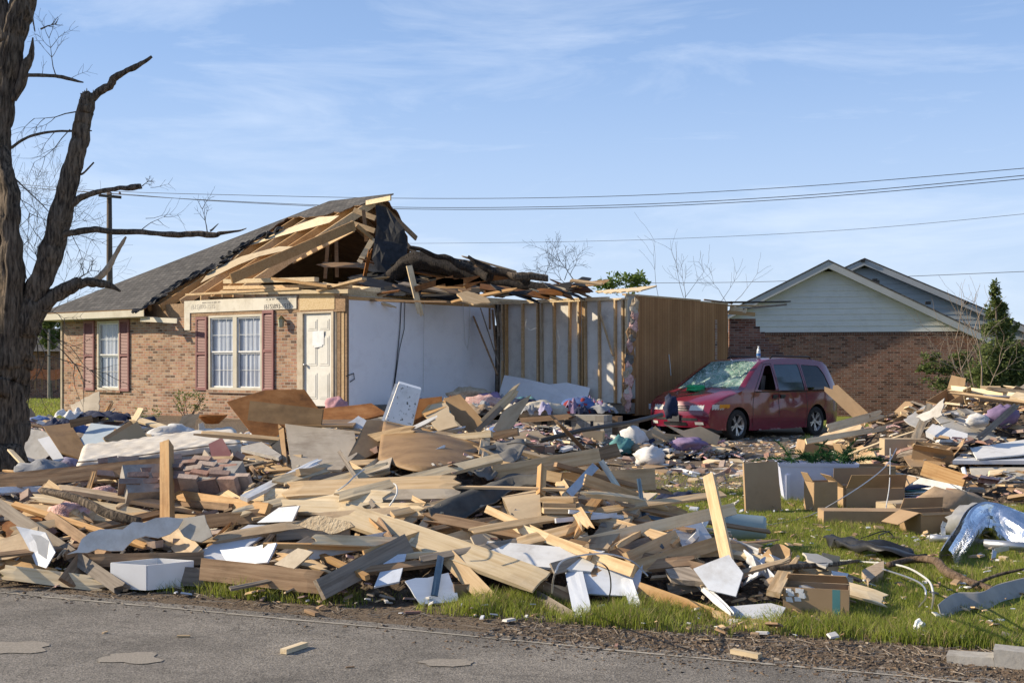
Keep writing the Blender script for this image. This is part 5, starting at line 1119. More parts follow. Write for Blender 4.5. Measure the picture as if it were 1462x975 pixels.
def board_mesh(L_, w, t, rr, b0=0.0, b1=0.0, bend=0.0, twist=0.0):
    nx_, ny = max(6, int(L_ / .12)), 4; ew0 = [rr.uniform(0, b0) for _ in range(ny + 1)]; ew1 = [rr.uniform(0, b1) for _ in range(ny + 1)]
    ph = rr.uniform(0, 99); mb = MB()
    def pnt(i, j, top_):
        f = i / nx_; a = -L_ / 2 + ew0[j]; b = L_ / 2 - ew1[j]; x = a + (b - a) * f; y = (j / ny - .5) * w * (1 + .02 * noise.noise(Vector((x * 3, ph, 0))))
        fe = 1 if t > .06 else (min(1, (1 - f) * 8 + (1 if b1 < .01 else .5)) if f > .5 else min(1, f * 8 + (1 if b0 < .01 else .5)))
        z = (.5 if top_ else -.5) * t * fe; a_ = twist * (f - .5); zz = z + bend * (1 - (2 * f - 1) ** 2) + .003 * noise.noise(Vector((x * 4, j, ph)))
        return (x, y * math.cos(a_) - zz * math.sin(a_), y * math.sin(a_) + zz * math.cos(a_))
    for k in (0, 1): mb.v += [pnt(i, j, k) for i in range(nx_ + 1) for j in range(ny + 1)]
    s = (nx_ + 1) * (ny + 1); id_ = lambda i, j, k: k * s + i * (ny + 1) + j
    for i in range(nx_):
        for j in range(ny): mb.f.append((id_(i, j, 1), id_(i + 1, j, 1), id_(i + 1, j + 1, 1), id_(i, j + 1, 1))); mb.f.append((id_(i, j, 0), id_(i, j + 1, 0), id_(i + 1, j + 1, 0), id_(i + 1, j, 0)))
        mb.f.append((id_(i, 0, 0), id_(i + 1, 0, 0), id_(i + 1, 0, 1), id_(i, 0, 1))); mb.f.append((id_(i, ny, 0), id_(i, ny, 1), id_(i + 1, ny, 1), id_(i + 1, ny, 0)))
    for j in range(ny): mb.f.append((id_(0, j, 0), id_(0, j, 1), id_(0, j + 1, 1), id_(0, j + 1, 0))); mb.f.append((id_(nx_, j, 0), id_(nx_, j + 1, 0), id_(nx_, j + 1, 1), id_(nx_, j, 1)))
    mb.m = [0] * len(mb.f); return mb
def board(a, b, w, t, m, label=None, name='board', cat='board', hint=(0, 0, 1), br=(0, 0), bend=0, twist=0, group=None, phrase=None, seed=None, parent=None):
    rr = random.Random(seed if seed is not None else R.random()); A, B = clear([pt(a), pt(b)]); L_ = (B - A).length
    h = Vector(hint) if hint != 'cam' else (Vector((0, 0, EYE)) - (A + B) / 2)
    M = frame((A + B) / 2, B - A, h); o = board_mesh(L_, w, t, rr, br[0], br[1], bend, twist).build(name, m, parent, M=M, uv=False)
    if parent is None and label: tag(o, label, cat, group)
    if phrase: HERO.append(((a[0] + b[0]) / 2, (a[1] + b[1]) / 2, phrase))
    return o
def shardmesh(pts2, t, rr, jag=.0, bend=0.0, step=.12):
    out = []
    for i in range(len(pts2)):
        a, b = Vector(pts2[i]), Vector(pts2[(i + 1) % len(pts2)]); k = max(1, int((b - a).length / .07)) if jag else 1; d = (b - a); n_ = Vector((-d.y, d.x)) / max(d.length, 1e-6)
        for q in range(k): out.append(a.lerp(b, q / k) + (n_ * rr.uniform(-jag, jag) if q else Vector((0, 0))))
    ov, fs = cdt([tuple(p) for p in out], [], step) if len(out) < 400 else (out, [])
    mb = MB(); ph = rr.uniform(0, 99); cx = sum(p[0] for p in out) / len(out); n0 = len(ov)
    zz = [bend * ((p[0] - cx) ** 2) + (.012 * noise.noise(Vector((p[0] * 2, p[1] * 2, ph))) if t < .03 else 0) for p in ov]
    mb.v = [(p[0], p[1], z + t / 2) for p, z in zip(ov, zz)] + [(p[0], p[1], z - t / 2) for p, z in zip(ov, zz)]
    from collections import Counter
    ec = Counter()
    for f in fs:
        mb.f.append(tuple(f)); mb.f.append(tuple(i + n0 for i in reversed(f)))
        for i in range(len(f)): ec[(f[i], f[(i + 1) % len(f)])] += 1
    for (a, b) in list(ec):
        if (b, a) not in ec: mb.f.append((b, a, a + n0, b + n0))
    mb.m = [0] * len(mb.f); return mb
def panel(pts, t, m, label=None, name='panel', cat='panel', jag=.0, bend=0.0, D=None, group=None, phrase=None, hint=None, parent=None):
    """irregular sheet through pixel points with distances; best-fit plane"""
    Ps = clear([pt(p if len(p) > 2 or D is None else (p[0], p[1], D)) for p in pts]); c = sum(Ps, Vector((0, 0, 0))) / len(Ps)
    A = np.array([list(p - c) for p in Ps]); u_, s_, vt = np.linalg.svd(A); n_ = Vector(vt[2]); 
    if n_.dot(Vector((0, 0, EYE)) - c) < 0: n_ = -n_
    x = Vector(vt[0]); y = n_.cross(x); q = [((p - c).dot(x), (p - c).dot(y)) for p in Ps]
    ar = sum(q[i][0] * q[(i + 1) % len(q)][1] - q[(i + 1) % len(q)][0] * q[i][1] for i in range(len(q)))
    if ar < 0: q.reverse()
    M = Matrix((x, y, n_)).transposed().to_4x4(); M.translation = c
    o = shardmesh(q, t, R, jag, bend).build(name, m, parent, M=M, uv=False)
    if parent is None and label: tag(o, label, cat, group)
    if phrase: HERO.append((sum(p[0] for p in pts) / len(pts), sum(p[1] for p in pts) / len(pts), phrase))
    return o
def cloth_heap(c, size, m, seed, name='cloth', h=.12, n=26):
    mb = MB(); r_ = random.Random(seed); sx, sy = size; ph = r_.uniform(0, 50); rot = Matrix.Rotation(r_.uniform(0, 3.1), 3, 'Z')
    def f(a, b):
        u_, v_ = a - .5, b - .5; r2 = 4 * (u_ * u_ + v_ * v_); k = max(0, 1 - r2 * .8); p = rot @ Vector((u_ * sx * (1 + .35 * nz(a * 3, b * 3, ph)), v_ * sy * (1 + .35 * nz(a * 3, b * 3, ph + 5)), 0))
        z = h * (k ** .45) * (.45 + 1.0 * abs(nz(a * 3.5, b * 3.5, ph + 2))) + .02 * nz(a * 9, b * 9, ph) + .008
        return c + Vector((p.x, p.y, z))
    mb.grid(f, n, n); return mb
def bag(c, size, seed, n=18):
    mb = MB(); sx, sy, sz = size
    def f(a, b):
        d = Vector((math.cos(a * 6.2832) * math.sin(b * math.pi), math.sin(a * 6.2832) * math.sin(b * math.pi), -math.cos(b * math.pi)))
        k = 1 + .45 * noise.noise(d * 1.6 + Vector((seed, 0, 0))) + .25 * noise.noise(d * 4.5 + Vector((seed, 3, 0))); return c + Vector((d.x * sx * k / 2, d.y * sy * k / 2, (d.z * k + .85) * sz / 2))
    mb.grid(f, n, n // 2 + 3); return mb
def carton(name, c, yaw, w, d, h, m, label, tilt=(0, 0), flaps=(), tape=None, closed=False, cat='box', group=None, phrase=None):
    """cardboard box with its base centre at c; flaps: list of (side, angle deg, length)"""
    o = empty(name, c, label, cat, group); o.rotation_euler = Euler((tilt[0], tilt[1], yaw)); t = .007; mb = MB()
    mb.box((0, -d / 2, h / 2), (w, t, h)); mb.box((0, d / 2, h / 2), (w, t, h)); mb.box((-w / 2 + t / 2 - .001, 0, h / 2 - .001), (t, d - t - .002, h - .002)); mb.box((w / 2 - t / 2 + .001, 0, h / 2 - .001), (t, d - t - .002, h - .002)); mb.box((0, 0, t), (w - .02, d - .02, t))
    if closed: mb.box((-w / 4, 0, h + t / 2), (w / 2 - .004, d, t)); mb.box((w / 4, 0, h + t / 2), (w / 2 - .004, d, t * .9))
    rr = random.Random(name + label)
    for i, v in enumerate(mb.v):
        k = .012; mb.v[i] = (v[0] + k * noise.noise(Vector((v[0] * 9, v[1] * 9, len(label)))), v[1] + k * noise.noise(Vector((v[1] * 9, v[0] * 9, 3 + v[2] * 4))), v[2])
    b = mb.build('box_body', m, None, M=Matrix.Identity(4), uv=False); b.parent = o
    for side, ang, ln in flaps:
        a = math.radians(ang); mb = MB(); W_ = w if side in 'fb' else d - .02
        # flap hinged at top edge; local: x along edge, y outwards
        M_ = {'f': Matrix.Translation((0, -d / 2, h)) @ Matrix.Rotation(math.pi, 4, 'Z'), 'b': Matrix.Translation((0, d / 2, h)), 'l': Matrix.Translation((-w / 2, 0, h)) @ Matrix.Rotation(math.pi / 2, 4, 'Z'), 'r': Matrix.Translation((w / 2, 0, h)) @ Matrix.Rotation(-math.pi / 2, 4, 'Z')}[side]
        M_ = M_ @ Matrix.Rotation(a, 4, 'X'); mb.hexa([(-W_ / 2, .006, -.003), (W_ / 2, .006, -.003), (W_ / 2 - .02, ln, -.003), (-W_ / 2 + .02, ln, -.003), (-W_ / 2, .006, .003), (W_ / 2, .006, .003), (W_ / 2 - .02, ln, .003), (-W_ / 2 + .02, ln, .003)])
        f = mb.build('flap', m, None, M=M_, uv=False); f.parent = o
    if tape: mb = MB(); mb.box((tape[0] * w / 2, -d / 2 - .0045, h / 2), (.05, .001, h * .98)); q = mb.build('tape', tape[1], None, M=Matrix.Identity(4), uv=False); q.parent = o
    if phrase: x, y = pxl(c); HERO.append((x, y - 20, phrase))
    return o
def shut_grp(*a): pass
# ------------------------------------------------------------------ front pile, single pieces
UP = (0, 0, 1)
board((-20, 689, 11.6), (233, 664, 11.3), .14, .045, wood_brown, 'long brown timber rail lying level just in front of the tree trunk foot', 'timber_rail', 'beam', (.1, -1, .1), br=(0, .05), phrase='the timber rail')
board((239, 760, 11.15), (238, 633, 11.0), 
      .088, .088, wood_orange, 'thick square orange pine post standing upright in the pile', 'square_post', 'post', (0, -1, 0), br=(0, .03), phrase='the upright square post')
board((66, 694, 10.9), (98, 716, 10.7), .12, .045, pine, 'short tan stub slanting below the level timber rail', 'board_stub', 'board', 'cam')
board((-15, 712, 10.6), (180, 845, 9.6), .10, .07, wood_grey, 'long grey weathered beam sloping down towards the white open drawer', 'beam', 'beam', 'cam', br=(.1, .1), phrase='the grey sloping beam')
board((70, 736, 10.4), (152, 792, 9.8), .08, .045, wood_brown, 'brown lath crossing under the grey sloping beam', 'board', 'board', 'cam')
board((-10, 802, 9.8), (90, 822, 9.6), .09, .04, wood_orange, 'reddish board lying along the verge by the tree side of the pile', 'board', 'board', 'cam', br=(0, .1))
board((-5, 815, 9.75), (180, 838, 9.35), .11, .03, pine_pale, 'pale splintered board flat at the foot of the pile beside the white drawer', 'board', 'board', 'cam', br=(.1, .25))
panel([(0, 735), (38, 720), (70, 725), (60, 748), (8, 775)], .012, rustboard, 'rust brown scrap panel at the edge of the pile nearest the tree', phrase='the rust brown scrap', jag=.02)
panel([(0, 770, .15), (55, 752, .2), (48, 790, .1), (0, 800, .05)], .015, ply, 'plywood offcut under the rust brown scrap panel', jag=.01)
panel([(35, 755, .2), (60, 758, .25), (85, 790, .12), (70, 812, .05), (48, 805, .1)], .008, bluewhite, 'curled blue grey sheet metal flap with a pale torn face', 'metal_flap', 'sheet metal', bend=.5, phrase='the curled sheet metal flap')
panel([(44, 762, .3), (70, 772, .3), (66, 798, .22), (56, 790, .25)], .004, gypsum, 'ragged white scrap stuck on the curled sheet metal flap', 'scrap', 'scrap', jag=.02)
board((95, 832, 9.4), (140, 770, 10.0), .13, .04, wood_brown, 'brown board leaning up behind the white drawer', 'board', 'board', 'cam')
# torn drywall sheet with brown core
panel([(96, 792, .1), (128, 760, .25), (205, 745, .3), (240, 738, .3), (262, 742, .28), (243, 762, .2), (190, 770, .18), (175, 786, .12), (140, 784, .12)], .02, gypsum, 'torn white gypsum sheet lying on the pile behind the white drawer', 'drywall_sheet', 'drywall', jag=.03, phrase='the torn gypsum sheet')
board((92, 795, 9.9), (228, 742, 10.8), .05, .04, wood_brown, 'brown batten along the torn gypsum sheet', 'batten', 'board', 'cam')
board((232, 745, 10.3), (278, 796, 9.7), .17, .04, ply, 'short plank propped against the pile above the white drawer', 'plank', 'board', 'cam', phrase='the propped short plank')
panel([(250, 740, .25), (292, 735, .3), (303, 765, .2), (288, 775, .18), (262, 765, .2)], .014, drywall, 'tan drywall piece with chipped corner beside the propped short plank', 'drywall_sheet', 'drywall', jag=.01)
board((120, 800, 9.6), (290, 797, 9.5), .10, .045, wood_brown, 'brown joist lying level just behind the white drawer', 'board', 'board', 'cam', br=(.1, 0))
board((225, 820, 9.35), (293, 824, 9.3), .14, .045, wood_grey, 'squared timber offcut touching the end of the white drawer', 'board', 'board', 'cam')
# white drawer
dr = empty('drawer_box', W(209, 846, 9.25), 'white open drawer box lying on the grass verge by the road', 'drawer'); HERO.append((209, 820, 'the white open drawer'))
c0 = W(210, 847, 9.15); c0.z = .03; e1 = Vector((-.30, .11, 0)); e2 = Vector((.285, .21, 0)); hh = Vector((0, 0, .185)); mb = MB()
def wallp(a, b, nm):
    n_ = (b - a).cross(Vector((0, 0, 1))).normalized() * .012; mb = MB(); mb.hexa([a, b, b + n_, a + n_, a + hh, b + hh, b + n_ + hh, a + n_ + hh]); mb.build(nm, mat('lit white laminate', [(.76, .76, .76), (.82, .82, .82)], var=0, rough=.4, bump=.02, stain=(.6, .56, .5), stain_amt=.2), dr, uv=False)  # whiter laminate copy, sunlight painted into faces turned from the sun
white_clean = mat('clean white laminate', [(.50, .52, .56), (.58, .60, .64)], var=0, rough=.5, bump=.02, stain=(.5, .46, .4), stain_amt=.25)
wallp(c0 + e1 + e2 * .0, c0, 'side_panel'); wallp(c0, c0 + e2, 'side_panel'); wallp(c0 + e2, c0 + e2 + e1, 'side_panel'); wallp(c0 + e2 + e1, c0 + e1, 'side_panel')
mb = MB(); z_ = Vector((0, 0, .01)); mb.hexa([c0, c0 + e2, c0 + e1 + e2, c0 + e1, c0 + z_, c0 + e2 + z_, c0 + e1 + e2 + z_, c0 + e1 + z_]); mb.build('bottom', ply, dr, uv=False)
# middle front
panel([(276, 792, 9.55), (355, 750, 10.25), (398, 750, 10.2), (321, 804, 9.45)], .018, white_clean, 'flat white cabinet door lying on the pile with a clean edge', 'white_board', 'board', phrase='the flat white cabinet door')
board((288, 812, 9.15), (465, 832, 8.75), .16, .04, wood_brown, 'wide brown board on edge along the grass below the white cabinet door', 'board', 'board', (.1, -1, .1), phrase='the wide edge board', br=(0, .06))
board((456, 842, 8.75), (582, 776, 9.7), .15, .06, wood_grey, 'heavy grey brown beam slanting up from the grass beneath the long plank', 'beam', 'beam', 'cam', phrase='the heavy slanting beam')
board((440, 790, 9.7), (552, 768, 9.9), .10, .02, white_paint, 'white painted trim board lying near level in the middle of the pile', 'trim_board', 'board', 'cam', phrase='the white trim board')
board((280, 746, 10.3), (424, 731, 10.6), .11, .05, wood_brown, 'brown framing timber lying level above the white cabinet door', 'board', 'board', (.1, -1, .3))
board((245, 706, 11.2), (384, 727, 10.9), .09, .05, wood_orange, 'orange brown board running from the upright square post', 'board', 'board', (.1, -1, .3))
board((245, 716, 11.0), (330, 724, 10.9), .06, .05, wood_brown, 'dark short board under the orange brown one at the square post', 'board', 'board', 'cam')
panel([(372, 746, .2), (392, 724, .35), (436, 722, .35), (414, 744, .25)], .012, bluewhite, 'small white board tucked under pale planks above the cabinet door', 'board', 'board')
panel([(318, 788, .12), (362, 778, .18), (395, 775, .2), (385, 805, .1), (330, 808, .08)], .014, bluewhite, 'pale blue white board in the hollow behind the wide board on edge', 'board', 'board', jag=.01)
panel([(392, 806, .1), (425, 782, .2), (448, 788, .2), (420, 812, .1)], .014, beige, 'beige laminate offcut beside the pale blue white board', 'offcut', 'board', jag=.005)
panel([(420, 748, .2), (455, 735, .3), (500, 745, .3), (508, 752, .28), (470, 762, .2)], .02, tanins, 'tan batch of siding planks in the middle of the pile', 'siding_piece', 'siding', jag=.01)
board((395, 764, 10.2), (500, 758, 10.3), .08, .03, wood_grey, 'grey board beneath the tan siding planks', 'board', 'board', 'cam')
for i, (a, b, w, m, lb, br_) in enumerate((
    ((342, 707, 11.4), (560, 712, 11.0), .16, pine_pale, 'broad pale plank lying flat under the thin white strip', (.15, .1)),
    ((400, 700, 11.5), (662, 690, 11.1), .18, pine, 'broad tan plank reaching towards the curved brown sheet', (.1, .1)),
    ((348, 712, 11.3), (462, 656, 11.9), .075, white_paint, 'narrow white painted strip slanting up to a point over the planks', (.0, .2)),
    ((384, 716, 11.2), (560, 666, 11.6), .13, pine_pale, 'pale plank slanting behind the dark leaning stick', (.1, .05)),
    ((478, 711, 11.1), (714, 654, 11.0), .10, pine_pale, 'long pale two by four crossing in front of the curved brown sheet', (.05, 0)),
    ((372, 722, 10.9), (530, 728, 10.6), .14, pine_pale, 'pale split plank at the head of the long bright plank', (.2, .1)),
    ((440, 742, 10.4), (640, 728, 10.5), .12, ply, 'plywood strip running level behind the long bright plank', (.15, .1)),
    ((520, 708, 10.9), (668, 706, 10.7), .12, beige, 'grey beige plank between the tan plank and the curled dark felt', (.1, .15)))):
    board(a, b, w, .035, m, lb, 'plank', 'board', (0, -.75, 1), br=br_)
o = board((452, 722, 10.6), (776, 832, 8.85), .225, .035, pine_pale, 'long bright wide plank running down towards the grass', 'plank', 'board', (-.1, -.62, 1), br=(.25, .04), bend=.02, phrase='the long bright plank')
board((540, 738, 10.6), (612, 752, 10.2), .18, .03, ply, 'short plank end resting on the top of the long bright plank', 'plank', 'board', (-.1, -.62, 1), br=(.1, .15))
board((486, 647, 10.75), (536, 727, 10.35), .035, .06, wood_grey, 'thin dark stick leaning upright over the long bright plank', 'leaning_stick', 'stick', 'cam', phrase='the thin leaning stick')
board((540, 742, 10.2), (561, 776, 9.8), .05, .06, wood_brown, 'dark stick stub continuing under the long bright plank', 'stick', 'stick', 'cam', br=(0, .1))
board((640, 795, 9.3), (708, 866, 8.65), .12, .04, pine, 'knotty tan board sloping to the grass below the long bright plank', 'board', 'board', 'cam')
board((630, 790, 9.5), (620, 850, 8.9), .05, .01, bluemetal, 'narrow dark metal strap hanging under the long bright plank', 'metal_strap', 'strap', 'cam', bend=.03)
panel([(578, 830, 8.95), (640, 818, 9.2), (655, 858, 8.8), (600, 862, 8.7)], .012, bluewhite, 'pale blue board in the shade below the long bright plank', 'board', 'board', jag=.01)
panel([(534, 838, 8.9), (552, 792, 9.4), (580, 790, 9.4), (570, 830, 9.0)], .014, bluewhite, 'upright pale blue offcut between the heavy beam and the grass', 'offcut', 'board')
carton('wooden_box', W(660, 858, 8.8) * 1.0, .3, .14, .1, .13, wood_brown, 'small open wooden box on the grass under the long bright plank', flaps=())
for i, (a, b, w, m, lb, br_) in enumerate((
    ((330, 735, 10.6), (470, 700, 11.2), .09, pine_pale, 'pale board slanting up beneath the narrow white painted strip', (.1, .2)),
    ((392, 690, 11.4), (520, 655, 11.8), .14, pine_pale, 'cream board leaning up against the front of the beige cabinet', (.1, .2)),
    ((560, 735, 10.2), (700, 705, 10.4), .07, pine, 'tan batten running up toward the curled dark felt', (0, .2)),
    ((600, 800, 9.4), (760, 770, 9.5), .06, wood_grey, 'grey batten lying in the shade under the wide whitewashed board', (0, .1)),
    ((735, 776, 9.6), (838, 752, 9.9), .10, pine, 'tan framing board behind the wide whitewashed board', (.05, .1)),
    ((842, 818, 8.95), (1000, 800, 9.0), .09, wood_brown, 'brown board lying level behind the blue white props', (.05, .1)),
    ((10, 760, 10.0), (120, 742, 10.4), .10, pine, 'tan board lying level behind the curled sheet metal flap', (.1, .1)),
    ((20, 720, 10.7), (210, 780, 9.9), .05, wood_orange, 'thin orange batten running down parallel to the grey sloping beam', (.0, .1)),
    ((110, 760, 10.0), (250, 728, 10.6), .07, wood_brown, 'brown batten crossing over the torn gypsum sheet', (.1, .1)),
    ((300, 770, 9.9), (440, 748, 10.1), .09, ply, 'plywood strip above the flat white cabinet door', (.1, .1)),
    ((484, 820, 9.2), (640, 800, 9.4), .06, wood_brown, 'brown batten behind the heavy slanting beam', (.1, .1)))):
    board(a, b, w, .035, m, lb, 'board', 'board', (0, -.75, 1), br=br_)
# cabinets and panels on the crest
cb = empty('wooden_cabinet', W(460, 670, 12.4), 'beige laminate cabinet lying battered on the pile crest', 'cabinet'); HERO.append((460, 640, 'the beige cabinet'))
panel([(407, 610, 12.4), (506, 610, 12.2), (510, 655, 12.0), (487, 674, 12.0), (417, 667, 12.3)], .02, beige, name='front_panel', parent=None); q = COL.objects[-1]; 
def adopt(o, p):
    M = o.matrix_basis.copy(); off = Vector((0, 0, 0)); r = p
    while r is not None: off += Vector(r.location); r = r.parent
    M.translation = M.translation - off; o.parent = p; o.matrix_basis = M; return o
adopt(q, cb); adopt(panel([(407, 609, 12.42), (504, 609, 12.22), (512, 600, 12.8), (418, 600, 12.9)], .018, hardboard, name='top_panel'), cb)
adopt(panel([(405, 611, 12.43), (398, 606, 12.9), (403, 660, 12.9), (412, 668, 12.38)], .018, hardboard, name='side_panel'), cb)
adopt(panel([(490, 605, 12.5), (512, 596, 12.6), (534, 604, 12.5), (528, 622, 12.4), (508, 632, 12.35)], .01, bluewhite, name='torn_lining', jag=.02), cb)
panel([(322, 568, 12.9), (380, 561, 13.1), (436, 560, 13.1), (456, 584, 12.9), (420, 612, 12.7), (398, 632, 12.7), (368, 634, 12.8)], .02, rustboard, 'big rust brown stained panel tilted up on the pile crest', 'panel', 'panel', phrase='the big rust brown panel')
board((356, 586, 12.6), (460, 598, 12.4), .2, .03, hardboard, 'worn brown plank lying across the big rust brown panel', 'plank', 'board', 'cam')
panel([(420, 588, 13.2), (530, 576, 13.4), (553, 592, 13.2), (500, 604, 13.0), (440, 602, 13.0)], .02, rustboard, 'dark brown sheet sloping behind the beige cabinet', 'panel', 'panel')
panel([(344, 634, 12.4), (374, 634, 12.5), (402, 650, 12.1), (398, 656, 12.0), (345, 647, 12.2)], .03, cement, 'pale concrete slab piece left of nothing', 'slab', 'slab')
COL.objects[-1]['label'] = 'pale grey stone slab lying below the big rust brown panel'
panel([(384, 634, 12.6), (404, 614, 12.8), (406, 642, 12.5), (400, 650, 12.5)], .02, felt, 'black scrap wedged between the rust brown panel and the beige cabinet', 'scrap', 'scrap')
panel([(297, 632, 13.4), (318, 628, 13.5), (332, 650, 13.2), (304, 660, 13.2)], .02, shut, 'broken mauve shutter piece lying on black debris', 'shutter_piece', 'shutter', phrase='the mauve shutter piece')
# white mildewed cabinet box
wc = empty('mildewed_cabinet', W(575, 606, 12.6), 'white mildew speckled cabinet standing tilted on the pile crest', 'cabinet'); HERO.append((575, 580, 'the speckled white cabinet'))
A_, B_, C_, D_ = W(570, 548, 12.6), W(601, 557, 12.65), W(588, 609, 12.5), W(551, 601, 12.45); off = Vector((-.02, .22, .02))
adopt(panel([(570, 548, 12.6), (601, 557, 12.65), (588, 609, 12.5), (551, 601, 12.45)], .016, speckle, name='front_panel'), wc)
for p_, q_ in ((A_, B_), (D_, A_), (B_, C_), (C_, D_)):
    mb = MB(); o2 = off.normalized() * .012; mb.face([p_ + o2, q_ + o2, q_ + off, p_ + off]); mb.build('side_panel', white_paint, wc, uv=False, solid=.01)
mb = MB(); mb.hexa([p + Vector((-.045, -.005, 0)) for p in (D_, D_ + Vector((.03, 0, 0)), D_ + Vector((.03, .03, 0)), D_ + Vector((0, .03, 0)), A_, A_ + Vector((.03, 0, 0)), A_ + Vector((.03, .03, 0)), A_ + Vector((0, .03, 0)))]); mb.build('edge_strip', white_paint, wc, uv=False)
# curved brown hardboard
cs = MB()
LT, RT_ = [(548, 602, 12.3), (596, 613, 11.75), (645, 624, 11.6), (690, 634, 11.8)], [(540, 656, 12.0), (590, 672, 11.35), (640, 668, 11.2), (686, 652, 11.5)]
ltc = spline([tuple(pt(p)) for p in LT], 6); rtc = spline([tuple(pt(p)) for p in RT_], 6); n_ = len(ltc) - 1
cs.grid(lambda a, b: Vector(ltc[int(round(a * n_))]).lerp(Vector(rtc[int(round(a * n_))]), b) + Vector((0, -.05 * math.sin(b * math.pi), 0)), n_, 8)
tag(cs.build('hardboard_sheet', hardboard, smooth=True, solid=.012, uv=False), 'long bowed brown hardboard sheet in front of the speckled white cabinet', 'sheet'); HERO.append((620, 640, 'the bowed brown sheet'))
panel([(523, 602, 12.2), (548, 598, 12.3), (540, 648, 11.9), (496, 667, 11.7), (486, 672, 11.7)], .014, hardboard, 'brown sheet tilted between the beige cabinet and the bowed sheet', 'sheet', 'sheet')
board((516, 628, 11.9), (541, 634, 11.9), .05, .05, whiteplastic, 'short white plastic tube end beside the bowed brown sheet', 'plastic_tube', 'tube', 'cam')
board((509, 678, 11.3), (563, 640, 11.6), .04, .03, pine_pale, 'pale batten brace, lower of two at the bowed sheet corner', 'batten', 'board', 'cam')
panel([(515, 680, 11.2), (556, 668, 11.3), (564, 640, 11.5)], .012, beige, 'triangular beige offcut under the pale batten brace', 'offcut', 'board')
panel([(597, 570, 12.9), (631, 566, 12.9), (633, 604, 12.7), (590, 609, 12.7)], .014, rustboard, 'dark brown hardboard square behind the torn carton piece', 'panel', 'panel')
panel([(632, 568, 12.8), (657, 564, 12.8), (688, 598, 12.5), (690, 612, 12.4), (674, 622, 12.4), (650, 600, 12.6)], .014, hardboard, 'brown hardboard leaning beside the split upright plank', 'panel', 'panel', phrase='the leaning brown hardboard')
panel([(604, 590, 12.5), (617, 578, 12.6), (636, 577, 12.6), (654, 607, 12.3), (627, 617, 12.3)], .02, card_pale, 'torn tan carton piece with ragged orange top edge', 'carton_piece', 'cardboard', jag=.015)
panel([(602, 590, 12.52), (612, 580, 12.62), (636, 573, 12.65), (638, 582, 12.55), (622, 588, 12.5), (608, 596, 12.48)], .03, wood_orange, 'orange splintered fibre along the torn carton piece', 'fibre', 'scrap', jag=.03)
board((690, 604, 12.3), (746, 548, 12.4), .09, .05, pine_pale, 'split pale plank end pointing steeply up out of the pile', 'plank', 'board', 'cam', br=(0, .14), phrase='the split upright plank')
board((680, 616, 12.2), (716, 582, 12.3), .05, .05, wood_grey, 'dark lath alongside the split upright plank', 'lath', 'board', 'cam')
panel([(704, 612, 12.0), (716, 590, 12.1), (735, 577, 12.15), (758, 564, 12.2), (753, 574, 12.15), (738, 600, 12.1), (720, 622, 12.0)], .025, ply, 'torn pointed plywood shard beside the split upright plank', 'plywood_shard', 'plywood', jag=.015)
board((686, 626, 12), (740, 616, 11.9), .08, .06, wood_brown, 'dark round ended timber beneath the plywood shard', 'timber', 'timber', 'cam')
# grey tarps
mb = MB(); tl = spline([tuple(pt(p)) for p in ((668, 678, 11.2), (690, 652, 11.4), (708, 638, 11.6), (748, 632, 11.7))], 6); tr2 = spline([tuple(pt(p)) for p in ((700, 690, 10.8), (716, 678, 10.9), (738, 660, 11.1), (752, 644, 11.5))], 6); n_ = len(tl) - 1
mb.grid(lambda a, b: Vector(tl[int(round(a * n_))]).lerp(Vector(tr2[int(round(a * n_))]), b) + Vector((0, -.04 * math.sin(b * 3.14), .05 * nz(a * 5, b * 5, 2) + .03)), n_, 8)
tag(mb.build('grey_tarp', greyfelt, smooth=True, solid=.006, uv=False), 'wrinkled grey membrane draped over the pile beside the bowed sheet', 'membrane'); HERO.append((715, 655, 'the grey membrane'))
mb = MB(); tl = spline([tuple(pt(p)) for p in ((604, 734, 10.4), (640, 718, 10.5), (690, 698, 10.6), (728, 686, 10.6), (770, 683, 10.4))], 7); tr2 = spline([tuple(pt(p)) for p in ((630, 748, 10.1), (660, 742, 10.0), (705, 722, 10.1), (738, 698, 10.3), (770, 692, 10.2))], 7); n_ = len(tl) - 1
mb.grid(lambda a, b: Vector(tl[int(round(a * n_))]).lerp(Vector(tr2[int(round(a * n_))]), b) + Vector((0, -.04 * math.sin(b * 3.14), .04 * math.sin(b * 6.3) + .03 * nz(a * 6, b * 6, 2) + .02)), n_, 8)
tag(mb.build('curled_felt', mat('dark grey felt', [(.05, .048, .045), (.12, .115, .105)], var=0, bscale=14, bump=.4, rough=.8), smooth=True, solid=.008, uv=False), 'dark curled roofing felt strip folded over the tan boards', 'felt'); HERO.append((690, 715, 'the curled dark felt'))
# tan panels, three two-by-fours
board((704, 676, 10.9), (856, 650, 10.8), .13, .045, pine, 'long tan beam lying nearly level at the crest of the pile beside the lawn', 'beam', 'beam', (-.1, -1, .25), phrase='the long tan beam')
board((786, 666, 10.9), (882, 642, 11.3), .12, .04, wood_brown, 'brown beam end poking out behind the long tan beam', 'beam', 'beam', (-.1, -1, .25))
panel([(711, 697, 10.3), (771, 693, 10.2), (772, 735, 10.0), (730, 737, 10.05)], .03, card_pale, 'tan curled panel bulging beside the stacked two by fours', 'panel', 'panel', bend=-.5, phrase='the tan curled panel')
board((772, 708, 10.2), (774, 667, 10.3), .065, .045, wood_orange, 'short upright orange stub above the stacked two by fours', 'stub', 'post', (.4, -1, 0))
for i, lb in enumerate(('bottom tan two by four of the stack of three', 'middle tan two by four of the stack of three', 'top tan two by four of the stack of three')):
    board((775, 728.5 - 8 * i, 9.9), (822, 729 - 8 * i, 9.65), .10, .0385, pine, lb, 'two_by_four', 'board', UP, group='stack of two by fours')
    mbb = None
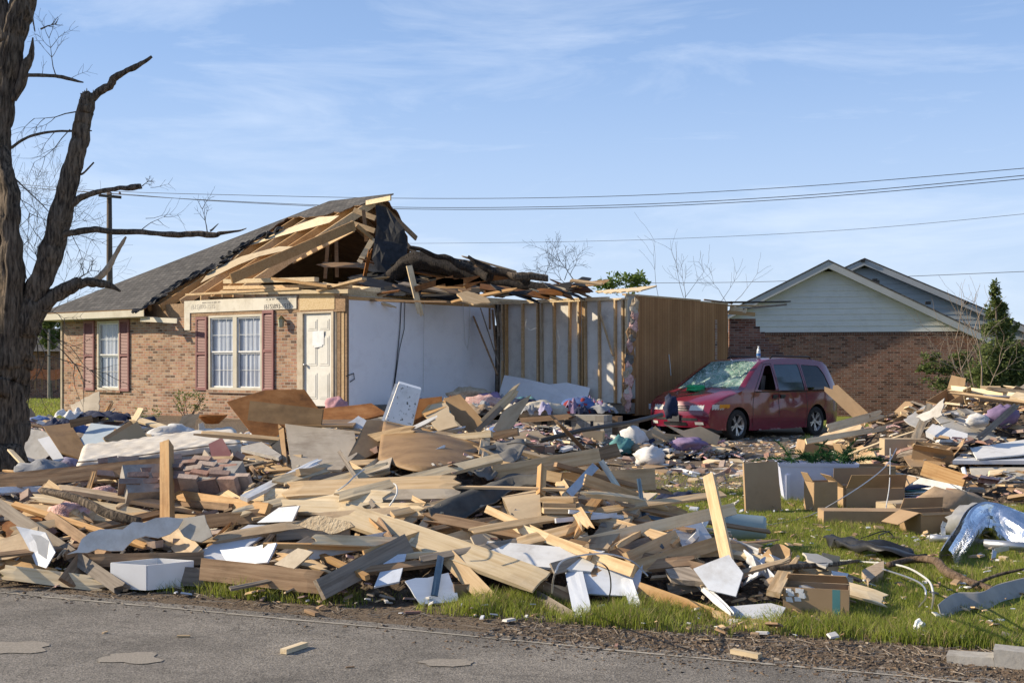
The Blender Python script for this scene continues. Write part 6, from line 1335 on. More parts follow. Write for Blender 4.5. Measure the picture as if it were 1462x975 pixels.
board((696, 727, 10.1), (842, 794, 9.5), .06, .045, pine, 'narrow framing board crossing under the wide diagonal plank, upper of two', 'board', 'board', 'cam')
board((724, 748, 9.8), (832, 786, 9.35), .07, .045, pine_pale, 'narrow framing board crossing under the wide diagonal plank, lower of two', 'board', 'board', 'cam', br=(.1, 0))
board((850, 786, 9.35), (900, 724, 10.1), .19, .04, ply, 'wide short plank leaning diagonally up the lawn end of the pile', 'plank', 'board', (-.3, -.8, 1), phrase='the wide diagonal plank')
board((690, 788, 9.5), (872, 803, 9.1), .25, .02, white_paint, 'wide whitewashed board with broken end beside the long bright plank', 'plank', 'board', (0, -.55, 1), br=(0, .12), phrase='the wide whitewashed board')
board((793, 743, 9.9), (880, 735, 10.0), .035, .02, bluewhite, 'thin pale blue strip, lower of two behind the wide diagonal plank', 'strip', 'strip', 'cam')
board((812, 730, 10.0), (890, 738, 10.0), .03, .02, bluewhite, 'thin pale blue strip, upper of two behind the wide diagonal plank', 'strip', 'strip', 'cam')
board((818, 810, 8.9), (834, 884, 8.6), .125, .022, bluewhite, 'blue white board standing at the grass, first of two props', 'board', 'board', 'cam', br=(0, .03), phrase='the blue white props')
board((888, 806, 8.85), (912, 880, 8.5), .075, .022, bluewhite, 'narrower blue white board standing at the grass, second of two props', 'board', 'board', 'cam')
panel([(830, 806, 9.0), (918, 806, 9.0), (911, 844, 8.85), (895, 856, 8.8), (839, 846, 8.85)], .012, bluewhite, 'pale blue sheet hanging between the two blue white props', 'sheet', 'sheet')
board((755, 826, 8.9), (826, 862, 8.6), .07, .04, wood_brown, 'brown lath crossing near the grass beside the blue white props', 'board', 'board', 'cam')
board((765, 850, 8.85), (815, 880, 8.5), .08, .03, wood_grey, 'grey lath flat in the grass beside the blue white props', 'board', 'board', 'cam')
board((1012, 680, 9.5), (1046, 836, 8.9), .085, .045, pine, 'tall two by four leaning upright at the lawn end of the pile', 'two_by_four', 'post', (-.35, -1, 0), phrase='the tall leaning two by four')
# blue metal bed frame
bf = empty('bed_frame', W(918, 742, 9.9), 'bent dark blue metal bed frame sticking out of the pile', 'bed frame'); HERO.append((915, 720, 'the blue bed frame'))
for a, b, w, t in (((912, 684, 10.1), (920, 742, 9.9), .035, .03), ((920, 740, 9.9), (945, 781, 9.5), .03, .03), ((858, 658, 10.6), (895, 716, 10.3), .05, .006), ((861, 660, 10.62), (898, 714, 10.32), .006, .05), ((918, 736, 9.9), (992, 750, 9.7), .03, .03)):
    adopt(board(a, b, w, t, bluemetal, name='rail', hint='cam'), bf)
board((850, 665, 10.7), (812, 706, 10.5), .07, .012, steel, 'grey steel angle leaning below the long tan beam', 'steel_angle', 'metal bar', 'cam')
panel([(960, 758, 9.6), (1000, 742, 9.7), (1022, 779, 9.4), (977, 785, 9.35)], .012, steel, 'square grey metal sheet resting beside the tall leaning two by four', 'metal_sheet', 'sheet metal', phrase='the square grey metal sheet')
board((880, 762, 10.0), (968, 730, 10.3), .11, .045, wood_orange, 'orange brown joist lying behind the square grey metal sheet', 'board', 'board', (0, -1, .5))
board((896, 800, 9.3), (966, 768, 9.7), .12, .05, pine, 'tan joist under the square grey metal sheet, upper of two', 'board', 'board', 'cam')
board((900, 812, 9.2), (1035, 772, 9.4), .10, .045, pine, 'long tan joist running to the foot of the tall leaning two by four', 'board', 'board', 'cam')
board((912, 842, 8.8), (1018, 880, 8.25), .11, .05, wood_orange, 'thick orange timber lying low along the verge grass', 'beam', 'beam', 'cam', phrase='the thick orange timber')
panel([(1016, 868, 8.25), (1060, 880, 8.15), (1119, 898, 8.0), (1080, 900, 7.98), (1018, 886, 8.15)], .03, pine, 'flat pine shard pointing at the cardboard box by the kerb', 'pine_shard', 'board', jag=.01)
panel([(950, 812, 9.0), (985, 814, 8.9), (1048, 844, 8.7), (1010, 838, 8.75), (958, 830, 8.9)], .04, wood_grey, 'splintery grey brown shard lying under the tall two by four foot', 'splintered_shard', 'board', jag=.02)
panel([(1040, 870, 8.3), (1100, 855, 8.5), (1122, 872, 8.3), (1108, 890, 8.0), (1052, 882, 8.1)], .012, white_clean, 'flat white panel in the grass touching the lone cardboard box', 'panel', 'panel')
panel([(990, 812, .15), (1040, 790, .2), (1062, 820, .1), (1050, 850, .05), (1012, 842, .1)], .012, bluewhite, 'pale curved plastic sheet behind the tall leaning two by four', 'plastic_sheet', 'sheet')
def strip3(pts, w, m, label, name, cat):
    mb = MB(); q = spline([tuple(pt(p)) for p in pts], 6); n_ = len(q) - 1
    mb.grid(lambda a, b: Vector(q[int(round(a * n_))]) + Vector((0, -.3, 1)).normalized() * (b - .5) * w * (1 - .3 * a) + Vector((0, .04 * math.sin(b * 3.14), 0)), n_, 4)
    return tag(mb.build(name, m, smooth=True, solid=.006, uv=False), label, cat)
strip3([(1040, 776, 9.6), (1080, 790, 9.4), (1122, 808, 9.2)], .10, white_clean, 'white curled vinyl strip, upper of the pair beside the plastic bin', 'vinyl_strip', 'strip')
strip3([(1062, 792, 9.3), (1092, 815, 9.1), (1122, 846, 8.8)], .09, bluewhite, 'white curled vinyl strip, lower of the pair beside the plastic bin', 'vinyl_strip', 'strip')
# plastic bin lying down
bn = empty('plastic_bin', W(1065, 768, 11.3), 'pale green grey plastic bin lying on its side in the grass', 'bin'); HERO.append((1065, 752, 'the pale plastic bin')); c = W(1065, 752, 11.4); ax = Vector((.96, -.25, 0)).normalized()
M_ = frame(c - ax * .18, ax, UP) @ Matrix.Rotation(math.pi / 2, 4, 'Y')
gp = mat('pale green plastic', [(.30, .37, .36), (.38, .45, .44)], var=0, rough=.45, bump=.05, stain=(.3, .28, .22), stain_amt=.3)
mb = MB(); mb.lathe([(.0, .36), (.09, .362), (.105, .34), (.125, .0), (.135, -.01), (.135, .02), (.115, .0), (.095, .33), (0, .34)], 26, M_); mb.build('bin_body', gp, bn, smooth=True, uv=False)
mb = MB(); mb.tube([M_ @ Vector((.138 * math.cos(a), .138 * math.sin(a), .005)) for a in np.linspace(0, 6.283, 26)], .01, 6); mb.build('rim', gp, bn, smooth=True, uv=False)
# lone cardboard box by the verge
b1 = carton('cardboard_box', W(1171, 900, 8.15) + Vector((0, .1, 0)), -.28, .42, .22, .205, card, 'lone cardboard box with torn white label standing in the verge grass', tape=(.62, mat('teal tape', [(.06, .18, .19), (.10, .26, .27)], var=0)), flaps=[('b', 130, .08)], phrase='the lone cardboard box')
b1.location.z = G(b1.location.x, b1.location.y) - .01
mb = MB(); rr = random.Random(3)
for k in range(9): x, z = -.155 + rr.uniform(-.04, .05), .145 + rr.uniform(-.035, .03); mb.hexa([(x, -.1165 - k * .0002, z), (x + rr.uniform(.02, .05), -.1165 - k * .0002, z + rr.uniform(-.01, .01)), (x + .03, -.113, z), (x, -.113, z), (x + rr.uniform(-.01, .01), -.1165 - k * .0002, z + .03), (x + .035, -.1165 - k * .0002, z + .03), (x + .03, -.113, z + .03), (x, -.113, z + .03)])
o = mb.build('torn_label', whiteplastic, None, M=Matrix.Identity(4), uv=False); o.parent = b1
# ------------------------------------------------------------------ right side: boxes on the lawn and the pile behind
def gpt(x, y): 
    D = EYE * F / (y - HY); return Vector(((x - CX) / F * D, D, G((x - CX) / F * D, D)))
panel([(1061, 661, 14.2), (1109, 659, 14.4), (1115, 729, 14.2), (1064, 732, 14.0)], .03, card, 'tall flattened cardboard carton standing on the lawn beside the blue white tub', 'cardboard_carton', 'box', phrase='the tall flattened carton')
tb = empty('storage_tub', gpt(1165, 722), 'blue white plastic storage tub full of artificial fir greenery', 'tub'); HERO.append((1165, 690, 'the blue white tub')); tc0 = W(1165, 716, 15.2)
tub = mat('blue white plastic', [(.50, .53, .70), (.60, .64, .80)], var=0, rough=.45, bump=.05)
Mt = Matrix.Translation((tc0.x, tc0.y, .03)) @ Matrix.Rotation(-.12, 4, 'Z'); mb = MB()
def tubwall(mb, s0, s1, z0, z1, t=.012):
    def ring(s, z): return [Mt @ Vector((s * a * .46, s * b * .24, z)) for a, b in ((-1, -1), (1, -1), (1, 1), (-1, 1))]
    A1, B1, A2, B2 = ring(s0, z0), ring(s1, z1), ring(s0 - .04, z0), ring(s1 - .04, z1)
    for i in range(4):
        j = (i + 1) % 4; mb.face([A1[i], A1[j], B1[j], B1[i]]); mb.face([A2[j], A2[i], B2[i], B2[j]]); mb.face([B1[i], B1[j], B2[j], B2[i]])
    mb.face(A1[::-1])
tubwall(mb, .86, 1.0, 0, .45); mb.build('tub_body', tub, tb, uv=False); mb = MB(); tubwall(mb, 1.03, 1.05, .43, .47); mb.build('rim', tub, tb, uv=False)
for k in range(4): mb = MB(); p = Mt @ Vector((-.36 + k * .24, -.235, .17)); mb.bar(p - Vector((0, 0, .15)), p + Vector((0, .0, .16)), .05, .02, (0, -1, 0)); mb.build('rib', tub, tb, uv=False)
fg = empty('artificial_fir', Mt @ Vector((0, 0, .38)), 'dark green artificial fir boughs heaped on the blue white tub', 'fir boughs'); rr = random.Random(9)
for k in range(24):
    a = rr.uniform(0, 6.28); ln = rr.uniform(.3, .6); s0 = Mt @ Vector((rr.uniform(-.3, .5), rr.uniform(-.1, .2), .47)); d = Vector((math.cos(a), math.sin(a) * .5, rr.uniform(.15, .8))).normalized(); mb = MB()
    for q in range(110):
        t = q / 110; p = s0 + d * ln * t + Vector((0, 0, -.15 * t * t)); e = Vector((rr.uniform(-1, 1), rr.uniform(-1, 1), rr.uniform(-1, 1))).normalized() * .09 * (1.1 - t) + d * .03
        sd = d.cross(e).normalized() * .007; mb.face([p - sd, p + sd, p + e])
    mb.build('bough', firm, fg, uv=False)
sprig = empty('fir_sprig', hit(1152, 632), 'single small green fir sprig lying on the driveway litter', 'fir sprig'); mb = MB(); p0 = hit(1152, 634)
for q in range(140): e = Vector((rr.uniform(-1, 1), rr.uniform(-1, 1), rr.uniform(0, 1))).normalized() * .25; sd = Vector((-e.y, e.x, 0)).normalized() * .012; mb.face([p0 - sd, p0 + sd, p0 + e])
mb.build('needles', leafg, sprig, uv=False)
carton('cardboard_box', gpt(1172, 731), .25, .30, .22, .33, card, 'half open carton with round shadowed mouth below the blue white tub', flaps=[('l', 60, .12)], phrase='the half open carton')
carton('cardboard_box', W(1238, 700, 16.4) - Vector((0, 0, .1)), .05, .62, .4, .44, card, 'big open carton behind the other boxes with its flaps bent', flaps=[('l', 70, .3), ('f', -70, .05)], phrase='the big open carton')
carton('cardboard_box', gpt(1240, 727), .1, .70, .42, .24, card, 'wide carton with raised pale flaps in the middle of the boxes', flaps=[('f', 55, .2), ('l', 40, .22), ('r', 30, .22), ('b', 80, .2)], phrase='the wide flapped carton')
carton('cardboard_box', gpt(1240, 754), -.06, .98, .30, .16, card, 'long flat carton lying on the grass in front of the wide flapped one', closed=True, phrase='the long flat carton')
carton('cardboard_box', gpt(1330, 762), .3, .50, .34, .22, card, 'small open carton with one flap folded out over the grass', flaps=[('l', -25, .26), ('f', -60, .03), ('b', 110, .12)], phrase='the small carton')
carton('cardboard_box', W(1290, 645, 18.2) - Vector((0, 0, .15)), -.08, .62, .3, .34, card_pale, 'pale carton standing closed beneath the big drywall sheet', closed=True, phrase='the closed pale carton')
carton('cardboard_box', W(1274, 612, 20.2) - Vector((0, 0, .12)), .35, .5, .34, .30, card, 'tilted carton on top of the rubble near the leaning cardboard strip', tilt=(0, -.35), flaps=[('r', 20, .3)], phrase='the tilted carton')
carton('cardboard_box', W(1352, 575, 21.5) - Vector((0, 0, .15)), .5, .55, .36, .28, card, 'open carton at the top of the heap beside the cedar', tilt=(.2, -.4), flaps=[('r', 60, .25)], phrase='the topmost carton')
board((1180, 548, 20.4), (1243, 606, 20.0), .22, .008, card, 'long cardboard strip leaning against the rear of the minivan', 'cardboard_strip', 'cardboard', 'cam', br=(.15, .1), phrase='the leaning cardboard strip')
panel([(1330, 592, 19.2), (1380, 583, 19.8), (1452, 612, 19.2), (1428, 634, 18.2), (1350, 615, 18.6)], .013, drywall, 'big flat grey drywall sheet lying on top of the heap', 'drywall_sheet', 'drywall', phrase='the big drywall sheet')
panel([(1322, 622, 18.6), (1332, 608, 18.8), (1382, 622, 18.2), (1382, 634, 18.0), (1345, 628, 18.2)], .09, white_clean, 'thick white slab tucked under the edge of the big drywall sheet', 'slab', 'slab')
panel([(1308, 596, .4), (1330, 576, .6), (1352, 572, .6), (1345, 592, .5), (1322, 604, .35)], .012, gypsum, 'white crumpled board piece beside the big drywall sheet', 'board', 'board', jag=.03)
board((1276, 684, 16.4), (1384, 708, 15.6), .20, .14, white_paint, 'white painted porch beam lying behind the boxes', 'porch_beam', 'beam', 'cam', phrase='the white porch beam')
board((1384, 692, 16.0), (1462, 728, 15.4), .16, .14, wood_brown, 'brown rotten timber continuing past the end of the white porch beam', 'beam', 'beam', 'cam', br=(.1, 0))
board((1318, 668, 16.6), (1378, 688, 16.2), .2, .06, wood_orange, 'orange wooden block lying above the white porch beam', 'timber', 'timber', 'cam')
sk = empty('sink_unit', W(1420, 680, 16.8), 'white topped bath vanity lying on its side beyond the porch beam', 'vanity'); HERO.append((1420, 670, 'the white topped vanity'))
adopt(panel([(1360, 660, 16.9), (1475, 660, 16.7), (1475, 648, 17.6), (1372, 650, 17.6)], .05, white_clean, name='counter_top'), sk); adopt(panel([(1384, 668, 16.9), (1475, 668, 16.7), (1475, 702, 16.3), (1392, 698, 16.5)], .03, drywall, name='side_panel'), sk)
mb = MB(); mb.tube([W(1375, 668, 16.4), W(1380, 684, 16.3), W(1392, 690, 16.2), W(1475, 690, 16.1)], .03, 8); mb.build('pipe', whiteplastic, sk, smooth=True, uv=False)
for lb, x, y, sx, sy, sz, c_, cat in (('small purple plastic bag on the heap near the cedar', 1432, 590, .5, .35, .32, 'purple', 'bag'), ('crumpled white bag beside the purple one', 1395, 600, .35, .3, .2, 'white', 'bag'), ('puffy tan blanket bundle behind the small open carton', 1352, 722, .8, .5, .38, 'tan', 'blanket'), ('pink blanket fold lying under the tan bundle', 1328, 720, .5, .4, .22, 'pink', 'blanket'), ('grey cloth bundle beside the tan blanket bundle', 1395, 735, .6, .5, .3, 'grey', 'blanket'),
    ('crumpled clear white bag in front of the minivan bumper', 905, 618, .5, .4, .4, 'white', 'bag'), ('pale pink plastic bag beside the minivan', 952, 604, .3, .3, .25, 'pink', 'bag'), ('large crumpled white bag lowest in the trash near the minivan', 928, 650, .5, .4, .35, 'white', 'bag'), ('purple cloth bundle beside the folded carton near the bumper', 982, 628, .6, .4, .22, 'purple', 'cloth'), ('teal and grey bag among the trash at the end of the black pole', 888, 630, .4, .3, .3, 'teal', 'bag'), ('tan paper bag lying between white bags near the bumper', 917, 636, .5, .3, .2, 'tan', 'bag'), ('stuffed grey white pillow on the mattress', 241, 612, .75, .4, .30, 'white', 'pillow'),
    ('light grey bag by the tree foot under the pale panels', 60, 668, .5, .4, .3, 'grey', 'bag'), ('pale blue bag beside the light grey one at the tree foot', 88, 665, .5, .4, .25, 'lilac', 'bag')):
    Hh = hit(x, y, sz * .45); c = Vector((Hh.x, Hh.y, H(Hh.x, Hh.y) - .02)); tag(bag(c, (sx, sy, sz), x * .7).build(cat.replace(' ', '_'), cloth(c_), smooth=True, uv=False, loc=c), lb, cat)
for lb, pts, m, nm in (('white paper tray lying tilted in front of the minivan', [(916, 622), (935, 606), (955, 612), (940, 628)], white_clean, 'paper_tray'), ('folded open carton spread before the minivan bumper', [(948, 604, .3), (975, 616, .15), (1000, 608, .3), (1028, 622, .2), (1024, 635, .05), (985, 628, .05)], card_pale, 'cardboard_sheet'), ('flat brown board lying on the drive beside trash bags', [(898, 672), (935, 658), (975, 655), (958, 665)], card, 'cardboard_sheet')):
    tag(panel(pts, .008, m), lb, 'cardboard' if 'card' in nm else 'tray')
carton('cardboard_box', gpt(1283, 742), .5, .38, .28, .18, card_pale, 'small closed pale carton wedged between two open cartons', closed=True)
carton('cardboard_box', W(1160, 640, 20.5) - Vector((0, 0, .15)), .2, .5, .35, .25, card, 'closed carton on the driveway litter behind the blue white tub', closed=True, tilt=(0, .2))
carton('cardboard_box', W(1330, 660, 17.6) - Vector((0, 0, .1)), -.4, .55, .4, .32, card, 'crushed carton above the white porch beam', tilt=(.25, .15), flaps=[('f', 40, .2), ('r', 60, .2)])
carton('cardboard_box', W(1420, 598, 20.6) - Vector((0, 0, .1)), .8, .6, .4, .3, card_pale, 'pale carton lying open high on the heap past the drywall sheet', tilt=(0, .5), flaps=[('l', 50, .25)])
panel([(1290, 600, 19.4), (1322, 578, 19.9), (1345, 590, 19.6), (1310, 612, 19.0)], .012, gypsum, 'white gypsum sheet tilted near the tilted carton', 'gypsum_sheet', 'drywall', jag=.02)
panel([(1385, 640, 17.4), (1462, 628, 17.8), (1475, 648, 17.0), (1395, 656, 16.8)], .02, white_paint, 'white painted door slab lying above the white topped vanity', 'door_slab', 'door')
panel([(1290, 652, 17.6), (1342, 640, 17.9), (1350, 664, 17.2), (1300, 672, 17.0)], .01, card, 'big flattened cardboard sheet above the white porch beam', 'cardboard_sheet', 'cardboard', bend=.2)
for i, (a, b, w_, m_, lb) in enumerate((((1180, 612, 19.6), (1262, 590, 20.2), .14, pine_pale, 'pale board lying level behind the leaning cardboard strip'), ((1300, 640, 18.0), (1330, 575, 18.8), .12, ply, 'plywood strip leaning up beside the big drywall sheet'), ((1395, 628, 18.0), (1455, 575, 18.6), .09, wood_grey, 'grey board leaning up toward the cedar bush'), ((1190, 655, 17.6), (1290, 690, 16.6), .12, wood_brown, 'brown board sloping down beside the big open carton'))):
    board(a, b, w_, .035, m_, lb, 'board', 'board', 'cam', br=(.05, .1))
# magazines
for k in range(8):
    c = W(1303 - k % 2 * 4, 712 - k * 3.2 + 6, 15.6); mb = MB(); mb.box((0, 0, 0), (.42, .3, .012)); M_ = Matrix.Translation(c) @ Matrix.Rotation(R.uniform(-.4, .4), 4, 'Z') @ Matrix.Rotation(R.uniform(-.15, .15), 4, 'Y')
    tag(mb.build('magazine', R.choice([cloth('lilac'), white_clean, cloth('navy'), cloth('teal'), cloth('white')]), M=M_, uv=False), 'slim magazine in the loose stack beside the wide flapped carton', 'magazine', 'magazines stacked beside the carton')
# aluminium duct / flashing
mb = MB(); sp = spline([tuple(pt(p)) for p in ((1352, 808, 11.0), (1376, 768, 11.4), (1400, 738, 11.8), (1425, 742, 11.8), (1450, 756, 11.6), (1480, 775, 11.4))], 6); n_ = len(sp) - 1
def duct(a, b):
    i = a * n_; k = min(n_ - 1, int(i)); p = Vector(sp[k]).lerp(Vector(sp[k + 1]), i - k); d = (Vector(sp[k + 1]) - Vector(sp[k])).normalized(); x = d.cross(Vector((0, 1, 0))).normalized(); y = d.cross(x); r = (.12 + .07 * a) * (1 + .28 * noise.noise(Vector((a * 5, math.cos(b * 6.28) * 1.5, math.sin(b * 6.28) * 1.5))))
    th = b * 5.6 + .3; return p + x * math.cos(th) * r + y * math.sin(th) * r * .6
mb.grid(duct, 40, 24); tag(mb.build('aluminium_duct', alu, smooth=False, solid=.003, uv=False), 'crumpled shiny aluminium flashing heaped over pipes on the grass', 'flashing'); HERO.append((1400, 765, 'the shiny flashing'))
def pipe(pts, r, m, label, name='pipe', cat='pipe', n=10, rough=0):
    mb = MB(); mb.tube([W(*p) for p in pts] if len(pts[0]) == 3 and pts[0][2] > 5 else [pt(p) for p in pts], r, n, rough=rough); return tag(mb.build(name, m, smooth=True, uv=False), label, cat)
pipe([(1328, 768, 11.4), (1364, 769, 11.4)], .035, steel, 'short galvanised pipe end poking out beside the shiny flashing')
pipe([(1405, 776, 11.0), (1480, 781, 10.8)], .04, steel, 'galvanised pipe running out under the shiny flashing')
for lb, pts in (('curved steel bracket standing on the short galvanised pipe', ((1347, 764, 11.3), (1346, 752, 11.3), (1349, 745, 11.3))), ('white steel shelf bracket hanging below the long galvanised pipe', ((1440, 782, 10.8), (1420, 786, 10.7), (1418, 800, 10.6), (1416, 822, 10.5)))):
    mb = MB(); P_ = [W(*p) for p in pts]
    for a, b in zip(P_, P_[1:]): mb.bar(a, b, .04, .008, (0, -1, 0))
    tag(mb.build('steel_bracket', steel, uv=False), lb, 'bracket')
def bigbranch(pts, label, m=bark, D=None, name='fallen_branch'):
    mb = MB(); q = spline([(*pt(p[:2] + ((p[3],) if len(p) > 3 else ())), p[2] * .001) for p in pts], 6); mb.tube([Vector(a[:3]) for a in q], [a[3] for a in q], 12, rough=.25, seed=len(label)); return tag(mb.build(name, m, smooth=True, uv=False), label, 'branch')
bigbranch([(1268, 806, 22, .1), (1300, 799, 26, .1), (1334, 800, 30, .12), (1352, 816, 34, .08), (1385, 832, 32, .05), (1420, 842, 24, .04)], 'thick brown curved branch lying across the grass near the flashing', barkmat('brown branch bark', (.10, .065, .04), (.24, .17, .12)))
bigbranch([(1100, 812, 16, .06), (1140, 808, 20, .06), (1185, 806, 18, .06), (1230, 800, 12, .05), (1262, 802, 8, .05)], 'dark crooked branch lying in the grass behind the lone box')
bigbranch([(1385, 838, 14, .05), (1420, 822, 12, .1), (1462, 812, 8, .15)], 'thin forked branch lying under the long galvanised pipe')
bigbranch([(60, 700, 26, .25), (110, 712, 34, .25), (160, 735, 40, .2), (200, 745, 34, .2)], 'broken grey limb lying in the pile near the upright post', phrase_ if False else bark)
mb = MB(); q = spline([tuple(pt(p)) for p in ((1185, 776, .05), (1215, 778, .10), (1250, 782, .12), (1312, 796, .05))], 6); n_ = len(q) - 1
mb.grid(lambda a, b: Vector(q[int(round(a * n_))]) + Vector((0, (b - .5) * .55, .05 * nz(a * 5, b * 5) + .05 * math.sin(b * 9))), n_, 8); tag(mb.build('black_tarp', blackp, smooth=True, solid=.004, uv=False), 'black plastic sheet crumpled on the grass below the long flat carton', 'plastic sheet')
mb = MB(); q = W(1388, 850, 9); tl = spline([tuple(pt(p)) for p in ((1348, 890, 8.4), (1372, 872, 8.7), (1410, 870, 8.8), (1435, 858, 8.9), (1480, 846, 9.0))], 6); n_ = len(tl) - 1
mb.grid(lambda a, b: Vector(tl[int(round(a * n_))]) + Vector((0, .12 * math.cos(b * 3.14), -.20 * b + .02 * math.sin(b * 9) + .10)), n_, 8); tag(mb.build('twisted_channel', mat('weathered channel', [(.22, .21, .19), (.38, .36, .33)], var=0, rough=.5, bump=.2), smooth=True, solid=.006, uv=False), 'twisted weathered metal channel lying in the grass by the kerb', 'metal channel')
mb = MB(); mb.v = []; c = hit(1312, 895, .05); tag(bag(c - Vector((0, 0, .05)), (.075, .06, .10), 4).build('paper_scrap', whiteplastic, uv=False, loc=c), 'crumpled white paper cup scrap at the grass edge near the kerb', 'paper scrap')
panel([(1230, 824, .02), (1238, 812, .06), (1262, 806, .06), (1262, 820, .03), (1240, 836, .02)], .07, barewood, 'reddish brown wooden block lying alone in the grass', 'wood_block', 'block')
panel([(1186, 816, .03), (1212, 818, .05), (1208, 826, .02), (1190, 826, .02)], .01, white_clean, 'small folded white board scrap in the grass', 'scrap', 'scrap')
panel([(1140, 838, .02), (1165, 832, .03), (1180, 845, .02), (1162, 858, .02), (1142, 852, .02)], .02, gypsum, 'flat chip of white plaster in the grass behind the lone box', 'plaster_chip', 'scrap', jag=.02)
mb = MB(); c = hit(978, 714, .03)
tag(cloth_heap(c, (.7, .35), cloth('navy'), 4, h=.12).build('black_shoe_heap', cloth('navy'), smooth=True, uv=False), 'black cloth heap alone on the lawn behind the tall two by four', 'cloth')
# wires
for lb, pts, r, m in (('thin grey wire rising from the small carton to the lawn', ((1078, 752), (1150, 738, .05), (1210, 706, .3), (1262, 668, .5), (1280, 640, .6)), .006, steel), ('thin white cable hanging beside the wide flapped carton', ((1271, 640, .6), (1270, 690, .35), (1265, 726, .15), (1268, 742, .08)), .006, wirew), ('loose wire coiled on the lawn in front of the long flat carton', ((1196, 776, .03), (1230, 768, .05), (1262, 758, .1), (1275, 766, .05), (1262, 775, .03), (1255, 765, .08), (1270, 758, .1)), .006, wirem),
    ('looping pale cable bent over the grass near the thick branch', ((1200, 800, .05), (1280, 806, .1), (1320, 824, .3), (1332, 845, .4), (1330, 868, .15)), .007, wirew), ('second looping grey cable beside the pale one', ((1260, 812, .1), (1310, 830, .3), (1322, 850, .3), (1312, 866, .05)), .006, steel), ('taut wire lying along the verge near the kerb', ((1228, 900), (1300, 902, .02), (1380, 908, .02), (1462, 915, .03)), .005, wirew),
    ('bent cable arching over the wide whitewashed board', ((788, 846, .2), (792, 820, .45), (808, 798, .5), (860, 790, .4), (900, 800, .3), (925, 822, .15)), .006, steel), ('thin black wire looping over the crest behind the grey membrane', ((724, 634, .4), (742, 632, .5), (760, 640, .45), (770, 648, .3)), .006, wirem), ('rusty bent wire near the blue white props', ((864, 872), (872, 840, .2), (868, 812, .4), (852, 800, .45)), .005, wirem), ('white cord looping at the thin leaning stick', ((482, 700, .5), (496, 690, .55), (506, 680, .55), (520, 670, .5)), .006, wirew), ('loose white cable curling below the thin leaning stick', ((556, 722, .45), (566, 706, .5), (566, 694, .5), (562, 690, .5)), .006, wirew)):
    mb = MB(); q = spline([tuple(pt(p)) for p in pts], 8); mb.tube(q, r, 5); tag(mb.build('cable', m, uv=False), lb, 'cable')
# long black pole by the van
pipe([(772, 629, 19.5), (830, 614, 20.6), (900, 603, 21.8), (945, 592, 22.8)], .04, mat('black pole', [(.03, .028, .027), (.07, .065, .06)], var=0, rough=.5), 'long thin black pole reaching from the rubble to the minivan bumper', 'pole', 'pole'); HERO.append((860, 610, 'the long black pole'))
tag(bag(W(958, 578, 25.6) - Vector((0, 0, .25)), (.3, .25, .5), 9).build('rag_bundle', cloth('navy'), smooth=True, uv=False, loc=W(958, 590, 25.6)), 'dark rag bundle tied at the pole end on the minivan bonnet', 'rag')
# cardboard below the panelled wall
carton('cardboard_box', W(898, 620, 25.8) + Vector((0, 0, -.25)), -.1, .4, .35, .5, card, 'tall brown carton standing below the panelled wall corner')
carton('cardboard_box', W(848, 640, 21.8), -.2, .35, .3, .30, card_pale, 'small pale carton in the rubble under the black pole')
# ------------------------------------------------------------------ left: mattress and things by the house
mt_q = [W(120, 652, 15.2), W(136, 668, 14.6), W(335, 632, 15.8), W(322, 612, 17.2)]
Mm = frame((mt_q[0] + mt_q[2]) / 2, Vector((1, .28, .05)), (-.02, -.12, 1)); mb = MB()
def mtr(a, b):
    th = b * 2 * math.pi; u_ = (a - .5) * 1.95; ew = min(1, (1 - abs(2 * a - 1)) * 14) ** .5; cy = math.copysign(abs(math.cos(th)) ** .35, math.cos(th)) * .66 * (.9 + .1 * ew); cz = math.copysign(abs(math.sin(th)) ** .5, math.sin(th)) * .10 * ew
    return Mm @ Vector((u_, cy, cz + .012 * math.sin(u_ * 24) * math.sin(cy * 24) + .05 * math.sin(u_ * 1.8)))
mb.grid(mtr, 80, 60)
ma = empty('mattress', Mm.translation, 'stained off white quilted mattress lying in front of the tan brick wall', 'mattress'); HERO.append((225, 640, 'the mattress'))
mb.build('mattress_body', mat('mattress ticking', [(.52, .47, .40), (.66, .62, .56)], (6, 6, 6), 2, .9, .2, stain=(.30, .25, .20), stain_amt=.5, var=0), ma, smooth=True, uv=False)
for sg in (-1, 1):
    mb = MB(); mb.tube([Mm @ Vector((u_, -.665, sg * .085 + .05 * math.sin(u_ * 1.8))) for u_ in np.linspace(-.96, .96, 24)], .008, 5); mb.build('piping', cloth('tan'), ma, uv=False)
board((133, 674, 14.3), (330, 650, 15.0), .14, .05, wood_brown, 'tan timber rail supporting the underside of the mattress', 'timber', 'board', 'cam')
carton('open_crate', W(192, 634, 17.0) - Vector((0, 0, .12)), .5, .45, .4, .38, card_pale, 'open pale box tipped behind the mattress', tilt=(0, -.55), flaps=[('r', 30, .2)])
panel([(150, 644, 17.6), (164, 612, 17.9), (172, 616, 17.8), (176, 640, 17.4)], .03, wood_brown, 'curved brown chair back piece behind the mattress end', 'chair_back', 'chair piece')
panel([(112, 632, 18.2), (130, 604, 18.8), (180, 612, 18.6), (168, 645, 17.8), (118, 650, 17.9)], .03, mat('pale blue door paint', [(.40, .47, .52), (.50, .57, .62)], var=0), 'pale blue panelled door lying behind the mattress', 'panelled_board', 'door')
panel([(62, 608, 18.6), (100, 606, 18.8), (122, 640, 18.0), (118, 656, 17.6), (86, 648, 17.8)], .025, hardboard, 'brown grey sheet tilted beside the pale blue door', 'sheet', 'sheet')
panel([(54, 628, 17.6), (70, 622, 17.6), (92, 656, 17.0), (80, 662, 16.9)], .02, white_clean, 'narrow white board sloping behind the tree trunk', 'board', 'board')
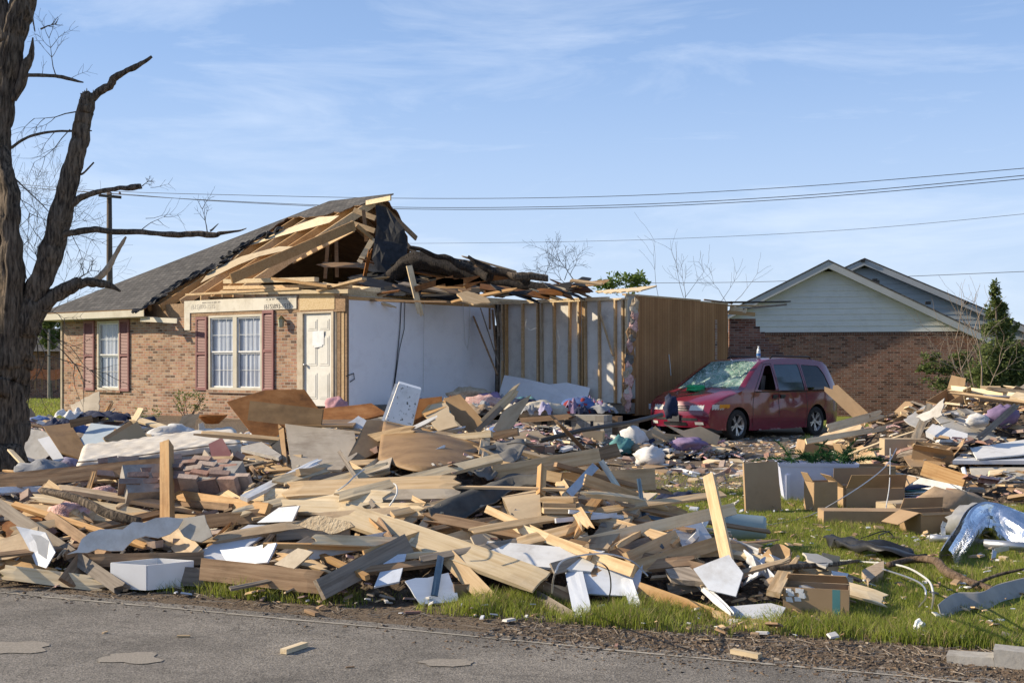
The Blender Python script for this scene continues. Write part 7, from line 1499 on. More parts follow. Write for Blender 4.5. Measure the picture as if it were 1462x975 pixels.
panel([(52, 680, 14.8), (92, 668, 15.2), (110, 688, 14.2), (80, 690, 14.0)], .01, card_pale, 'pale salmon cardboard sheet lying at the tree foot', 'cardboard_sheet', 'cardboard')
for lb, x, y, sx, sy, c_ in (('navy blue clothes heap behind the pale blue door', 150, 600, 1.1, .5, 'navy'), ('dark clothing heap beside the tree trunk', 85, 612, .9, .5, 'navy'), ('white crumpled sheet behind the clothes heaps', 100, 598, .7, .4, 'white'), ('red cushion showing between boards behind the trunk', 92, 640, .4, .3, 'red')):
    tag(cloth_heap(hit(x, y, .06), (sx, sy), None, x, h=.2).build('clothes_heap', cloth(c_), smooth=True, uv=False), lb, 'clothes')
board((100, 605, 18.5), (132, 598, 18.6), .12, .04, wood_brown, 'brown board lying over the clothes against the brick wall', 'board', 'board', 'cam')
# bowl and pots by the wall
mb = MB(); c = W(303, 596, 22.5); mb.lathe([(.0, -.12), (.12, -.11), (.26, .02), (.28, .05), (.25, .05), (.1, -.08), (0, -.09)], 16, Matrix.Translation(c)); tag(mb.build('metal_bowl', rustboard, smooth=True, uv=False, loc=c), 'rusty brown bowl lying in front of the tan brick wall', 'bowl')
# clothes and linens on the open floor and the foundation
rr = random.Random(77)
cols_ = ['navy', 'white', 'pink', 'purple', 'lilac', 'cream', 'blue', 'grey', 'tan', 'brown', 'white', 'cream', 'teal', 'red']
def xy_at(x, D): return (x - CX) / F * D
for k in range(52):
    x = rr.uniform(600, 870); D = rr.uniform(24.2, 26.5) if x > 740 else rr.uniform(24.5, 28.0); c_ = rr.choice(cols_); X = xy_at(x, D); fz = .72 if D > 24.1 else H(X, D); c = Vector((X, D, fz - .01)); sz = rr.uniform(.25, .7)
    wx, wy = x, pxl(c)[1]; near = 'on the block foundation edge' if D < 25 and x > 740 else 'on the open room floor'
    tag(cloth_heap(c, (sz, sz * .8), None, k, h=rr.uniform(.12, .32), n=14).build('rag', cloth(c_), smooth=True, uv=False), f'crumpled {c_} clothing {near}', 'clothing', 'clothes strewn over the open room floor')
for lb, x, y, D, s_, m in (('tan insulation tuft heaped at the foot of the white partition', 668, 563, 27.5, .9, tanins), ('cream pillow lying on the foundation edge', 772, 585, 24.6, .9, cloth('cream')), ('pink insulation heap at the white partition foot', 690, 575, 26.8, .9, pink), ('purple and pink blanket at the white partition foot', 700, 570, 27.2, .6, cloth('purple')), ('dark jacket heap lying near the stud wall foot', 745, 580, 25.4, .8, cloth('navy')), ('blue towel heap in front of the stud wall', 826, 578, 25.2, .7, cloth('blue')), ('small flowers and debris at the door step', 482, 578, 26.6, .5, cloth('pink'))):
    c = W(x, y, D); tag(bag(c - Vector((0, 0, .18)), (s_, s_ * .7, .36), x).build('soft_heap', m, smooth=True, uv=False, loc=c), lb, 'textile')
board((742, 600, 24.2), (820, 594, 23.8), .1, .25, wood_brown, 'long brown timber lying against the block foundation', 'timber', 'timber', 'cam', br=(.1, .1))
board((790, 640, 21), (820, 612, 22.5), .08, .05, pine, 'tan board propped against the block foundation', 'board', 'board', 'cam')
carton('cabinet_carcass', W(868, 612, 24.6) - Vector((0, 0, .3)), -.3, .5, .4, .55, wood_brown, 'brown wooden cabinet carcass beside the block foundation', cat='cabinet')
# ------------------------------------------------------------------ debris on top of the house
def HRp(x, y, D): return W(x, y, D)
ft = empty('fallen_tree', W(700, 420, 32), 'big dark tree trunk fallen across the top of the open house', 'fallen tree')
mb = MB(); limb(mb, [(556, 400, 20, 13.6), (585, 376, 26, 13.4), (620, 376, 25, 13.2), (660, 388, 23, 13), (710, 402, 22, 12.8), (760, 411, 21, 12.6), (792, 418, 14, 12.4)], n=20, rough=.25, seed=41); darkbark = barkmat('dark bark', (.014, .012, .010), (.06, .048, .04)); mb.build('trunk', darkbark, ft, smooth=True)  # trunk bark is very dark brown all over
for sd, pts in enumerate(([(584, 353, 5, 12), (600, 356, 6, 12), (622, 366, 7, 12), (640, 368, 8, 12), (655, 378, 10, 12), (676, 386, 13, 12), (700, 396, 14, 11.6)], [(668, 366, 4, 11.5), (682, 376, 8, 11.5), (702, 386, 12, 11.5), (730, 392, 13, 11.4), (752, 402, 13, 11)], [(724, 390, 4, 11), (740, 395, 12, 11), (762, 395, 12, 11), (783, 398, 8, 11)], [(624, 380, 4, 14.6), (628, 372, 4, 14.6), (640, 368, 4, 14.6)])):
    mb = MB(); limb(mb, pts, n=10, rough=.25, seed=50 + sd); mb.build('branch', darkbark if sd != 2 else bark, ft, smooth=True)
mb = MB(); r5 = random.Random(5)
for x, y, a, ln, w, dp in ((826, 412, 2.0, 46, 2.4, 3), (822, 414, 2.6, 50, 1.6, 3), (806, 400, 1.2, 28, 1.6, 2), (775, 400, 1.0, 30, 1.4, 2)): 
    mb = MB(); twigs(mb, x, y, a, ln, w, dp, 29.5, r5); mb.build('twig', twigm, ft)
rr = random.Random(31)
# root mass / hanging vegetation beside the felt
for k in range(9):
    c = W(rr.uniform(586, 640), rr.uniform(372, 398), 31 + rr.uniform(-.5, .5)); tag(bag(c - Vector((0, 0, .3)), (rr.uniform(.6, 1.1), .7, rr.uniform(.35, .6)), k * 3.3).build('debris_clump', R.choice([moundm, tanins, darkbark, greyfelt]), uv=False, loc=c), 'matted clump of bark and insulation under the fallen trunk', 'debris clump', 'debris clumps on the house top')
roofpal = [wood_brown, pine, wood_orange, shingle, felt, wood_brown, pine_pale, wood_grey, rustboard]
nmn = {'brown timber': 'dark brown', 'fresh pine': 'tan', 'pale pine': 'pale', 'orange pine': 'orange brown', 'weathered timber': 'grey', 'plywood': 'plywood', 'brown hardboard': 'brown', 'rust brown panel': 'rust brown', 'black roofing felt': 'black', 'asphalt shingles': 'shingled', 'drywall paper': 'tan grey', 'white gypsum': 'white', 'beige laminate': 'beige', 'blue white paint': 'blue white', 'white painted wood': 'white painted', 'cardboard': 'cardboard brown', 'pale cardboard': 'pale cardboard', 'grey felt': 'grey', 'pink insulation': 'pink', 'tan insulation': 'tan', 'dark red brick': 'red'}
def cname(m): return nmn.get(m.name, 'brown')
for k in range(80):
    x = rr.uniform(505, 850); b = 422 if x < 700 else 424 if x < 830 else 414
    if x < 700: y = b - rr.random() ** 1.3 * (44 if x < 600 else 50)
    else: y = (b - 3) - rr.random() * 12
    D = 28 + (b - y) / 12 + rr.uniform(0, 1.5); c = W(x, y, D); an = rr.uniform(-.5, .5) + (0 if rr.random() < .8 else 1.2); L_ = rr.uniform(.6, 2.2) if x < 740 else rr.uniform(.4, 1.1); m = rr.choice(roofpal); d = Vector((math.cos(an), rr.uniform(-.6, .6), -.12 + rr.uniform(-.25, .25) + (.3 * math.sin(an) if abs(an) > 1 else 0))).normalized() * L_ / 2
    wd = rr.choice([.09, .09, .14, .2, .4]) if m not in (shingle, felt) else rr.uniform(.3, .7)
    a, bb = c - d, c + d; M = frame(c, bb - a, (0, -.4, 1)); o = board_mesh(L_, wd, .04 if wd < .3 else .02, rr, rr.choice([0, .1, .3]), rr.choice([0, .15, .3])).build('roof_board', m, M=M, uv=False)
    side_ = 'over the white partition' if x < 700 else 'over the stud wall'; sz_ = 'long' if L_ > 1.5 else 'short' if L_ < .9 else 'broken'
    tag(o, f'{sz_} {cname(m)} {"strip" if wd > .3 else "board"} lying {side_}', 'board', 'boards strewn on top of the open house')
panel([(652, 420, 27.6), (668, 417, 27.8), (694, 424, 27.6), (700, 434, 27.4), (676, 435, 27.2), (660, 430, 27.3)], .04, pine, 'bright tan sheathing piece hanging over the partition corner', 'sheathing_piece', 'board', jag=.02)
panel([(938, 409, 27.2), (905, 411, 27.4), (850, 416, 27.8), (870, 419, 27.4), (915, 415, 27.0)], .03, pine_pale, 'long pale splinter lying over the panelled wall corner', 'splinter', 'board', jag=.03)
mb = MB(); hb_m = None
for k in range(5):
    mb = MB(); x = 620 + k * 22; c = W(x, 405 - k * 2, 28.5); mb.box(c, (rr.uniform(.4, 1.1), .05, rr.uniform(.1, .2)), Matrix.Rotation(rr.uniform(-.5, .4), 4, 'Y')); tag(mb.build('ceiling_joist', rustboard, uv=False), f'dark red brown joist exposed over the white partition', 'joist', 'red brown joists over the partition')
# ------------------------------------------------------------------ chimney masonry chunks
bchunk = brickmat('soiled brick', [(.20, .12, .10), (.33, .23, .19), (.40, .31, .27), (.28, .20, .18)], (.36, .33, .30))
def chunk(c, yaw, tilt, cols, rows, label, lay=2):
    o = empty('masonry_chunk', c, label, 'masonry'); Mx = Matrix.Rotation(yaw, 4, 'Z') @ Matrix.Rotation(tilt, 4, 'X'); r_ = random.Random(label); core = MB()
    core.box((0, 0, 0), (cols * .21 * .72, rows * .075 * .72, lay * .1 * .75), Mx.to_3x3().to_4x4()); 
    core.v = [tuple(Vector(v) + Vector(c)) for v in core.v]; core.build('mortar', cement, o, uv=False)
    for i in range(rows):
        for j in range(cols):
            if r_.random() < (.4 if i in (0, rows - 1) or j in (0, cols - 1) else .03): continue
            p = Vector(((j - cols / 2 + .5 + (.5 if i % 2 else 0) * .9) * .19, (i - rows / 2 + .5) * .068, r_.uniform(-.02, .02))); mb = MB(); mb.box((0, 0, 0), (.175, .052, lay * .09), (Mx @ Euler([r_.uniform(-.14, .14) for _ in range(3)]).to_matrix().to_4x4()).to_3x3().to_4x4())
            w_ = Mx @ p; mb.v = [tuple(Vector(v) + w_ + Vector(c) + Vector((.006 * noise.noise(Vector(v) * 40 + w_ * 9), 0, .006 * noise.noise(Vector(v) * 33 + w_ * 7)))) for v in mb.v]; mb.build('brick', brk[r_.randrange(4)], o, uv=False)
    x, y = pxl(c); HERO.append((x, y, 'the brick chunks')); return o
brk = [mat('loose brick ' + k, [tuple(x * .7 for x in c_), c_], (9, 9, 9), 2, .95, .4, stain=(.42, .38, .33), stain_amt=.6, bscale=40, var=.2) for k, c_ in (('a', (.38, .22, .17)), ('b', (.44, .30, .24)), ('c', (.30, .21, .18)), ('d', (.46, .36, .30)))]
chunk(hit(215, 700, .06) + Vector((0, 0, .06)), .5, .75, 3, 6, 'slab of brickwork sloping beside the upright square post')
chunk(hit(296, 690, .06) + Vector((0, 0, .06)), -.3, .55, 4, 5, 'wide slab of brickwork with stepped courses beyond the square post')
chunk(hit(215, 672, .05) + Vector((0, 0, .03)), .25, 1.2, 5, 3, 'ridge of grey brickwork lying behind the square post')
chunk(hit(760, 640, .04), .2, .4, 4, 3, 'lump of brickwork fallen at the block foundation')
# ------------------------------------------------------------------ scattered loose pieces
rr = random.Random(2024)
_tag0 = tag
def tag(o, label, cat, group=None, kind=None):
    label = label.replace('between ~', 'beside '); w = label.split()
    return _tag0(o, ' '.join(w[:16]), cat, group, kind)
from mathutils.bvhtree import BVHTree
bpy.context.view_layer.update(); _v = []; _f = []
for o in bpy.data.objects:
    if o in _before or o.type != 'MESH': continue
    b = len(_v); mw = o.matrix_world; _v += [mw @ v.co for v in o.data.vertices]; _f += [tuple(b + i for i in p.vertices) for p in o.data.polygons]
bvh = BVHTree.FromPolygons(_v, _f)
def hides(c, d, L_, w):
    up_ = Vector((0, 0, w / 2)); n_ = 0; t_ = 0
    for k in (-.5, -.3, 0, .3, .5):
        for q in (-1, 1):
            p = c + d * L_ * k + up_ * q; r = (p - Vector((0, 0, EYE))).normalized(); t_ += 1
            if bvh.ray_cast(p + r * .02, r, 3.0)[0] is not None: n_ += 1
    return n_ / t_
def nearest(x, y, ymin=None):
    b = sorted(HERO, key=lambda h: (h[0] - x) ** 2 + 1.5 * (h[1] - y) ** 2); q = b[0]; q2 = next(h for h in b if h[2] != q[2]); s = q[2] + ' and ' + q2[2]; return s if len(s.split()) <= 10 else '~' + q[2]
FRONT = [(-5.2, 12.0), (-3.4, 12.0), (-1.9, 11.9), (-.75, 11.7), (.35, 10.7), (1.15, 9.9), (1.75, 9.05)]
def sample(x0, x1, y0, y1, thr=.06, front_bias=0):
    for _ in range(400):
        X, Y = rr.uniform(x0, x1), y0 + (y1 - y0) * (rr.random() ** (1 + front_bias))
        if pile(X, Y) > thr:
            u_, v_ = pxl((X, Y, H(X, Y)))
            if -60 < u_ < 1520: return X, Y
    return None
def place_dir(X, Y, steep):
    n_ = Hn(X, Y); a = rr.uniform(0, math.pi); d = Vector((math.cos(a), math.sin(a) * .8, 0)); d = (d - n_ * d.dot(n_)).normalized(); d = (d + Vector((0, 0, rr.uniform(-.05, .12) + (rr.uniform(.2, .9) if rr.random() < steep else 0)))).normalized(); return d, n_
def scat_board(reg, count, group, steep=.05, thr=.06, lmin=.35, lmax=1.7, where=''):
    pal = [pine, pine, pine_pale, pine, wood_brown, wood_brown, wood_grey, wood_orange, ply, ply, white_paint, pine_pale]
    for k in range(count):
        s_ = sample(*reg, thr=thr, front_bias=.3)
        if not s_: continue
        X, Y = s_; d, n_ = place_dir(X, Y, steep); L_ = lmin + (lmax - lmin) * rr.random() ** 1.6; w = rr.choice([.04, .06, .09, .09, .09, .14, .14, .19])
        if L_ > 1.1 and d.z > .22: d.z = .12; d.normalize()
        t = rr.choice([.018, .038, .038, .02]); m = rr.choice(pal)
        if pile(X, Y) < .25: L_ = min(L_, .9)
        # keep within the pile
        tip = Vector((X, Y, 0)) + Vector((d.x, d.y, 0)) * L_ / 2
        c = Vector((X, Y, H(X, Y) + rr.uniform(-.03, .06) + abs(d.z) * L_ * .22))
        if hides(c, d, L_, w) > .05 + (.25 if w < .07 or (L_ > 1.0 and w < .1) else 0): continue
        hint = n_ + Vector((rr.uniform(-.5, .5), rr.uniform(-.8, .3), 0)) if rr.random() < .75 else Vector((rr.uniform(-1, 1), -1, .2))
        o = board_mesh(L_, w, t, rr, rr.choice([0, 0, .08, .25]), rr.choice([0, .1, .3]), bend=rr.uniform(-.02, .03)).build('loose_' + ('lath' if w < .07 else 'board' if w < .12 else 'plank'), m, M=frame(c, d, hint), uv=False)
        x, y = pxl(c); sz = 'short' if L_ < .6 else 'long' if L_ > 1.15 else 'medium'; th = 'lath' if w < .07 else 'board' if w < .12 else 'plank'; st = 'sticking up' if d.z > .3 else 'lying'
        ref = nearest(x, y)
        tag(o, f'{sz} {cname(m)} {th} {st} between {ref}', 'board', group)
SN = {'drywall paper': 'drywall_scrap', 'white gypsum': 'drywall_scrap', 'cardboard': 'cardboard_scrap', 'pale cardboard': 'cardboard_scrap', 'grey felt': 'felt_scrap', 'black roofing felt': 'felt_scrap', 'plywood': 'plywood_scrap'}
def scat_shard(reg, count, group, thr=.06, smin=.12, smax=.45, pal=None, nm='panel_scrap', steep=.25):
    pal = pal or [drywall, gypsum, ply, ply, hardboard, card, card_pale, card, greyfelt, felt, bluewhite, beige, rustboard, beige]
    for k in range(count):
        s_ = sample(*reg, thr=thr, front_bias=.3)
        if not s_: continue
        X, Y = s_; d, n_ = place_dir(X, Y, .1); m = rr.choice(pal); sz = rr.uniform(smin, smax); n = rr.choice([4, 4, 5, 6]); asp = rr.uniform(.45, 1)
        pts = []
        for i in range(n): a = 2 * math.pi * (i + rr.uniform(-.25, .25)) / n; q = sz * rr.uniform(.7, 1.1) / 1.3; pts.append((q * math.cos(a), q * math.sin(a) * asp))
        hint = n_ + Vector((rr.uniform(-.6, .6), rr.uniform(-.9, .5), 0)) if rr.random() > steep else Vector((rr.uniform(-.8, .8), -1, rr.uniform(.1, .6)))
        c = Vector((X, Y, H(X, Y) + rr.uniform(-.03, .05) + (sz * .3 if hint.z < .7 else 0)))
        if hides(c, d, sz * 1.3, sz * asp * .8) > .08: continue
        o = shardmesh(pts, rr.choice([.008, .012, .016]), rr, .015, rr.uniform(-.4, .4) if rr.random() < .3 else 0, .2).build(SN.get(m.name, nm), m, M=frame(c, d, hint), uv=False); x, y = pxl(c)
        tag(o, f'{"small" if sz < .25 else "large"} torn {cname(m)} sheet scrap between {nearest(x, y)}', 'scrap', group)
FR = (-5.8, 2.7, 8.4, 13.6)
scat_board(FR, 250, 'loose boards in the roadside pile')
scat_board((-5.5, 2.2, 9.0, 13.6), 260, 'loose boards in the roadside pile', steep=.1, thr=.15, lmin=1.0, lmax=2.6)
scat_board((-4, 2.4, 8.4, 11.0), 80, 'loose boards in the roadside pile')
scat_shard(FR, 190, 'sheet scraps in the roadside pile')
scat_shard((-4, 2.5, 8.4, 10.6), 90, 'sheet scraps in the roadside pile', smax=.35)
LB = (-11.5, -1.5, 17.5, 24); scat_board(LB, 60, 'loose boards before the brick house', thr=.1, lmin=.5, lmax=2.2); scat_shard(LB, 70, 'sheet scraps before the brick house', smin=.2, smax=.8)
RB = (4.6, 11, 13, 23); scat_board(RB, 90, 'loose boards in the heap beside the dark brick wall', thr=.1, lmin=.6, lmax=2.6); scat_shard(RB, 75, 'sheet scraps in the heap beside the dark brick wall', smin=.3, smax=.95, pal=[card, card_pale, card, card, drywall, gypsum, ply, hardboard, bluewhite, beige, rustboard])
MBR = (-1.8, 4.5, 21, 24.5); scat_board(MBR, 45, 'loose boards before the open room', thr=.05, lmin=.4, lmax=1.8); scat_shard(MBR, 60, 'sheet scraps before the open room', smin=.12, smax=.5, pal=[card, card_pale, gypsum, white_paint, drywall, cloth('lilac'), cloth('white'), greyfelt, ply])
# loose bricks, insulation tufts, cloth
def scat_soft(reg, count, label_, group, mats_, smin, smax, nm, thr=.06):
    for k in range(count):
        s_ = sample(*reg, thr=thr)
        if not s_: continue
        X, Y = s_; c = Vector((X, Y, H(X, Y) - .02)); sz = rr.uniform(smin, smax)
        if hides(c + Vector((0, 0, sz * .2)), Vector((1, 0, 0)), sz, sz * .4) > .2: continue
        m = 0; m = rr.choice(mats_); x, y = pxl(c)
        o = bag(c, (sz, sz * rr.uniform(.5, 1), sz * rr.uniform(.25, .5)), k * 1.7 + X, 12).build(nm, m, smooth=True, uv=False, loc=c); tag(o, f'{label_} between {nearest(x, y)}', nm.replace('_', ' '), group)
scat_soft((-5.5, -2.4, 9.4, 13.5), 26, 'pink insulation tuft', 'pink insulation tufts in the roadside pile', [pink], .12, .42, 'insulation_tuft')
scat_soft((-2.4, 2.2, 8.8, 12.5), 16, 'small pink insulation tuft', 'pink insulation tufts in the roadside pile', [pink], .05, .2, 'insulation_tuft')
scat_soft((5, 11, 14, 22), 26, 'insulation tuft', 'insulation tufts in the heap beside the dark brick wall', [pink, tanins], .2, .6, 'insulation_tuft')
scat_soft(MBR, 34, 'crumpled bag', 'bags and rags before the open room', [cloth('white'), cloth('lilac'), cloth('cream'), cloth('pink'), cloth('navy'), cloth('blue'), cloth('tan')], .12, .45, 'plastic_bag')
scat_soft((-11, -3, 18, 23.5), 26, 'crumpled rag', 'rags before the brick house', [cloth('navy'), cloth('white'), cloth('lilac'), cloth('grey'), cloth('tan'), cloth('blue')], .2, .7, 'rag')
bproto = None
for k in range(90):
    if k < 45: X, Y = rr.uniform(-5, -1.2), rr.uniform(9.6, 13)
    else: X, Y = rr.uniform(1.0, 5.5), rr.uniform(17, 24.5)
    z = H(X, Y) + .03; mb = MB(); mb.box((0, 0, 0), (.195, .09, .058)); mb.v = [tuple(Vector(v) * rr.uniform(.93, 1.04)) for v in mb.v]
    M = Matrix.Translation((X, Y, z)) @ Euler((rr.uniform(-.6, .6), rr.uniform(-.6, .6), rr.uniform(0, 3.1))).to_matrix().to_4x4(); x, y = pxl((X, Y, z))
    tag(mb.build('loose_brick', brk[k % 4], M=M, uv=False), f'loose brick lying between {nearest(x, y)}', 'brick', 'loose bricks in the roadside pile' if k < 45 else 'loose bricks on the driveway')
# driveway: flat scraps
for k in range(150):
    x = rr.uniform(860, 1230); y = rr.uniform(628, 690) if k < 120 else rr.uniform(690, 850); 
    if y > 690: x = rr.uniform(900, 1440)
    p = gpt(x, y)
    if pile(p.x, p.y) > .05: continue
    m = rr.choice([gypsum, drywall, card, pine_pale, pine, white_paint, cloth('white'), ply, wood_grey, cement]); sz = rr.uniform(.06, .28) if y < 690 else rr.uniform(.03, .1); n = rr.choice([4, 5]); pts = []
    for i in range(n): a = 2 * math.pi * (i + rr.uniform(-.25, .25)) / n; pts.append((sz * rr.uniform(.6, 1) * math.cos(a), sz * rr.uniform(.3, .7) * math.sin(a)))
    tag(shardmesh(pts, rr.choice([.01, .02, .05]), rr, 0, 0, .3).build('scrap', m, M=frame(p + Vector((0, 0, .02)), (math.cos(k), math.sin(k), rr.uniform(-.15, .15)), (rr.uniform(-.3, .3), rr.uniform(-.4, .2), 1)), uv=False), f'flat {cname(m) if m.name in nmn else "pale"} scrap lying {"on the driveway" if y < 690 else "in the lawn grass"} between {nearest(x, y)}', 'scrap', 'flat scraps on the driveway and lawn')
# ------------------------------------------------------------------ fine litter (nobody could count it)
def litter(name, label, mats_, n, fn, smin, smax, seed, flat=.25):
    r_ = random.Random(seed); mb = MB(); k = 0
    while k < n:
        q = fn(r_)
        if q is None: continue
        X, Y, z = q; s = r_.uniform(smin, smax) * (1 if r_.random() < .8 else 1.8); a = r_.uniform(0, 6.28); e = r_.uniform(.15, .8)
        ux = Vector((math.cos(a), math.sin(a), r_.uniform(-.35, .35))) * s; uy = Vector((-math.sin(a), math.cos(a), r_.uniform(-.5, .5))) * s * e; uz = ux.cross(uy).normalized() * s * flat; c = Vector((X, Y, z)); mi = r_.randrange(len(mats_))
        b = len(mb.v); mb.v += [tuple(c + p) for p in (-ux - uy * .8, ux * .8 - uy, ux + uy * .9, -ux * .7 + uy, -ux * .8 - uy * .7 + uz, ux * .7 - uy * .8 + uz, ux * .9 + uy * .8 + uz, -ux * .6 + uy * .8 + uz)]
        for f in ((4, 5, 6, 7), (0, 1, 5, 4), (1, 2, 6, 5), (2, 3, 7, 6), (3, 0, 4, 7)): mb.f.append(tuple(b + i for i in f)); mb.m.append(mi)
        k += 1
    o = mb.build(name, mats_, uv=False); return stuff(o, label, 'litter')
def on_pile(x0, x1, y0, y1, thr=.02):
    def f(r_):
        X, Y = r_.uniform(x0, x1), r_.uniform(y0, y1)
        if pile(X, Y) < thr: return None
        return X, Y, H(X, Y) - .02 + r_.uniform(0, .05)
    return f
lm = [drywall, gypsum, pine, pine_pale, wood_brown, wood_grey, card, brk[0], brk[2], pink, greyfelt, ply]
litter('debris_litter', 'fine splinters and chips strewn over the roadside pile', lm, 3200, on_pile(-6.5, 2.8, 8, 14), .008, .045, 1)
litter('debris_litter', 'fine scraps strewn over the rubble before the brick house', lm + [cloth('navy'), cloth('white')], 3500, on_pile(-11.5, -.2, 17.2, 24), .03, .12, 2)
litter('debris_litter', 'fine scraps strewn over the rubble before the open room', lm + [cloth('navy'), cloth('white'), cloth('pink')], 2200, on_pile(-1.8, 4.6, 21, 25), .025, .1, 3)
litter('debris_litter', 'fine scraps strewn over the heap beside the dark brick wall', lm + [card, card_pale], 1500, on_pile(4.3, 11.6, 11.5, 23), .02, .1, 4)
def drive(r_):
    X, Y = r_.uniform(-3, 9), r_.uniform(15, 29)
    if pile(X, Y) > .05 or noise.noise(Vector((X * .8, Y * .8, 3))) < -.25 + r_.uniform(-.2, .2): return None
    if Y < 16.5 and r_.random() < .6: return None
    return X, Y, G(X, Y) - .005
litter('driveway_litter', 'brick crumbs splinters and paper bits covering the driveway', [gypsum, pine_pale, brk[0], brk[1], cement, drywall, wood_brown, card, white_clean, pine], 5200, drive, .01, .05, 5)
def lawn_l(r_):
    X, Y = r_.uniform(-4.5, 6), r_.uniform(7.4, 17)
    if rd(X, Y) < .2 or pile(X, Y) > .05: return None
    return X, Y, G(X, Y) + r_.uniform(.01, .06)
litter('lawn_litter', 'small chips and paper bits dropped in the lawn grass', [gypsum, pine, wood_brown, card, white_clean, wood_grey], 2200, lawn_l, .006, .035, 6)
mulchm = mat('brown mulch', [(.08, .055, .038), (.20, .145, .10)], (9, 9, 9), 3, .95, .3, var=0)
def verge(r_):
    t = r_.uniform(-4, 9.5); w = .45 + .07 * max(0, t)
    d = r_.gauss(.22 * w / .45, .22 + .03 * max(0, t))
    X, Y = RD0.x + RDT.x * t + RDN.x * d, RD0.y + RDT.y * t + RDN.y * d
    return X, Y, (G(X, Y) if d > 0 else .006) - .002
litter('mulch', 'dark twigs dirt clods and mulch along the road verge', [mulchm, moundm, mulchm, moundm, twigm], 16000, verge, .002, .009, 7, .5)
def verge2(r_):
    t = r_.uniform(4.0, 8.0); d = r_.gauss(.25, .28); X, Y = RD0.x + RDT.x * t + RDN.x * d, RD0.y + RDT.y * t + RDN.y * d
    if d < -.7: return None
    return X, Y, (G(X, Y) if d > 0 else .006) - .002
litter('mulch', 'thick brown mulch and leaf litter before the kerb end', [mulchm, moundm, wood_grey, mulchm, twigm, mulchm], 15000, verge2, .002, .012, 8, .5)
# twigs along the verge (one mass)
mb = MB(); r_ = random.Random(12)
for k in range(700):
    t = r_.uniform(-4, 8); d = r_.gauss(.2 + .04 * max(0, t), .25); X, Y = RD0.x + RDT.x * t + RDN.x * d, RD0.y + RDT.y * t + RDN.y * d; a = r_.uniform(0, 6.28); L_ = r_.uniform(.04, .16); z = max(G(X, Y), .006) + .006
    mb.bar((X, Y, z), (X + math.cos(a) * L_, Y + math.sin(a) * L_, z + r_.uniform(0, .015)), r_.uniform(.002, .006), .003)
stuff(mb.build('twig_litter', [wood_grey], uv=False), 'tiny dry twigs and straw scattered along the road verge', 'litter')
for k, (x, y, s) in enumerate(((262, 911, .05), (420, 930, .13), (445, 878, .10), (590, 877, .07), (150, 905, .03), (1065, 938, .12), (500, 955, .03), (880, 925, .05))):
    p = gpt(x, y); p.z = .01; mb = MB(); mb.box((0, 0, s * .1), (s * 1.6, s * .35, s * .22)); tag(mb.build('road_scrap', [pine, pine_pale, wood_brown, brk[0]][k % 4], M=Matrix.Translation(p) @ Matrix.Rotation(k * 1.1, 4, 'Z'), uv=False), f'small {["tan","pale","brown","red brown"][k % 4]} wood or brick scrap lying on the {"verge" if y < 905 else "asphalt"}', 'scrap', 'small scraps on the asphalt')
# ------------------------------------------------------------------ grass
def grass(name, label, n, fn, hmin, hmax, w, seed, mats_=(grassm, strawm), straw=.22):
    rg = np.random.default_rng(seed); V_ = []; cnt = 0; pts = []
    r_ = random.Random(seed)
    while len(pts) < n:
        q = fn(r_)
        if q: pts.append(q)
    P0 = np.array([[p[0], p[1], p[2]] for p in pts]); sc_ = np.array([p[3] for p in pts]); N = len(P0)
    a = rg.uniform(0, 2 * np.pi, N); h = rg.uniform(hmin, hmax, N) * sc_; lean = rg.uniform(.1, .75, N) * h; la = rg.uniform(0, 2 * np.pi, N); ww = w * rg.uniform(.6, 1.3, N)
    dx = np.stack([np.cos(a), np.sin(a), 0 * a], 1) * ww[:, None] / 2; ld = np.stack([np.cos(la), np.sin(la), 0 * a], 1) * lean[:, None]; up = np.stack([0 * a, 0 * a, h], 1)
    v0 = P0 - dx; v1 = P0 + dx; m0 = P0 + up * .55 + ld * .3 - dx * .8; m1 = P0 + up * .55 + ld * .3 + dx * .8; tp = P0 + up * .95 + ld
    V_ = np.stack([v0, v1, m1, m0, tp], 1).reshape(-1, 3); me = bpy.data.meshes.new(name); me.vertices.add(N * 5); me.vertices.foreach_set('co', V_.ravel())
    b = np.arange(N) * 5; loops = np.concatenate([np.stack([b, b + 1, b + 2, b + 3], 1), np.stack([b + 3, b + 2, b + 4], 1)], 1).ravel(); ls = np.stack([np.arange(N) * 7, np.arange(N) * 7 + 4], 1).ravel(); lt = np.tile([4, 3], N)
    me.loops.add(len(loops)); me.loops.foreach_set('vertex_index', loops); me.polygons.add(2 * N); me.polygons.foreach_set('loop_start', ls); me.polygons.foreach_set('loop_total', lt)
    for m in mats_: me.materials.append(m)
    mi = (rg.random(N) < straw).astype(int); me.polygons.foreach_set('material_index', np.repeat(mi, 2)); me.polygons.foreach_set('use_smooth', [True] * (2 * N)); me.update(calc_edges=True)
    o = bpy.data.objects.new(name, me); COL.objects.link(o); return stuff(o, label, 'grass')
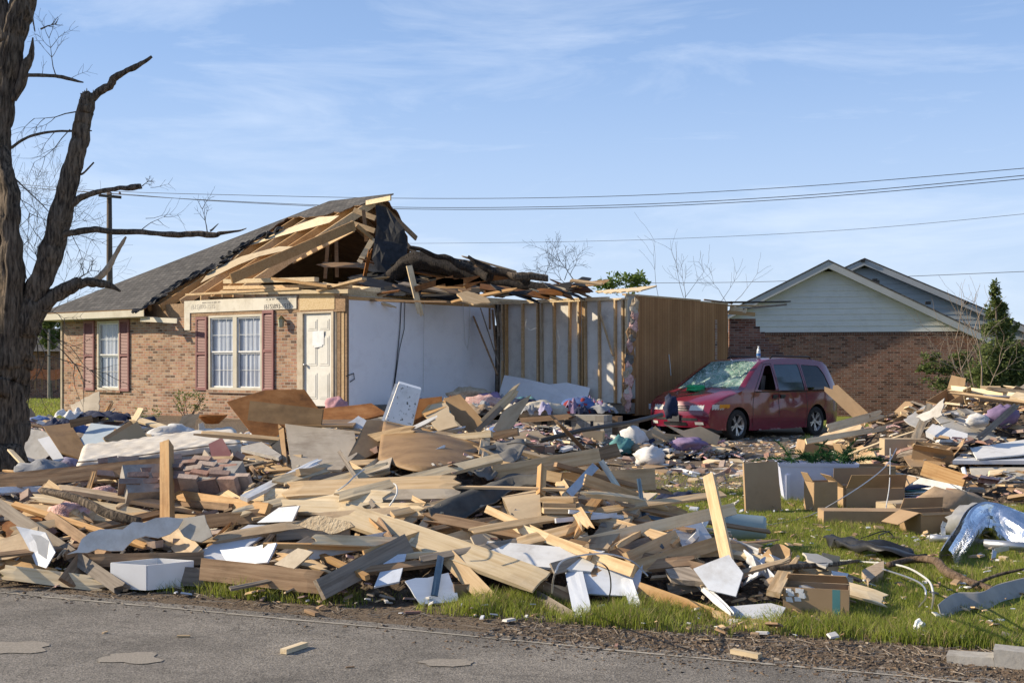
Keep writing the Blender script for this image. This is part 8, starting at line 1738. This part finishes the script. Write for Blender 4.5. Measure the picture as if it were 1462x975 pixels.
def lawn(r_):
    X, Y = r_.uniform(-.3, 7.5), 7.2 + 11.5 * r_.random() ** 1.25
    if pile(X, Y) > .10 or rd(X, Y) < .2: return None
    if abs(X / Y) > .5: return None
    k = 1 - dirtness(X, Y)
    nn = noise.noise(Vector((X * 1.1, Y * 1.1, 0))) + .5 * noise.noise(Vector((X * 3.3, Y * 3.3, 0)))
    if r_.random() > k * (.75 + .9 * nn): return None
    return X, Y, G(X, Y) - .005, .55 + .5 * max(0, nn + .4)
grass('grass', 'green spring lawn around the boxes', 130000, lawn, .04, .11, .005, 1)
def vergegrass(r_):
    t = r_.uniform(-4, 8.6); d = .24 + .035 * max(0, t) + .6 * r_.random() ** .8
    if t > 5.5: d += .15
    X, Y = RD0.x + RDT.x * t + RDN.x * d, RD0.y + RDT.y * t + RDN.y * d
    nn = noise.noise(Vector((X * 1.8, Y * 1.8, 4))) + .4 * noise.noise(Vector((X * 6, Y * 6, 4)))
    if pile(X, Y) > .22 or r_.random() > .55 + 1.2 * nn: return None
    if t < 1.7 and r_.random() < .6: return None
    return X, Y, G(X, Y) - .005, .7 + .8 * max(0, nn + .2)
grass('grass', 'uneven grass strip between the roadside pile and the road', 26000, vergegrass, .04, .13, .0055, 2)
def backg(r_):
    X, Y = r_.uniform(-20, -9), r_.uniform(24, 46)
    if abs(X / Y + .38) > .06: return None
    return X, Y, .38 * (1 - 0) + 0, 1
grass('grass', 'sunlit grass glimpsed past the brick corner', 9000, backg, .05, .12, .02, 3)
def midg(r_):
    X, Y = r_.uniform(-7, 1), r_.uniform(14.3, 20)
    if pile(X, Y) > .08: return None
    if noise.noise(Vector((X * .9, Y * .9, 8))) < .0: return None
    return X, Y, G(X, Y) - .005, 1
grass('grass', 'thin grass between the roadside pile and the mattress', 12000, midg, .04, .10, .008, 4)
# ------------------------------------------------------------------ tell look-alikes apart by their height in their heap
_by = {}
for o in bpy.data.objects:
    if o.parent is None and o.get('label') and o.get('kind') == 'thing': _by.setdefault(o['label'], []).append(o)
bpy.context.view_layer.update()
for lb, os_ in _by.items():
    if 1 < len(os_) < 4 and len(lb.split()) <= 14:
        os_.sort(key=lambda q: -(q.matrix_world @ (sum((Vector(c) for c in q.bound_box), Vector((0, 0, 0))) / 8)).z); w_ = ['upper', 'lower'] if len(os_) == 2 else ['upper', 'middle', 'lower']
        for q, t_ in zip(os_, w_): q['label'] = t_ + ' one, ' + lb
